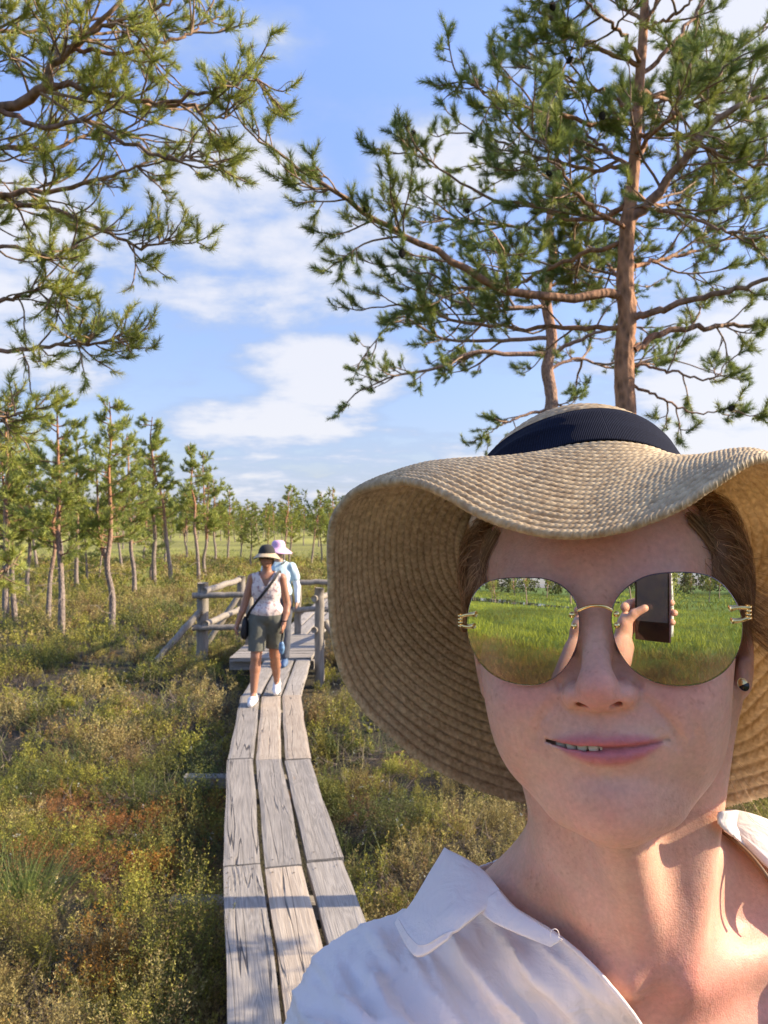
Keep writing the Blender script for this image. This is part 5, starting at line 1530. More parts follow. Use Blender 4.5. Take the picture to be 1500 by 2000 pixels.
# ------------------------------------------------------------------ boardwalk and footbridge
def wood_mat(name, c0, c1, crack=0.7, warm=None):
    """weathered plank: grain runs along the object's Y axis"""
    m, nt, b = new_mat(name); L = nt.links
    tc = nd(nt, 'ShaderNodeTexCoord'); oi = nd(nt, 'ShaderNodeObjectInfo')
    rnd = nd(nt, 'ShaderNodeVectorMath', operation='SCALE'); rnd.inputs[0].default_value = (7.3, 3.1, 5.7); L.new(oi.outputs['Random'], rnd.inputs[3])
    ad = nd(nt, 'ShaderNodeVectorMath', operation='ADD'); L.new(tc.outputs['Object'], ad.inputs[0]); L.new(rnd.outputs[0], ad.inputs[1])
    # knots push the grain aside
    mpk = nd(nt, 'ShaderNodeMapping'); mpk.inputs[3].default_value = (7, 1.9, 1); L.new(ad.outputs[0], mpk.inputs[0])
    vk = nd(nt, 'ShaderNodeTexVoronoi'); vk.inputs['Scale'].default_value = 1.0; L.new(mpk.outputs[0], vk.inputs['Vector'])
    kn = nd(nt, 'ShaderNodeMapRange', interpolation_type='SMOOTHSTEP'); L.new(vk.outputs['Distance'], kn.inputs[0]); kn.inputs[1].default_value = 0.0; kn.inputs[2].default_value = 0.42; kn.inputs[3].default_value = 1; kn.inputs[4].default_value = 0
    mp = nd(nt, 'ShaderNodeMapping'); mp.inputs[3].default_value = (22, 0.9, 22); L.new(ad.outputs[0], mp.inputs[0])
    n1 = nd(nt, 'ShaderNodeTexNoise'); n1.inputs['Scale'].default_value = 1.0; n1.inputs['Detail'].default_value = 3; L.new(mp.outputs[0], n1.inputs['Vector'])
    sm = nd(nt, 'ShaderNodeMath', operation='MULTIPLY_ADD'); L.new(kn.outputs[0], sm.inputs[0]); sm.inputs[1].default_value = 0.28; L.new(n1.outputs['Fac'], sm.inputs[2])
    rg = nd(nt, 'ShaderNodeMath', operation='MULTIPLY'); L.new(sm.outputs[0], rg.inputs[0]); rg.inputs[1].default_value = 48
    si = nd(nt, 'ShaderNodeMath', operation='SINE'); L.new(rg.outputs[0], si.inputs[0])
    gr = nd(nt, 'ShaderNodeMapRange'); L.new(si.outputs[0], gr.inputs[0]); gr.inputs[1].default_value = -1; gr.inputs[2].default_value = 1
    mpf = nd(nt, 'ShaderNodeMapping'); mpf.inputs[3].default_value = (260, 6, 260); L.new(ad.outputs[0], mpf.inputs[0])
    nf = nd(nt, 'ShaderNodeTexNoise'); nf.inputs['Scale'].default_value = 1.0; nf.inputs['Detail'].default_value = 5; L.new(mpf.outputs[0], nf.inputs['Vector'])
    big = nd(nt, 'ShaderNodeTexNoise'); big.inputs['Scale'].default_value = 3.5; big.inputs['Detail'].default_value = 5; L.new(ad.outputs[0], big.inputs['Vector'])
    # long drying cracks
    mpc = nd(nt, 'ShaderNodeMapping'); mpc.inputs[3].default_value = (9, 0.28, 9); L.new(ad.outputs[0], mpc.inputs[0])
    nc = nd(nt, 'ShaderNodeTexNoise'); nc.inputs['Scale'].default_value = 1.0; nc.inputs['Detail'].default_value = 2.5; nc.inputs['Distortion'].default_value = 0.08; L.new(mpc.outputs[0], nc.inputs['Vector'])
    c2 = nd(nt, 'ShaderNodeMath', operation='SUBTRACT'); L.new(nc.outputs['Fac'], c2.inputs[0]); c2.inputs[1].default_value = 0.53
    c3 = nd(nt, 'ShaderNodeMath', operation='ABSOLUTE'); L.new(c2.outputs[0], c3.inputs[0])
    ck = nd(nt, 'ShaderNodeMapRange', interpolation_type='SMOOTHSTEP'); L.new(c3.outputs[0], ck.inputs[0]); ck.inputs[1].default_value = 0.002; ck.inputs[2].default_value = 0.009; ck.inputs[3].default_value = 1; ck.inputs[4].default_value = 0
    gate = nd(nt, 'ShaderNodeMapRange'); L.new(big.outputs['Fac'], gate.inputs[0]); gate.inputs[1].default_value = 0.38; gate.inputs[2].default_value = 0.52
    ckm = nd(nt, 'ShaderNodeMath', operation='MULTIPLY'); L.new(ck.outputs[0], ckm.inputs[0]); L.new(gate.outputs[0], ckm.inputs[1])
    cr = nd(nt, 'ShaderNodeValToRGB'); cr.color_ramp.elements[0].color = (*c0, 1); cr.color_ramp.elements[1].color = (*c1, 1)
    mixv = nd(nt, 'ShaderNodeMath', operation='MULTIPLY_ADD'); L.new(gr.outputs[0], mixv.inputs[0]); mixv.inputs[1].default_value = 0.17
    mm2 = nd(nt, 'ShaderNodeMath', operation='MULTIPLY_ADD'); L.new(nf.outputs['Fac'], mm2.inputs[0]); mm2.inputs[1].default_value = 0.62
    mm3 = nd(nt, 'ShaderNodeMath', operation='MULTIPLY'); L.new(big.outputs['Fac'], mm3.inputs[0]); mm3.inputs[1].default_value = 0.35; L.new(mm3.outputs[0], mm2.inputs[2]); L.new(mm2.outputs[0], mixv.inputs[2])
    L.new(mixv.outputs[0], cr.inputs[0]); cr.color_ramp.elements[0].position = 0.25; cr.color_ramp.elements[1].position = 0.85
    dk = nd(nt, 'ShaderNodeMix', data_type='RGBA'); L.new(ckm.outputs[0], dk.inputs[0]); L.new(cr.outputs[0], dk.inputs[6]); dk.inputs[7].default_value = (0.07, 0.062, 0.058, 1)
    kk = nd(nt, 'ShaderNodeMapRange', interpolation_type='SMOOTHSTEP'); L.new(vk.outputs['Distance'], kk.inputs[0]); kk.inputs[1].default_value = 0.03; kk.inputs[2].default_value = 0.09; kk.inputs[3].default_value = 0.55; kk.inputs[4].default_value = 0
    dk2 = nd(nt, 'ShaderNodeMix', data_type='RGBA'); L.new(kk.outputs[0], dk2.inputs[0]); L.new(dk.outputs[2], dk2.inputs[6]); dk2.inputs[7].default_value = (0.30, 0.21, 0.13, 1)
    tint = nd(nt, 'ShaderNodeMapRange'); L.new(oi.outputs['Random'], tint.inputs[0]); tint.inputs[3].default_value = 0.86; tint.inputs[4].default_value = 1.12
    fin = nd(nt, 'ShaderNodeVectorMath', operation='SCALE'); L.new(dk2.outputs[2], fin.inputs[0]); L.new(tint.outputs[0], fin.inputs[3])
    L.new(fin.outputs[0], b.inputs['Base Color']); b.inputs['Roughness'].default_value = 0.8
    hgt = nd(nt, 'ShaderNodeMath', operation='MULTIPLY_ADD'); L.new(ckm.outputs[0], hgt.inputs[0]); hgt.inputs[1].default_value = -2.5; L.new(mixv.outputs[0], hgt.inputs[2])
    bp = nd(nt, 'ShaderNodeBump'); bp.inputs['Strength'].default_value = 0.8; bp.inputs['Distance'].default_value = 0.004; L.new(hgt.outputs[0], bp.inputs['Height']); L.new(bp.outputs[0], b.inputs['Normal'])
    return m
GREYW = wood_mat('grey_plank', (0.17, 0.150, 0.124), (0.45, 0.402, 0.338))
WARMW = wood_mat('tan_plank', (0.28, 0.21, 0.15), (0.58, 0.49, 0.37))
NAIL = simple('nail_head', (0.10, 0.07, 0.05), rough=.5, metal=.6)
LOGW = simple('peeled_log', (0.27, 0.235, 0.19), rough=0.8, var=0.28, scale=9, bump=0.5, bscale=40, stretch=(4, 4, 0.6))

def plank(a, b, w, th, mat, parent, rng, name='plank'):
    """plank between two points (its top), slightly bowed and worn; own mesh with Y along the grain"""
    a = np.array(a, float); b = np.array(b, float); d = b - a; L_ = np.linalg.norm(d); d /= L_
    n, m = 26, 9
    ys = np.linspace(-L_ / 2, L_ / 2, n); xs = np.linspace(-w / 2, w / 2, m)
    V = []
    cup = rng.uniform(-0.004, 0.004); ph = rng.uniform(0, 9)
    for y in ys:
        e = 0.004 * math.sin(y * 2.1 + ph) + 0.002 * math.sin(y * 7 + ph)
        for x in xs:
            u = x / (w / 2); edge = -0.004 * (abs(u) > .99)
            V.append((x * (1 + 0.01 * math.sin(y * 3 + ph)) + e, y, cup * u * u + edge + 0.003 * math.sin(y * 1.3 + ph)))
    V = np.array(V); nv = len(V); B = V.copy(); B[:, 2] -= th; V = np.vstack([V, B])
    Q = grid_faces(n, m)[:, ::-1]
    brd = [i * m for i in range(n)] + [(n - 1) * m + j for j in range(1, m)] + [i * m + m - 1 for i in range(n - 2, -1, -1)] + [j for j in range(m - 2, 0, -1)]
    rim = np.array([[brd[i], brd[(i + 1) % len(brd)], brd[(i + 1) % len(brd)] + nv, brd[i] + nv] for i in range(len(brd))])
    Qa = np.vstack([Q, Q[:, ::-1] + nv, rim]); nq = len(Qa); nailv, nailt = [], []
    if L_ > 1.2 and name != 'sleeper':
        for yy in (-L_ / 2 + .07, L_ / 2 - .07):
            for xx in (-w * .3, w * .3):
                x_, y_ = xx + rng.normal(0, .008), yy + rng.normal(0, .012); k0 = len(V) + len(nailv)
                nailv += [(x_ + .0055 * math.cos(a_), y_ + .0055 * math.sin(a_), .0065) for a_ in np.linspace(0, 6.283, 8, endpoint=False)]
                nailt += [(k0, k0 + i, k0 + i + 1) for i in range(1, 7)]
    fs = [Qa] + ([np.array(nailt)] if nailt else [])
    o = mesh_obj(name, np.vstack([V] + ([np.array(nailv)] if nailv else [])), fs, [mat, NAIL], None, smooth=False, matidx=[0] * nq + [1] * len(nailt))
    c = (a + b) / 2; o.parent = parent; o.location = Vector(c) - parent.location
    o.rotation_euler = (math.asin(d[2]), rng.uniform(-.01, .01), math.atan2(-d[0], d[1]))
    return o

def log(name, a, b, r, parent, rng, mat=None, n=14):
    a, b = np.array(a, float), np.array(b, float); m = 14
    t = np.linspace(0, 1, m)[:, None]; p = a * (1 - t) + b * t; p[1:-1] += rng.normal(0, 0.004, (m - 2, 3))
    v, q, tt = tube(p, r * (1 - 0.08 * t[:, 0]), n, wob=0.025, rng=rng)
    o = mesh_obj(name, v - np.array(parent.location), [q, tt], mat or LOGW, parent); return o

def build_boardwalk():
    rng = np.random.default_rng(21)
    bw = empty('boardwalk', (-0.9, 4.0, 0)); tag(bw, 'narrow boardwalk of three weathered grey planks leading across the bog', 'boardwalk')
    for i in range(len(LEFT) - 1):
        (y0, x0), (y1, x1) = LEFT[i], LEFT[i + 1]; w0, w1 = WID[i], WID[i + 1]
        for k in range(3):
            f = (k + 0.5) / 3
            pw = (w0 + w1) / 2 / 3 - 0.027
            jy0, jy1 = rng.uniform(0.004, 0.02), rng.uniform(-0.02, -0.004)
            if k == 2 and i in (2, 3): jy1 = 0.06 if i == 2 else jy1
            if k == 2 and i == 3: jy0 = 0.075
            mat = WARMW if (i == 4 and k > 0) or (i == 2 and k == 1) else GREYW
            z = rng.uniform(-0.008, 0.004)
            plank((x0 + w0 * f, y0 + jy0, z), (x1 + w1 * f, y1 + jy1, z + rng.uniform(-.004, .006)), pw, 0.05, mat, bw, rng)
        # sleeper under the joint
        for (yy, xx, ww, l0, l1, dz) in [(y0 + 0.12, x0, w0, 0.42, 0.25, -0.0)]:
            if yy < 1: continue
            dz = (0, 0, -.16, -.17, -.10, -.12)[i]; a = (xx - (.1, .1, .20, .30, .34, .05)[i], yy, dz - .06); b_ = (xx + ww + (0, 0, .0, .04, .0, .0)[i], yy + 0.02, dz - .08)
            o = plank(a, b_, 0.11, 0.08, GREYW, bw, rng, 'sleeper')
    bw2 = empty('boardwalk', (-1.4, 16, 0)); tag(bw2, 'further boardwalk of grey planks going on beyond the log railing', 'boardwalk')
    for i in range(4):
        y0 = 12.6 + i * 2.05
        for k in range(3):
            x = -1.75 + 0.24 * k + 0.12
            plank((x + i * 0.06, y0, 0), (x + i * 0.06 + 0.06, y0 + 2.0, 0), 0.21, 0.05, GREYW, bw2, rng)
    br = empty('footbridge', (-1.8, 11.4, 0)); tag(br, 'small timber platform with round log posts and railings behind the walking women', 'footbridge')
    y = 10.34
    while y < 12.5:
        o = plank((-2.08, y + 0.09, 0.012), (-0.98, y + 0.09, 0.012), 0.17, 0.05, GREYW, br, rng, 'deck_board'); y += 0.185
    for yy in (10.5, 12.3): plank((-2.1, yy, -0.05), (-0.95, yy, -0.05), 0.14, 0.12, GREYW, br, rng, 'beam')
    posts = {'a': (-2.72, 11.5, .93, .090), 'b': (-2.46, 13.2, .92, .075), 'c': (-1.42, 12.6, .90, .06), 'd': (-0.87, 10.3, .955, .068), 'e': (-2.02, 11.5, .80, .06), 'f': (-0.30, 12.65, .92, .07)}
    for k, (x, yy, h, r) in posts.items(): log('post', (x, yy, -0.5), (x + 0.01, yy, h), r, br, rng)
    R = lambda a, b, r=0.045: log('rail', a, b, r, br, rng)
    R((-2.84, 11.38, .75), (-1.95, 11.40, .77)); R((-2.84, 11.38, .27), (-1.95, 11.40, .285))
    R((-2.66, 11.35, .82), (-2.46, 13.35, .86), .05); R((-2.64, 11.35, .33), (-2.46, 13.35, .36), .05)
    R((-1.5, 12.5, .86), (-0.2, 12.55, .86), .045); R((-1.5, 12.5, .42), (-0.2, 12.55, .42), .045)
    R((-0.93, 10.2, .82), (-0.22, 12.75, .84), .042); R((-0.93, 10.2, .40), (-0.22, 12.75, .41), .042)
    log('brace', (-2.72, 11.4, .52), (-3.38, 10.95, -.28), .05, br, rng); log('brace', (-2.46, 13.1, .62), (-2.98, 12.9, -.2), .05, br, rng)
    log('brace', (-0.80, 10.35, .5), (-0.2, 10.2, -.3), .05, br, rng)
build_boardwalk()

def far_wood():
    """the wood on the horizon that reads as one mass"""
    rng = np.random.default_rng(5); Vs, Ts, Cs = [], [], []; o = 0
    n = 900; X = rng.uniform(-260, 260, n); Y = rng.uniform(150, 260, n)
    H = rng.uniform(3.5, 8.5, n) * np.where(np.arange(n) < 260, 1.1, 1.0) * (0.7 + 0.6 * vnoise(np.stack([X, Y], 1), .03, 3, 2)); k = 90
    nb = 260; X[:nb] = rng.uniform(-90, 90, nb); Y[:nb] = -rng.uniform(48, 85, nb)
    t = rng.uniform(.10, 1, (n, k)); a = rng.uniform(0, 6.283, (n, k)); r = (1.7 * (1.15 - t) ** .7) * rng.uniform(.2, 1, (n, k))
    b = np.stack([X[:, None] + r * np.cos(a), Y[:, None] + r * np.sin(a), GZ + H[:, None] * t], -1).reshape(-1, 3)
    d = rng.standard_normal((n * k, 3)); d[:, 2] += .6; d /= np.linalg.norm(d, axis=1)[:, None]
    g = rng.uniform(0, 1, (n, 1, 1)); c = (np.array([.055, .085, .03]) * (1 - g) + np.array([.11, .13, .035]) * g) * rng.uniform(.6, 1.4, (n, k, 1))
    v, f, c = blades(b, d, rng.uniform(.5, 1.1, n * k), np.full(n * k, .45), c.reshape(-1, 3), rng, 0.0)
    veg_object('far_wood', [(v, f, c)])
far_wood()
# ------------------------------------------------------------------ pines
def bark_mat():
    m, nt, b = new_mat('pine_bark'); L = nt.links
    at = nd(nt, 'ShaderNodeAttribute', attribute_name='Col'); tc = nd(nt, 'ShaderNodeTexCoord')
    mp = nd(nt, 'ShaderNodeMapping'); mp.inputs[3].default_value = (1, 1, 0.45); L.new(tc.outputs['Object'], mp.inputs[0])
    vo = nd(nt, 'ShaderNodeTexVoronoi'); vo.inputs['Scale'].default_value = 42; L.new(mp.outputs[0], vo.inputs['Vector'])
    no = nd(nt, 'ShaderNodeTexNoise'); no.inputs['Scale'].default_value = 30; no.inputs['Detail'].default_value = 8; no.inputs['Roughness'].default_value = 0.7; L.new(mp.outputs[0], no.inputs['Vector'])
    ad = nd(nt, 'ShaderNodeMath', operation='ADD'); L.new(vo.outputs['Distance'], ad.inputs[0]); L.new(no.outputs['Fac'], ad.inputs[1])
    mr = nd(nt, 'ShaderNodeMapRange'); L.new(ad.outputs[0], mr.inputs[0]); mr.inputs[1].default_value = 0.5; mr.inputs[2].default_value = 1.3; mr.inputs[3].default_value = 0.5; mr.inputs[4].default_value = 1.45
    mu = nd(nt, 'ShaderNodeVectorMath', operation='SCALE'); L.new(at.outputs['Color'], mu.inputs[0]); L.new(mr.outputs[0], mu.inputs[3])
    L.new(mu.outputs[0], b.inputs['Base Color']); b.inputs['Roughness'].default_value = 0.85
    bp = nd(nt, 'ShaderNodeBump'); bp.inputs['Strength'].default_value = 0.9; bp.inputs['Distance'].default_value = 0.008; L.new(ad.outputs[0], bp.inputs['Height']); L.new(bp.outputs[0], b.inputs['Normal'])
    return m
BARK = bark_mat()
NEEDLE = leafy('pine_needles', rough=0.45, trans=0.25)
CONE = simple('cone_scales', (0.03, 0.022, 0.018), rough=0.7, bump=0.8, scale=120)
ORANGE = np.array([0.34, 0.165, 0.085]); GREY = np.array([0.21, 0.165, 0.135]); TWIG = np.array([0.24, 0.155, 0.095])

class Pine:
    def __init__(s, seed, needle=0.042, nw=0.0017, nn=64, shoot=0.075, twig=1.0):
        s.r = np.random.default_rng(seed); s.wood = MB(); s.twigs = MB(); s.shoots = []; s.cones = []
        s.needle, s.nw, s.nn, s.shoot, s.tw = needle, nw, nn, shoot, twig; s.S = 1.0
    def tube_(s, mb, p, r, n, col):
        v, q, t = tube(p, r, n, cap=n > 4, wob=0.04 if n > 6 else 0, rng=s.r); mb.add(v, q, t if len(t) else None, col=col if np.ndim(col) == 1 else col)
    def curve(s, a, d, L_, n=7, up=0.25, jit=0.10, droop=0.0):
        """wandering path from a along d"""
        p = [np.array(a, float)]; d = np.array(d, float); d /= np.linalg.norm(d); st = L_ / (n - 1)
        for i in range(n - 1):
            d = d + s.r.normal(0, jit, 3) + np.array([0, 0, up]) * (i / n) - np.array([0, 0, droop]) * (1 - i / n)
            d /= np.linalg.norm(d); p.append(p[-1] + d * st)
        return np.array(p)
    def side_dir(s, T, ang, flat=0.55, prefer=None):
        v = s.r.standard_normal(3); v[2] *= flat
        v -= T * (v @ T); v /= np.linalg.norm(v) + 1e-9
        return T * math.cos(ang) + v * math.sin(ang)
    def twig(s, a, d, L_):
        """last order twig with one or more needle shoots"""
        p = s.curve(a, d, L_, 5, up=0.50, jit=0.12)
        s.tube_(s.twigs, p, np.linspace(0.0022, 0.0013, 5) * s.tw, 4, TWIG)
        s.shoots.append((p[-1], p[-1] - p[-2], p))
        if s.r.random() < 0.55:
            for _ in range(s.r.integers(1, 3)):
                q = s.curve(p[-2], s.side_dir((p[-1] - p[-2]) / np.linalg.norm(p[-1] - p[-2]), 0.7), s.shoot * 0.9, 4, up=.3)
                s.tube_(s.twigs, q, 0.0013 * s.tw, 3, TWIG); s.shoots.append((q[-1], q[-1] - q[-2], q))
        if s.r.random() < 0.02: s.cones.append(p[-2])
    def sub(s, a, d, L_, dens=1.0, bare=0.0):
        """second order branch carrying twigs"""
        n = 8; p = s.curve(a, d, L_, n, up=0.10, jit=0.13)
        s.tube_(s.twigs, p, np.linspace(0.0022 + 0.006 * L_, 0.002, n) * s.tw, 5, TWIG * s.r.uniform(.8, 1.2))
        k = max(2, int(L_ * 19 * dens / s.S))
        for t in np.sort(s.r.uniform(0.25, 1.0, k)):
            i = min(int(t * (n - 1)), n - 2); f = t * (n - 1) - i; b = p[i] * (1 - f) + p[i + 1] * f
            T = p[i + 1] - p[i]; T /= np.linalg.norm(T)
            l2 = (0.05 * s.S + 0.30 * L_ * (1.15 - t)) * s.r.uniform(.6, 1.3)
            dd = s.side_dir(T, s.r.uniform(.5, 1.0))
            if s.r.random() < bare:
                q = s.curve(b, dd, l2, 5, up=0.0, jit=0.2); s.tube_(s.twigs, q, 0.0012 * s.tw, 3, np.array([.20, .15, .12]))
            elif l2 > 0.16 * s.S:
                q = s.curve(b, dd, l2, 6, up=0.15, jit=0.12); s.tube_(s.twigs, q, np.linspace(.0028, .0016, 6) * s.tw, 4, TWIG)
                for j in range(1, 6):
                    if s.r.random() < 0.75:
                        TT = q[min(j, 5)] - q[min(j, 5) - 1]; TT /= np.linalg.norm(TT); s.twig(q[min(j, 5)], s.side_dir(TT, .7), s.r.uniform(.05, .11) * (s.shoot / .075))
                s.twig(q[-1], q[-1] - q[-2], 0.07)
            else: s.twig(b, dd, max(l2, 0.05))
        s.twig(p[-1], p[-1] - p[-2], 0.08)
    def limb(s, pts, r0, r1, col0=None, dens=1.0, t0=0.15, sublen=0.5, bare=0.0, ndens=7.0, tipcol=None):
        """main limb through given points"""
        p = spline(pts, 26); L_ = np.linalg.norm(np.diff(p, axis=0), axis=1).sum()
        p[1:-1] += s.r.normal(0, 0.006, (24, 3))
        rr = np.linspace(r0 * 1.2, r1 * 1.2, 26); c = ORANGE * 0.8 if col0 is None else np.array(col0)
        tt = np.linspace(0, 1, 26)[:, None]; col = np.repeat(c * (1 - tt) + TWIG * tt, 8, 0); col = np.vstack([col, col[:1], col[-1:]])
        v, q, t = tube(p, rr, 8, wob=0.05, rng=s.r); s.wood.add(v, q, t, col=col)
        k = int(L_ * ndens * dens * 1.5 / s.S); sublen *= s.S
        for t in np.sort(s.r.uniform(t0, 1, k)):
            i = min(int(t * 25), 24); T = p[i + 1] - p[i]; T /= np.linalg.norm(T)
            l2 = sublen * (1.25 - 0.85 * t) * s.r.uniform(.55, 1.25)
            s.sub(p[i], s.side_dir(T, s.r.uniform(.6, 1.05), .6), l2, dens=1.0, bare=bare)
        s.sub(p[-1], p[-1] - p[-2], sublen * .5)
    def trunk(s, pts, rad, n=40):
        p = spline(pts, n); rr = np.interp(np.linspace(0, 1, n), np.linspace(0, 1, len(rad)), rad)
        z = p[:, 2]; k = np.clip((z - s.zg[0]) / (s.zg[1] - s.zg[0]), 0, 1)[:, None]
        c = GREY * (1 - k) + ORANGE * k; col = np.repeat(c, 14, 0); col = np.vstack([col, col[:1], col[-1:]])
        v, q, t = tube(p, rr, 14, wob=0.05, rng=s.r); s.wood.add(v, q, t, col=col)
        return p
    def needles(s, yellow=0.0, tint=1.0):
        n = len(s.shoots); nn = s.nn; r = s.r
        end = np.array([a for a, _, _ in s.shoots]); d = np.array([b for _, b, _ in s.shoots]); d /= np.linalg.norm(d, axis=1)[:, None]
        t = r.uniform(0, 1, (n, nn)) ** 0.8
        base = end[:, None] - d[:, None] * (s.shoot * t)[..., None]
        sd = r.standard_normal((n, nn, 3)); sd -= d[:, None] * (sd * d[:, None]).sum(-1)[..., None]; sd /= np.linalg.norm(sd, axis=-1)[..., None]
        ang = r.uniform(0.5, 1.25, (n, nn)) * (0.55 + 0.5 * t)
        nd_ = d[:, None] * np.cos(ang)[..., None] + sd * np.sin(ang)[..., None]
        g = r.uniform(0, 1, (n, 1, 1)); yv = r.uniform(0, 1, (n, 1, 1)) ** 2
        col = np.array([0.115, 0.165, 0.050]) * (1 - g) + np.array([0.24, 0.29, 0.075]) * g
        col = col * (1 - yv * .5 - yellow * .5) + np.array([0.36, 0.34, 0.06]) * (yv * .5 + yellow * .5)
        col = col * r.uniform(.75, 1.25, (n, nn, 1)) * tint
        L_ = s.needle * r.uniform(.75, 1.15, (n, nn))
        return blades(base.reshape(-1, 3), nd_.reshape(-1, 3), L_.ravel(), np.full(n * nn, s.nw), col.reshape(-1, 3), r, 0.0)
    def build(s, base, label, group=None, yellow=0.0, tint=1.0, cones=True, name='pine_tree'):
        t = empty(name, tuple(base)); B = np.array(base, float)
        tag(t, label, 'tree', group)
        def shift(mb): mb.v = [v - B for v in mb.v]
        shift(s.wood); s.wood.build('trunk', BARK, t)
        if s.twigs.v: shift(s.twigs); s.twigs.build('branches', BARK, t)
        v, f, c = s.needles(yellow, tint); mesh_obj('crown', v - B, f, NEEDLE, t, smooth=False, col=c)
        if cones and s.cones:
            cm = cone_mesh()
            for p in s.cones[:40]:
                o = bpy.data.objects.new('cone', cm); scene.collection.objects.link(o); o.parent = t; o.location = Vector(p - B)
                o.rotation_euler = s.r.uniform(-1, 1, 3); o.scale = [s.r.uniform(.85, 1.25)] * 3
        return t
_cm = []
def cone_mesh():
    if not _cm:
        n, m = 14, 12; V = []
        for i in range(m):
            a = i / (m - 1); r = 0.011 * math.sin(math.pi * (0.08 + 0.9 * a)) ** .7
            for j in range(n):
                k = 1 + 0.28 * (((i + j) % 2) * 2 - 1); V.append((r * k * math.cos(j / n * 6.283), r * k * math.sin(j / n * 6.283), -0.034 * a))
        o = mesh_obj('cone', V, grid_faces(m, n, False, True), CONE, smooth=False); _cm.append(o.data); bpy.data.objects.remove(o)
    return _cm[0]

def limbs(pn, specs, **kw):
    for s_ in specs:
        pts = [P3(q[0], q[1], q[2] * pn.S) for q in s_[0]]; k = dict(kw); k.update(s_[3] if len(s_) > 3 else {}); pn.limb(pts, s_[1] * pn.S, s_[2] * pn.S, **k)

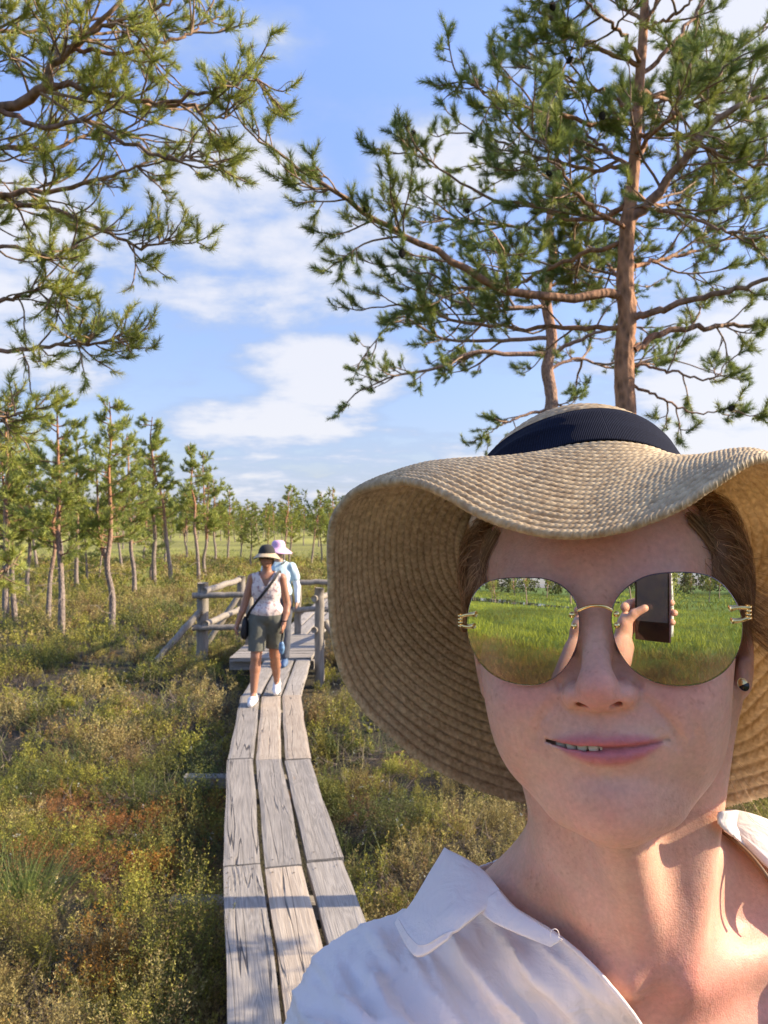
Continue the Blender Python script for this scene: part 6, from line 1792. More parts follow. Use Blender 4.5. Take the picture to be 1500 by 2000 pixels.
def main_pine():
    pn = Pine(101, nn=105, needle=.040, nw=.0023, shoot=.062, twig=1.35); pn.S = 1.04; pn.zg = (1.0, 2.6); P3m = lambda x, y, Y: P3(x, y, Y * 1.04)
    pn.trunk([(1.22, 3.76, -0.45), (1.19, 3.76, 0.3), P3m(1226, 1000, 3.6), P3m(1222, 795, 3.6), P3m(1219, 690, 3.6), P3m(1225, 620, 3.6), P3m(1221, 540, 3.6), P3m(1226, 440, 3.6), P3m(1238, 330, 3.62), P3m(1246, 200, 3.64), P3m(1256, 60, 3.66), P3m(1262, -80, 3.66), P3m(1262, -230, 3.66)],
             [.075, .060, .053, .049, .047, .045, .041, .036, .028, .025, .022, .016, .006], 70)
    limbs(pn, [
        ([(1212,578,3.6),(1130,577,3.5),(1010,574,3.4),(930,538,3.3),(850,490,3.25),(760,445,3.2),(690,398,3.15),(600,335,3.1),(535,290,3.08),(497,266,3.06)], .019, .003, dict(ndens=6.5, t0=.12, sublen=.36)),
        ([(1232,432,3.6),(1292,370,3.55),(1345,298,3.5),(1405,228,3.5),(1500,188,3.5),(1620,150,3.5)], .021, .006, dict(sublen=.45, col0=(.25,.13,.08), t0=.2)),
        ([(1225,625,3.6),(1300,600,3.5),(1400,575,3.4),(1500,545,3.35),(1630,500,3.3)], .016, .005, dict(sublen=.4, col0=(.25,.13,.08), t0=.25, ndens=5)),
        ([(1240,682,3.6),(1290,650,3.65),(1370,640,3.7),(1440,635,3.75),(1560,628,3.8)], .015, .006, dict(sublen=.38, col0=(.25,.13,.08), t0=.3, ndens=5)),
        ([(1222,400,3.6),(1175,425,3.7),(1120,430,3.8),(1040,400,3.9),(950,385,4.0),(860,330,4.0),(800,300,4.0)], .012, .003, dict(sublen=.42, ndens=9)),
        ([(1222,470,3.6),(1130,500,3.65),(1060,530,3.7),(990,560,3.8),(900,560,3.8),(820,530,3.8),(760,520,3.8)], .010, .003, dict(sublen=.38, ndens=9)),
        ([(1245,240,3.62),(1150,238,3.5),(1050,215,3.4),(960,185,3.4),(890,140,3.4)], .010, .003, dict(sublen=.32, ndens=9)),
        ([(1240,320,3.62),(1160,330,3.7),(1060,310,3.8),(980,280,3.9),(900,260,4.0)], .010, .003, dict(sublen=.4, ndens=9)),
        ([(1250,130,3.64),(1170,95,3.6),(1100,50,3.6),(1045,10,3.6),(1010,-40,3.6)], .010, .003, dict(sublen=.36, ndens=8)),
        ([(1252,150,3.64),(1320,80,3.7),(1380,-10,3.8),(1430,-120,3.8)], .010, .003, dict(sublen=.42)),
        ([(1246,262,3.62),(1330,262,3.5),(1420,310,3.4),(1530,330,3.4)], .009, .004, dict(sublen=.4, t0=.3)),
        ([(1212,640,3.6),(1100,640,3.7),(980,640,3.8),(880,622,3.8),(800,600,3.8),(735,600,3.8)], .011, .003, dict(sublen=.36, ndens=7)),
        ([(1225,715,3.6),(1300,722,3.6),(1380,740,3.6),(1425,705,3.6)], .007, .002, dict(sublen=.2, ndens=7)),
        ([(1225,745,3.6),(1280,772,3.6),(1350,805,3.6),(1430,800,3.6)], .007, .002, dict(sublen=.2, ndens=7, t0=.35)),
        ([(1240,520,3.6),(1330,500,3.8),(1420,470,4.0),(1520,440,4.1)], .009, .003, dict(sublen=.42)),
        ([(1235,400,3.6),(1330,420,3.4),(1420,450,3.2),(1510,470,3.1)], .008, .003, dict(sublen=.3, bare=.3)),
        ([(1226,450,3.6),(1150,400,3.3),(1090,330,3.1),(1040,250,3.0)], .009, .003, dict(sublen=.34)),
        ([(1240,330,3.6),(1270,260,4.0),(1300,180,4.3),(1340,100,4.5)], .009, .003, dict(sublen=.45)),
        ([(1222,560,3.6),(1190,520,4.0),(1150,480,4.4),(1100,420,4.7)], .009, .003, dict(sublen=.45)),
        ([(1256,40,3.66),(1200,0,3.8),(1150,-60,3.9)], .008, .003, dict(sublen=.35)), ([(1256,60,3.66),(1330,20,3.5),(1400,-60,3.4)], .008, .003, dict(sublen=.4)),
        ([(1246,200,3.64),(1370,150,3.7),(1480,60,3.8),(1560,-30,3.8)], .009, .003, dict(sublen=.45)),
        ([(1246,220,3.62),(1180,180,3.7),(1100,150,3.8),(1030,100,3.9)], .009, .003, dict(sublen=.42, ndens=9)),
        ([(1250,120,3.64),(1210,60,3.5),(1160,20,3.4),(1120,-40,3.3)], .009, .003, dict(sublen=.38, ndens=9)),
        ([(1256,60,3.66),(1290,-20,3.6),(1300,-90,3.6)], .009, .003, dict(sublen=.4, ndens=9)),
        ([(1240,300,3.62),(1300,240,3.3),(1360,190,3.1),(1430,120,3.0)], .009, .003, dict(sublen=.34, ndens=8)),
        ([(1236,380,3.6),(1290,400,4.0),(1350,380,4.3),(1430,360,4.5)], .009, .003, dict(sublen=.5, ndens=8)),
        ([(1238,330,3.6),(1180,290,3.9),(1110,240,4.2),(1020,220,4.4)], .009, .003, dict(sublen=.5, ndens=8)),
        ([(1246,180,3.6),(1330,200,4.0),(1430,230,4.2),(1520,240,4.3)], .009, .003, dict(sublen=.5, ndens=7)),
    ])
    # cones in view
    for x, y in [(1068,0),(1128,97),(1071,58),(1087,68),(1135,84),(1088,92),(1122,130),(1330,35),(1290,88),(1448,58),(1393,205),(1337,255),(1500,290),(760,322),(735,378),(1185,195),(1212,178),(1475,275),(1420,165),(600,375),(680,478),(1208,300)]:
        pn.cones.append(P3(x, y, 3.5) + pn.r.normal(0, .02, 3))
    return pn.build((1.22, 3.76, -0.3), 'big pine with orange trunk and many black cones rising behind the straw hat', cones=True, tint=1.3)
main_pine()

def second_pine():
    pn = Pine(202, nn=95, needle=.075, nw=.0055, shoot=.13, twig=2.6); pn.S = 2.2; pn.zg = (2.0, 5.4)
    q = lambda x, y: P3(x, y, 5.2 * 2.2)
    pn.trunk([(2.6, 11.44, -.45), (2.5, 11.44, .6), q(1068, 880), q(1077, 780), q(1069, 720), q(1078, 660), q(1066, 580), q(1080, 500), q(1072, 440), q(1086, 340), q(1090, 240)], [.115, .10, .095, .092, .085, .08, .075, .065, .05, .035, .01], 60)
    k = dict(col0=(.25, .14, .09))
    limbs(pn, [
        ([(1074,690,5.2),(1000,690,5.1),(920,690,5.0),(850,720,5.0),(770,735,5.0),(700,765,5.0)], .016, .003, dict(sublen=.42, ndens=5.5, **k)),
        ([(1072,660,5.2),(960,665,5.4),(860,660,5.5),(780,620,5.5),(715,690,5.5)], .013, .003, dict(sublen=.45, ndens=5.5, **k)),
        ([(1078,690,5.2),(1150,655,5.1),(1210,640,5.0),(1290,640,5.0)], .013, .003, dict(sublen=.4, ndens=5, **k)),
        ([(1074,720,5.2),(1130,700,5.3),(1200,720,5.5),(1290,700,5.6),(1400,730,5.6)], .010, .003, dict(sublen=.4, ndens=5, **k)),
        ([(1072,800,5.2),(1020,812,5.1),(980,830,5.0),(950,850,5.0)], .010, .002, dict(sublen=.26, ndens=9, t0=.3, **k)),
        ([(1076,790,5.2),(1130,800,5.2),(1180,830,5.1)], .008, .002, dict(sublen=.22, **k)),
        ([(1070,600,5.2),(990,600,5.0),(900,590,4.9),(830,570,4.9)], .012, .003, dict(sublen=.5, ndens=6.5, **k)),
        ([(1068,560,5.2),(1150,540,5.3),(1260,560,5.5)], .010, .003, dict(sublen=.5, **k)),
        ([(1075,450,5.2),(980,440,5.3),(880,430,5.4),(800,400,5.4)], .010, .003, dict(sublen=.5, ndens=7, **k)), ([(1078,420,5.2),(1160,400,5.3),(1250,440,5.4)], .010, .003, dict(sublen=.5, **k)),
        ([(1086,340,5.2),(1010,320,5.2),(940,320,5.3)], .008, .003, dict(sublen=.4, **k)), ([(1086,330,5.2),(1150,300,5.2),(1200,290,5.2)], .008, .003, dict(sublen=.4, **k)),
    ], bare=.12)
    return pn.build((2.6, 11.44, -.3), 'smaller pine with dark trunk standing just behind and left of the big pine', tint=1.25, cones=False)
second_pine()

def left_pine():
    pn = Pine(303, nn=80, needle=.035, nw=.0022, shoot=.058, twig=1.4); pn.zg = (1.0, 2.6)
    pn.trunk([(-2.5, 3.0, -.45), (-2.45, 3.0, 1.0), (-2.35, 3.0, 2.2), (-2.4, 3.02, 3.2), (-2.3, 3.0, 4.6)], [.08, .065, .055, .04, .01], 40)
    k = dict(col0=(.22, .11, .07))
    limbs(pn, [
        ([(-430,330,3.0),(-200,262,3.0),(0,212,2.95),(85,175,2.9),(98,140,2.9),(150,85,2.85),(222,20,2.8),(270,-60,2.8)], .022, .004, dict(sublen=.42, t0=.35, **k)),
        ([(95,166,2.9),(200,182,2.9),(290,203,2.9),(370,208,2.9),(410,228,2.9),(440,226,2.9)], .010, .003, dict(sublen=.32, ndens=9, t0=.15, **k)),
        ([(140,92,2.85),(250,104,2.9),(330,80,2.95),(380,55,3.0),(410,15,3.0)], .007, .003, dict(sublen=.34, ndens=8, **k)),
        ([(0,213,2.95),(85,247,2.9),(170,238,2.85),(290,300,2.8),(350,308,2.8),(395,300,2.8)], .009, .003, dict(sublen=.30, ndens=9, **k)),
        ([(300,205,2.9),(400,180,2.85),(450,168,2.8),(490,155,2.8),(515,165,2.8)], .006, .002, dict(sublen=.22, ndens=10, t0=.1, **k)),
        ([(120,110,2.9),(180,60,2.8),(300,20,2.8),(380,-30,2.8)], .006, .003, dict(sublen=.3, ndens=8, **k)),
        ([(-430,480,3.0),(-150,400,3.0),(20,380,3.0),(120,370,3.0),(220,340,3.0),(300,320,3.0)], .014, .003, dict(sublen=.30, ndens=8, bare=.3, **k)),
        ([(-430,560,3.0),(-120,420,3.1),(60,400,3.1),(180,440,3.1),(260,478,3.1),(335,470,3.1)], .012, .003, dict(sublen=.24, ndens=9, bare=.3, **k)),
        ([(-430,600,3.0),(-150,520,2.9),(0,480,2.9),(100,500,2.9),(160,470,2.9)], .010, .003, dict(sublen=.28, ndens=7, bare=.3, **k)),
        ([(-430,700,3.0),(-120,620,3.0),(30,580,3.0),(90,560,3.0),(140,585,3.0)], .010, .003, dict(sublen=.20, ndens=9, t0=.4, **k)),
        ([(-430,780,3.0),(-130,720,3.0),(20,685,3.0),(110,672,3.0),(200,668,3.0),(250,660,3.0)], .010, .003, dict(sublen=.20, ndens=13, t0=.45, **k)),
        ([(-430,900,3.0),(-130,840,2.9),(0,815,2.85),(40,805,2.85)], .009, .003, dict(sublen=.16, ndens=10, t0=.5, **k)),
        ([(-430,240,3.0),(-150,90,3.2),(50,60,3.3),(200,40,3.4),(330,60,3.4)], .010, .003, dict(sublen=.42, ndens=8, **k)),
        ([(-430,360,3.0),(-100,300,3.4),(100,290,3.5),(200,260,3.6),(320,270,3.6)], .012, .003, dict(sublen=.45, ndens=8, bare=.2, **k)),
        ([(-430,160,3.0),(-200,0,3.0),(-50,-30,3.0),(80,-50,3.0)], .010, .003, dict(sublen=.4, **k)),
        ([(-430,1150,3.0),(-150,1130,3.0),(-30,1118,3.0),(15,1112,3.0)], .006, .002, dict(sublen=.12, t0=.6, **k)),
    ], bare=.30)
    return pn.build((-2.5, 3.0, -.3), 'pine leaning in from the photo edge with yellow-green needles on long thin bare branches', yellow=0.6, tint=1.5, cones=False)
left_pine()

# shade-casting pine standing right of the path, outside the picture
def side_pine():
    pn = Pine(404, nn=40, needle=.05, nw=.0025); pn.zg = (1.0, 2.6)
    pn.trunk([(2.9, 2.9, -.45), (2.9, 2.9, 1.0), (2.85, 2.9, 2.4), (2.9, 2.9, 3.6)], [.06, .05, .04, .01])
    for z, a, L_ in [(.55, 2.9, .7), (.8, 3.5, .8), (1.0, 2.6, .9), (1.3, 3.3, .9), (1.7, 1.5, .8), (2.2, 4.2, .8), (2.6, 3.0, .7), (3.0, .6, .6)]:
        b = np.array([2.9, 2.9, z]); d = np.array([math.cos(a), math.sin(a), .15]); pn.limb([b, b + d * L_ * .5, b + d * L_ + (0, 0, .1)], .012, .003, sublen=.35, ndens=5)
    return pn.build((2.9, 2.9, -.3), 'young pine right of the boardwalk, outside the picture', cones=False)
side_pine()

# ---- free-standing bog pines in the distance: a few kinds, copied
def bog_pine(seed, H, crown0=0.42, fork=False, wide=1.0, dense=1.0, nn=30):
    pn = Pine(seed, needle=.095, nw=.013, nn=nn, shoot=.15, twig=2.2); pn.zg = (H * .25, H * .6); r = pn.r
    lean = r.normal(0, .05, 2); pts = [(0, 0, -.4)]
    for i in range(1, 8):
        t = i / 7; pts.append((lean[0] * H * t + r.normal(0, .03), lean[1] * H * t + r.normal(0, .03), H * t))
    p = pn.trunk(pts, [.070 * H / 4.2, .050 * H / 4.2, .042 * H / 4.2, .032, .022, .010])
    if fork:
        b = p[12]; pn.limb([b, b + (.15, 0, .5), b + (.2, .05, H * .45)], .035, .012, sublen=.5, ndens=3, t0=.4)
    n = int(35 * dense)
    for k in range(n):
        t = crown0 + (1 - crown0) * (k + r.random()) / n; i = min(int(t * 39), 38); b = p[i]
        a = r.uniform(0, 6.283); L_ = (1.0 * wide * (1.12 - t) ** .6 * min(1, (t - crown0) * 3.5 + .45)) * r.uniform(.55, 1.2) * H / 4.5
        up = r.uniform(.05, .55); d = np.array([math.cos(a), math.sin(a), up]); d /= np.linalg.norm(d)
        q = pn.curve(b, d, L_, 6, up=.22, jit=.10)
        pn.tube_(pn.wood, q, np.linspace(.016, .006, 6), 5, ORANGE * .7)
        m = max(4, int(L_ * 12))
        for j in range(m):
            tt = .3 + .7 * (j + r.random()) / m; ii = min(int(tt * 5), 4); T = q[ii + 1] - q[ii]; T /= np.linalg.norm(T)
            w = pn.curve(q[ii] * .5 + q[ii + 1] * .5, pn.side_dir(T, r.uniform(.5, 1.1), .5), L_ * .35 * r.uniform(.6, 1.2), 4, up=.2, jit=.15)
            pn.tube_(pn.twigs, w, .004, 3, TWIG)
            for z in range(1, 4):
                if r.random() < .9:
                    T2 = w[z] - w[z - 1]; T2 /= np.linalg.norm(T2)
                    e = w[z] + pn.side_dir(T2, r.uniform(.2, .9), .7) * .09; pn.shoots.append((e, e - w[z] + np.array([0, 0, .03]), None))
    # dead lower branches
    for k in range(int(9)):
        t = r.uniform(.12, crown0 + .05); i = int(t * 39); a = r.uniform(0, 6.283)
        q = pn.curve(p[i], (math.cos(a), math.sin(a), r.uniform(-.3, .2)), r.uniform(.15, .7), 5, up=-.1, jit=.2); pn.tube_(pn.twigs, q, np.linspace(.007, .002, 5), 4, np.array([.25, .2, .16]))
    return pn

def copy_thing(root, loc, rz, sc, label=None, group=None):
    c = root.copy(); scene.collection.objects.link(c); c.location = loc; c.rotation_euler = (0, 0, rz); c.scale = sc
    if label: c['label'] = label
    if group: c['group'] = group
    for ch in list(root.children):
        d = ch.copy(); scene.collection.objects.link(d); d.parent = c
    return c

def forest():
    r = np.random.default_rng(77)
    GA = 'slender bog pines on the left'; GB = 'pines in the far wood'
    kinds = [bog_pine(1, 4.5, .32), bog_pine(2, 4.5, .36, fork=True), bog_pine(3, 4.5, .40, wide=.9), bog_pine(4, 4.5, .30, wide=1.0, dense=1.1), bog_pine(5, 4.5, .44, wide=.85, dense=.85), bog_pine(6, 4.2, .12, wide=1.0, dense=1.3, nn=20)]
    yel = [.4, .35, .25, .5, .25, .1]
    protos = [k.build((0, 0, 0), 'x', yellow=y, tint=1.4, cones=False) for k, y in zip(kinds, yel)]
    used = [False] * len(protos)
    def put(k, x, yb, yt, label, rz=None, H=4.5, gz=-.27, group=GA, wide=1.0):
        Y = (CAMZ - gz) * F / (yb - HOR); X = (x - 750) / F * Y; h = (yb - yt) / F * Y; s = h / (4.5 if k < 5 else 4.2)
        rz = r.uniform(0, 6.28) if rz is None else rz
        if not used[k]:
            used[k] = True; o = protos[k]; o.location = (X, Y, gz); o.rotation_euler = (0, 0, rz); o.scale = (s * wide, s * wide, s); o['label'] = label; o['group'] = group
        else: o = copy_thing(protos[k], (X, Y, gz), rz, (s * wide, s * wide, s), label, group)
        return o
    put(3, 10, 1222, 770, 'broad pine at the left photo edge among the nearest of the slender bog pines')
    put(2, 32, 1218, 850, 'pine with bare grey lower trunk second from the left photo edge')
    put(4, 92, 1222, 870, 'pine with dark leaning trunk just left of the tall orange-barked one', rz=2.4)
    put(0, 118, 1242, 771, 'tall pine with orange bark and a pointed top reaching highest of the left group', rz=1.0)
    put(1, 216, 1236, 783, 'forked pine with two reddish stems right of the tall orange-barked pine', rz=3.2)
    put(5, 172, 1142, 940, 'small pale-stemmed pine between the tall and the forked pine', wide=.8)
    put(2, 192, 1138, 985, 'thin young pine right behind the small pale-stemmed pine')
    put(3, 150, 1150, 850, 'bushy pine behind the tall orange-barked pine')
    put(4, 302, 1140, 818, 'slim pine right of the forked pine, in front of the dark bushy one', rz=.6)
    put(0, 262, 1165, 850, 'pine with yellow-green crown half hidden by the forked pine')
    put(2, 339, 1142, 847, 'straight slender pine third from the railing on the left', rz=4.0)
    put(4, 389, 1142, 868, 'slender pine rising directly above the left railing post', rz=5.0)
    put(1, 403, 1130, 885, 'reddish thin pine just right of the one above the railing post')
    put(5, 297, 1132, 1005, 'low dark bushy pine with dense dark needles near the open marsh', wide=1.5)
    put(3, 55, 1165, 880, 'shady pine behind the two pines at the left photo edge')
    put(0, -25, 1190, 800, 'pine partly cut by the left photo edge')
    # second line
    for x, yb, yt, k, lb in [(240,1112,925,2,'second-line pine showing between the two stems of the forked pine'), (282,1105,940,3,'second-line pine behind the dark low bushy pine'), (322,1102,930,0,'second-line pine just left of the straight slender pine'), (362,1100,945,1,'second-line pine between the straight slender pine and the one above the railing post'),
                             (420,1098,935,3,'second-line pine right of the reddish thin pine'), (445,1095,950,0,'rightmost second-line pine, above the middle of the railing'), (75,1110,900,2,'second-line pine left of the dark leaning trunk'), (20,1105,905,1,'leftmost second-line pine at the photo edge'), (120,1104,915,3,'second-line pine hidden behind the tall orange-barked pine'), (205,1108,905,4,'second-line pine just left of the forked pine')]:
        put(k, x, yb, yt, lb, group='pines of the second line')
    for x, yb, yt, k, lb in [(490,1108,985,3,'short round-crowned pine left of the walking women against the far wood'), (553,1112,948,4,'tall dark pine of the far wood standing above the pink hat'), (566,1108,955,3,'pine with lit crown touching the tall dark pine above the pink hat'), (606,1106,960,2,'thin pale-stemmed pine between the walking women and the straw hat'), (628,1100,975,0,'pine of the far wood next to the brim of the straw hat'), (650,1100,955,3,'pine half hidden by the straw brim'), (470,1100,992,1,'small pine of the far wood above the railing'), (520,1102,1000,4,'small pine right above the dark hat of the first walker')]:
        put(k, x, yb, yt, lb, group=GB)
    # far wood, rows
    n = 0
    for row, (Y0, Y1, cnt) in enumerate([(55, 70, 7), (70, 105, 44), (105, 165, 100)]):
        for i in range(cnt):
            x = -60 + (i + r.random()) / cnt * 860; Y = r.uniform(Y0, Y1); H = r.uniform(2.0, 4.2) * (1.0 + 0.25 * row)
            yb = HOR + 2.07 * F / Y; yt = HOR - (H - 2.07) * F / Y
            put(int(r.integers(0, 6)), x, yb, yt, 'pine of the far wood', group=GB)
    for i in range(34):
        x = 820 + (i + r.random()) / 34 * 1100; Y = r.uniform(55, 130); H = r.uniform(2.6, 5.6)
        put(int(r.integers(0, 5)), x, HOR + 2.07 * F / Y, HOR - (H - 2.07) * F / Y, 'pine of the far wood', group=GB)
    # pines behind the camera, seen only in the mirrored glasses
    for i in range(46):
        a = r.uniform(-1.0, 1.0); D = r.uniform(26, 60) ; k = int(r.integers(0, 6)); s = r.uniform(.8, 1.4)
        if abs(a * 30 + 13) < 12 and D < 30: continue
        copy_thing(protos[k], (D * math.sin(a), -D * math.cos(a), GZ), r.uniform(0, 6), (s, s, s), 'pine behind the camera, mirrored small in the sunglasses', 'pines behind the camera')
forest()

def birch():
    r = np.random.default_rng(9)
    pn = Pine(909, needle=.03, nw=.028, nn=9, shoot=.10, twig=1.5); pn.zg = (5, 9)
    bm = simple('birch_bark', (0.75, 0.73, 0.68), rough=.6, var=.3, scale=14, stretch=(1, 1, 4))
    H = 5.2; p = spline([(0, 0, -.3), (.03, 0, 1.2), (-.02, .03, 3.0), (.02, 0, H)], 30)
    v, q, t = tube(p, np.linspace(.075, .015, 30), 10)
    T = empty('birch_tree', (-2.45, -9.4, GZ)); tag(T, 'young white-stemmed birch behind the camera, mirrored in the sunglasses beside the phone', 'tree')
    mesh_obj('trunk', v, [q, t], bm, T)
    for k in range(46):
        t_ = r.uniform(.3, 1); b = p[int(t_ * 29)]; a = r.uniform(0, 6.28); w = pn.curve(b, (math.cos(a), math.sin(a), .9), .8 * (1.2 - t_) * r.uniform(.6, 1.2) + .15, 6, up=.1, jit=.15)
        pn.tube_(pn.twigs, w, np.linspace(.007, .002, 6), 4, np.array([.2, .15, .12]))
        for j in range(1, 6):
            for _ in range(5): e = w[j] + r.normal(0, .09, 3); pn.shoots.append((e, r.normal(0, 1, 3), None))
    pn.twigs.build('branches', BARK, T)
    v, f, c = pn.needles(.3, 2.0); mesh_obj('crown', v, f, NEEDLE, T, smooth=False, col=c)
birch()
# ------------------------------------------------------------------ the two women walking up behind
def walker_skin(c):
    m = simple('walker_skin', c, rough=0.5, var=0.08, scale=12, sub=0.15); return m
def small_part(name, fn, lo, hi, h, mat, parent, B, col=None, clip=None):
    v, q = nets(fn, lo, hi, h)
    if clip is not None: v, q = clip_mesh(v, q, clip(v))
    return mesh_obj(name, v / 1000.0, q, mat, parent)

def printed_blouse():
    m, nt, b = new_mat('printed_blouse'); L = nt.links
    tc = nd(nt, 'ShaderNodeTexCoord'); vo = nd(nt, 'ShaderNodeTexVoronoi'); vo.inputs['Scale'].default_value = 26; L.new(tc.outputs['Object'], vo.inputs[0])
    no = nd(nt, 'ShaderNodeTexNoise'); no.inputs['Scale'].default_value = 38; no.inputs['Detail'].default_value = 4; L.new(tc.outputs['Object'], no.inputs[0])
    cr = nd(nt, 'ShaderNodeValToRGB'); L.new(no.outputs[0], cr.inputs[0]); cr.color_ramp.elements[0].position = .52; cr.color_ramp.elements[1].position = .62
    cr.color_ramp.elements[0].color = (.78, .66, .60, 1); cr.color_ramp.elements[1].color = (.42, .26, .26, 1)
    L.new(cr.outputs[0], b.inputs['Base Color']); b.inputs['Roughness'].default_value = .8
    n2 = nd(nt, 'ShaderNodeTexNoise'); n2.inputs['Scale'].default_value = 14; L.new(tc.outputs['Object'], n2.inputs[0])
    bp = nd(nt, 'ShaderNodeBump'); bp.inputs['Distance'].default_value = .02; bp.inputs['Strength'].default_value = .6; L.new(n2.outputs[0], bp.inputs['Height']); L.new(bp.outputs[0], b.inputs['Normal'])
    return m

def hand_ops(f, wr, pm, side, curl=0.6):
    """palm and five fingers hanging down from the wrist"""
    wr = np.array(wr, float); pm = np.array(pm, float)
    f.chain([wr, (wr + pm) / 2, pm], [20, 23, 22], k=12, kk=8)
    for i in range(4):
        y = (-24, -8, 8, 22)[i]; L_ = (62, 70, 66, 52)[i]
        a = pm + (0, y, -12); f.chain([a, a + (-side * 6, 0, -L_ * .5), a + (-side * (14 + 20 * curl), -2, -L_ * (1 - .35 * curl))], [9.5, 8.5, 7], k=5, kk=3)
    a = pm + (0, -26, 16); f.chain([a, a + (-side * 6, -16, -20), a + (-side * 12, -20, -44)], [10, 9, 7.5], k=6, kk=3)

def wfolds(v, amp, sc=0.012, st=(1, 1, .5)):
    return amp * (vnoise(v * np.array(st), sc, 5, 3) - .5)

def first_walker():
    B = np.array([-1.196, 7.8, 0.0]); T = empty('person', tuple(B))
    tag(T, 'tanned woman in sleeveless pink blouse and grey-green shorts striding on the boardwalk', 'person')
    skin = walker_skin((0.40, 0.19, 0.11))
    f = Field()
    f.ell((5, 10, 1150), (140, 88, 190)); f.ell((5, 15, 890), (150, 104, 120), k=50)
    f.cap((-140, 15, 1262), (150, 15, 1262), 42, 42, k=30)
    f.cap((5, 18, 1290), (5, 0, 1390), 47, 44, k=22)
    f.ell((5, -2, 1475), (68, 86, 98), k=14); f.ell((5, -30, 1425), (48, 50, 48), k=16); f.ell((5, -58, 1388), (20, 18, 16), k=10)
    f.cap((5, -84, 1478), (5, -100, 1450), 7, 12, k=8); f.ell((5, -82, 1424), (24, 8, 6), k=4)
    f.groove([(-16, -92, 1424), (26, -92, 1424)], 3, 3)
    for s in (-1, 1): f.ell((5 + s * 72, 5, 1462), (7, 18, 30), k=5); f.ell((5 + s * 28, -68, 1476), (15, 8, 9), k=5)
    f.chain([(-150, 12, 1258), (-218, 20, 1005)], [43, 36], k=16); f.chain([(-218, 20, 1005), (-245, 5, 920), (-290, -15, 800)], [36, 35, 22], k=10, kk=10)
    f.chain([(160, 12, 1258), (208, 32, 990)], [43, 36], k=16); f.chain([(208, 32, 990), (204, 0, 910), (186, -55, 812)], [36, 34, 22], k=10, kk=10)
    hand_ops(f, (-290, -15, 800), (-303, -22, 748), -1, .5); hand_ops(f, (186, -55, 812), (180, -66, 765), 1, 1.0)
    f.chain([(-78, 10, 820), (-92, -62, 470)], [86, 54], k=30); f.chain([(-92, -62, 470), (-104, -58, 350), (-114, -92, 95)], [52, 52, 30], k=12, kk=16)
    f.chain([(80, 20, 820), (66, 130, 460)], [86, 54], k=30); f.chain([(66, 130, 460), (60, 250, 330), (50, 415, 130)], [52, 52, 30], k=12, kk=16)
    f.chain([(-114, -92, 95), (-118, -200, 50)], [28, 26], k=12); f.chain([(50, 415, 130), (54, 350, 60)], [28, 24], k=12)
    small_part('body', f, (-380, -300, -10), (320, 520, 1620), 6.5, skin, T, B)
    # blouse
    g = Field(); g.ell((5, 10, 1150), (156, 104, 200)); g.ell((5, 12, 930), (168, 122, 110), k=50); g.cap((-118, 14, 1266), (128, 14, 1266), 48, 48, k=30)
    def gf(P): return g(P) + wfolds(P, 26)
    def clip(v):
        vee = np.abs(v[:, 0] - 8) * 1.15 - (v[:, 2] - 1170) * 0.62
        neck = np.where(v[:, 1] < 20, vee, 1340 - v[:, 2])
        neck = np.where((v[:, 2] < 1172), 50, neck); neck = np.minimum(neck, 1322 - v[:, 2] + 60 * (np.abs(v[:, 0]) > 60))
        arm = 158 - np.abs(v[:, 0] - 5) + np.where(v[:, 2] < 1130, 60, 0)
        return np.minimum.reduce([v[:, 2] - 855 + 18 * np.sin(v[:, 0] * .03), neck, arm])
    small_part('blouse', gf, (-200, -140, 800), (210, 170, 1380), 6, printed_blouse(), T, B, clip=clip)
    # shorts
    g = Field(); g.ell((5, 15, 880), (160, 116, 120)); g.chain([(-78, 8, 830), (-94, -55, 500)], [100, 84], k=20, kk=10); g.chain([(80, 20, 830), (70, 118, 500)], [100, 84], k=20, kk=10)
    o = small_part('shorts', lambda P: g(P) + wfolds(P, 24), (-230, -200, 480), (230, 260, 1010), 6.5, simple('shorts_cotton', (0.125, 0.125, 0.098), rough=.85, var=.1, scale=20), T, B, clip=lambda v: np.minimum(v[:, 2] - 535, 930 - v[:, 2]))
    # shoes
    wsh = simple('white_trainer', (0.78, 0.77, 0.75), rough=.6, var=.06, scale=30)
    g = Field(); g.chain([(-114, -88, 46), (-117, -160, 48), (-121, -235, 30)], [42, 42, 30], k=12, kk=20); g.cap((-114, -80, 50), (-114, -86, 98), 40, 34, k=12)
    small_part('shoe', lambda P: np.maximum(g(P), -(P[:, 2] - 6)), (-180, -300, 0), (-50, -10, 160), 4, wsh, T, B)
    g = Field(); g.chain([(50, 425, 95), (53, 355, 52), (57, 285, 32)], [41, 42, 30], k=12, kk=20); g.cap((50, 428, 95), (50, 424, 140), 38, 34, k=12)
    small_part('shoe', lambda P: np.maximum(g(P), -(P[:, 2] - 6)), (-20, 230, 0), (120, 500, 200), 4, wsh, T, B)
    for (x, y, z, s) in [(-117, -150, 92, 1), (-118, -168, 86, 1), (-119, -186, 79, 1), (53, 372, 98, 1), (54, 350, 93, 1), (55, 330, 86, 1)]:
        v, q, t = tube(np.array([(x - 22, y, z - 9), (x, y - 2, z + 2), (x + 22, y, z - 9)]) / 1000, .004, 6); mesh_obj('lace', v, [q, t], wsh, T)
    # hair, hat, sunglasses, watch, necklace
    hr = simple('dark_hair', (0.03, 0.018, 0.012), rough=.5)
    g = Field(); g.ell((5, 14, 1482), (77, 88, 100)); g.ell((5, 40, 1430), (70, 60, 70), k=20); g.ell((5, -60, 1440), (60, 60, 75), k=6, cut=True)
    small_part('hair', g, (-90, -100, 1330), (100, 130, 1600), 6, hr, T, B)
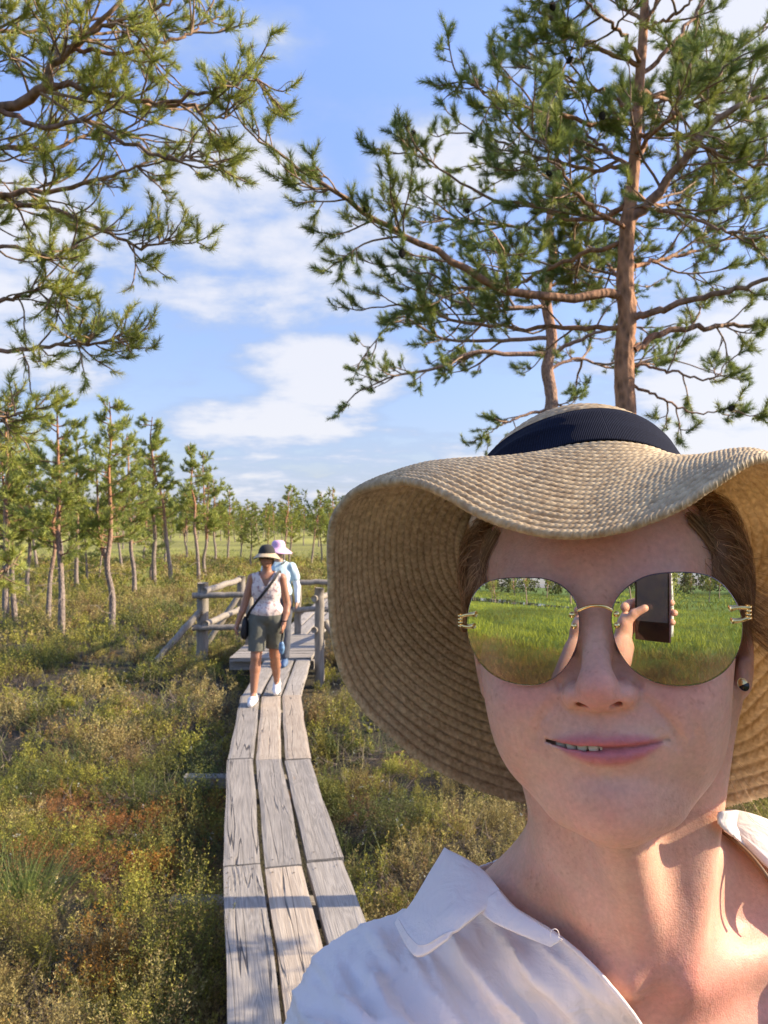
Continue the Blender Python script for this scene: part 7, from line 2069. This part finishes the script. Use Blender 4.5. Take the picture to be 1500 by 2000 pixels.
    dark = simple('hat_crown_cloth', (0.030, 0.028, 0.026), rough=.9); tan = simple('hat_brim_straw', (0.52, 0.40, 0.25), rough=.8, var=.15, scale=60)
    n, m = 64, 14; V = []
    for i in range(m):
        u = i / (m - 1); a = u * math.pi / 2
        for j in range(n):
            t = j / n * 6.2832; V.append((5 + 86 * math.sin(a) ** .8 * math.cos(t), 6 + 98 * math.sin(a) ** .8 * math.sin(t), 1510 + 92 * math.cos(a)))
    mesh_obj('hat_crown', np.array(V) / 1000, grid_faces(m, n, False, True), dark, T)
    V = []; m = 12
    for i in range(m):
        u = i / (m - 1)
        for j in range(n):
            t = j / n * 6.2832; ex = 1 + u * (.62 + .15 * max(0, -math.sin(t))); V.append((5 + 86 * ex * math.cos(t), 6 + 98 * ex * math.sin(t), 1512 - u * (34 + 16 * math.cos(2 * t)) - 12 * u * u))
    Vb = np.array(V); nv = len(Vb); Vu = Vb.copy(); Vu[:, 2] -= 3
    Q = grid_faces(m, n, False, True); mesh_obj('hat_brim', Vb / 1000, Q, tan, T); mesh_obj('brim_lining', Vu / 1000, Q[:, ::-1], dark, T)
    gl = simple('dark_lens', (0.01, 0.008, 0.008), rough=.1)
    mbx = MB()
    for s in (-1, 1):
        v, q = nets(lambda P: s_ell(P, (5 + s * 31, -84, 1478), (27, 8, 19)), (-70, -110, 1450), (80, -60, 1510), 4); mbx.add(v / 1000, q)
    v, q, t = tube(np.array([(-62, -60, 1484), (-40, -88, 1486), (5, -96, 1488), (50, -88, 1486), (72, -60, 1484)]) / 1000, .003, 6); mbx.add(v, q, t)
    mbx.build('sunglasses', gl, T)
    a = np.linspace(0, 6.2832, 24); v, q, t = tube(np.stack([190 + 27 * np.cos(a), -47 + 27 * np.sin(a), 832 + 3 * np.sin(a)], 1) / 1000, .006, 6); mesh_obj('watch', v, [q, t], gl, T)
    a = np.linspace(math.pi * 1.0, math.pi * 2.0, 20); v, q, t = tube(np.stack([5 + 52 * np.cos(a), 2 + 70 * np.sin(a), 1300 + 45 * np.sin(a)], 1) / 1000, .0022, 6); mesh_obj('necklace', v, [q, t], GOLD, T)
    # bag and strap
    bk = simple('black_bag', (0.012, 0.012, 0.014), rough=.6, bump=.3)
    bag = empty('shoulder_bag', tuple(B + (-.235, -.01, .75))); tag(bag, 'small black shoulder bag hanging at the hip of the woman in the pink blouse', 'bag'); bo = np.array([-235, -10, 750.])
    g = Field(); g.ell((-212, -10, 755), (34, 84, 118)); g.ell((-222, -10, 700), (36, 76, 60), k=20)
    v, q = nets(g, (-290, -120, 600), (-150, 110, 900), 5); mesh_obj('pouch', (v - bo) / 1000, q, bk, bag)
    st = spline([(-190, -40, 860), (-150, -92, 930), (-70, -112, 1040), (20, -112, 1150), (90, -82, 1250), (128, -20, 1318), (120, 60, 1290), (0, 128, 1130), (-120, 110, 960), (-195, 30, 860)], 60)
    w = 13.0; N_ = np.cross(np.gradient(st, axis=0), np.array([0.3, -1, 0.1])); N_ /= np.linalg.norm(N_, axis=1)[:, None]
    Vs = np.stack([st - N_ * w, st + N_ * w], 1).reshape(-1, 3); out = st - np.array([5, 10, 1100]); out /= np.linalg.norm(out, axis=1)[:, None]
    V2 = Vs + np.repeat(out, 2, 0) * 5; Vv = np.vstack([Vs, V2]); Qs = grid_faces(60, 2); k = len(Vs)
    e = np.array([[i * 2 + a_, (i + 1) * 2 + a_, (i + 1) * 2 + a_ + k, i * 2 + a_ + k] for i in range(59) for a_ in (0, 1)])
    mesh_obj('strap', (Vv - bo) / 1000, np.vstack([Qs, Qs[:, ::-1] + k, e]), bk, bag, smooth=False)
    # patterned blue bottle pouch in her hand
    bl = empty('blue_pouch', tuple(B + (.165, -.07, .56))); tag(bl, 'small blue patterned pouch dangling from the hand of the woman in the pink blouse', 'pouch')
    blue = simple('blue_pattern', (0.14, 0.26, 0.42), rough=.5, var=.7, scale=42)
    g = Field(); g.ell((0, 0, 0), (30, 22, 72)); v, q = nets(g, (-50, -40, -100), (50, 40, 100), 4); mesh_obj('bag_body', v / 1000, q, blue, bl)
    v, q, t = tube(np.array([(0, 0, 60), (6, 0, 110), (12, 4, 190)]) / 1000, .012, 8); mesh_obj('handle', v, [q, t], bk, bl)
first_walker()

def second_walker():
    B = np.array([-1.345, 9.85, 0.0]); T = empty('person', tuple(B))
    tag(T, 'woman in lilac sun hat and pale blue top walking close behind the one in pink', 'person')
    skin = walker_skin((0.50, 0.30, 0.21))
    f = Field()
    f.ell((0, 10, 1160), (148, 95, 190)); f.ell((0, 15, 890), (155, 108, 120), k=50); f.cap((-150, 15, 1262), (160, 15, 1262), 44, 44, k=30)
    f.cap((0, 18, 1290), (-8, 0, 1390), 48, 46, k=22); f.ell((-10, -2, 1478), (70, 88, 98), k=14); f.ell((-10, -34, 1425), (48, 46, 44), k=16); f.cap((-10, -84, 1478), (-10, -100, 1450), 7, 12, k=8)
    for s in (-1, 1): f.ell((-10 + s * 74, 5, 1462), (7, 18, 30), k=5)
    f.chain([(-160, 12, 1258), (-215, 20, 1005), (-235, -10, 800)], [45, 37, 23], k=16); hand_ops(f, (-235, -10, 800), (-240, -18, 748), -1, .5)
    f.chain([(165, 12, 1258), (225, 30, 1010), (232, 0, 830)], [45, 37, 23], k=16); hand_ops(f, (232, 0, 830), (228, -12, 780), 1, .8)
    f.chain([(-80, 20, 820), (-84, 70, 460), (-82, 180, 110)], [88, 56, 32], k=30); f.chain([(80, 10, 820), (84, -40, 460), (82, -60, 90)], [88, 56, 32], k=30)
    small_part('body', f, (-320, -180, -10), (320, 300, 1620), 7, skin, T, B)
    top = simple('pale_blue_top', (0.58, 0.76, 0.80), rough=.8, var=.08, scale=8); sl_ = simple('white_sleeve', (0.74, 0.80, 0.86), rough=.8, var=.05)
    g = Field(); g.ell((0, 10, 1160), (164, 112, 200)); g.ell((0, 12, 950), (170, 122, 130), k=50); g.cap((-140, 14, 1266), (150, 14, 1266), 54, 54, k=30)
    g.chain([(160, 12, 1258), (205, 26, 1120)], [60, 58], k=20); g.chain([(-160, 12, 1258), (-200, 20, 1120)], [60, 58], k=20)
    small_part('top', lambda P: g(P) + wfolds(P, 28), (-280, -150, 800), (290, 170, 1380), 7, top, T, B, clip=lambda v: np.minimum(v[:, 2] - 875, 1326 - v[:, 2] + 60 * (np.abs(v[:, 0]) > 64)))
    for s, pts in ((1, [(190, 22, 1150), (225, 30, 1010), (232, 0, 815)]), (-1, [(-190, 18, 1150), (-215, 20, 1005), (-235, -10, 790)])):
        g2 = Field(); g2.chain(pts, [45, 43, 33], k=10, kk=14); small_part('sleeve', lambda P: g2(P) + wfolds(P, 16, .02), (-310, -100, 740), (310, 120, 1240), 6, sl_, T, B)
    g = Field(); g.ell((0, 15, 880), (166, 120, 120)); g.chain([(-80, 20, 820), (-84, 70, 460), (-82, 175, 150)], [98, 72, 60], k=20, kk=10); g.chain([(80, 10, 820), (84, -38, 460), (82, -58, 130)], [98, 72, 60], k=20, kk=10)
    small_part('trousers', lambda P: g(P) + wfolds(P, 24), (-230, -200, 60), (230, 300, 1010), 7, simple('grey_trousers', (0.075, 0.08, 0.095), rough=.85), T, B, clip=lambda v: np.minimum(v[:, 2] - 110, 940 - v[:, 2]))
    for (x, y) in ((-82, 190), (82, -60)):
        g3 = Field(); g3.chain([(x, y + 10, 42), (x, y - 60, 46), (x, y - 135, 30)], [42, 42, 30], k=12, kk=20); g3.cap((x, y + 10, 50), (x, y, 98), 40, 36, k=12)
        small_part('shoe', lambda P: np.maximum(g3(P), -(P[:, 2] - 6)), (x - 70, y - 190, 0), (x + 70, y + 80, 160), 5, simple('blue_shoe', (0.08, 0.14, 0.25), rough=.6), T, B)
    lil = simple('lilac_cotton', (0.72, 0.45, 0.64), rough=.85, var=.1, scale=20)
    n = 64; V = []
    prof = [(0, 1604), (35, 1603), (62, 1596), (78, 1580), (85, 1555), (88, 1520), (92, 1508), (112, 1490), (138, 1468), (158, 1446), (156, 1444), (136, 1464), (110, 1486), (88, 1502)]
    for (r, z) in prof:
        for j in range(n):
            t = j / n * 6.2832; w = 1 + (.06 * math.sin(3 * t + 1) + .08 * math.cos(t)) * (r > 100)
            V.append((-10 + r * w * math.cos(t), 4 + r * 1.08 * w * math.sin(t), z + (6 * math.sin(2 * t + .6) - 14 * math.cos(t) * (r > 100)) * (r > 95)))
    mesh_obj('sun_hat', np.array(V) / 1000, grid_faces(len(prof), n, False, True), lil, T)
    v, q, t = tube(np.array([(40, -96, 1300), (70, -60, 1318), (82, 10, 1330), (78, 60, 1310), (70, 118, 1200)]) / 1000, .011, 8)
    mesh_obj('rucksack_strap', v, [q, t], simple('strap_webbing', (0.03, 0.035, 0.04)), T)
second_walker()
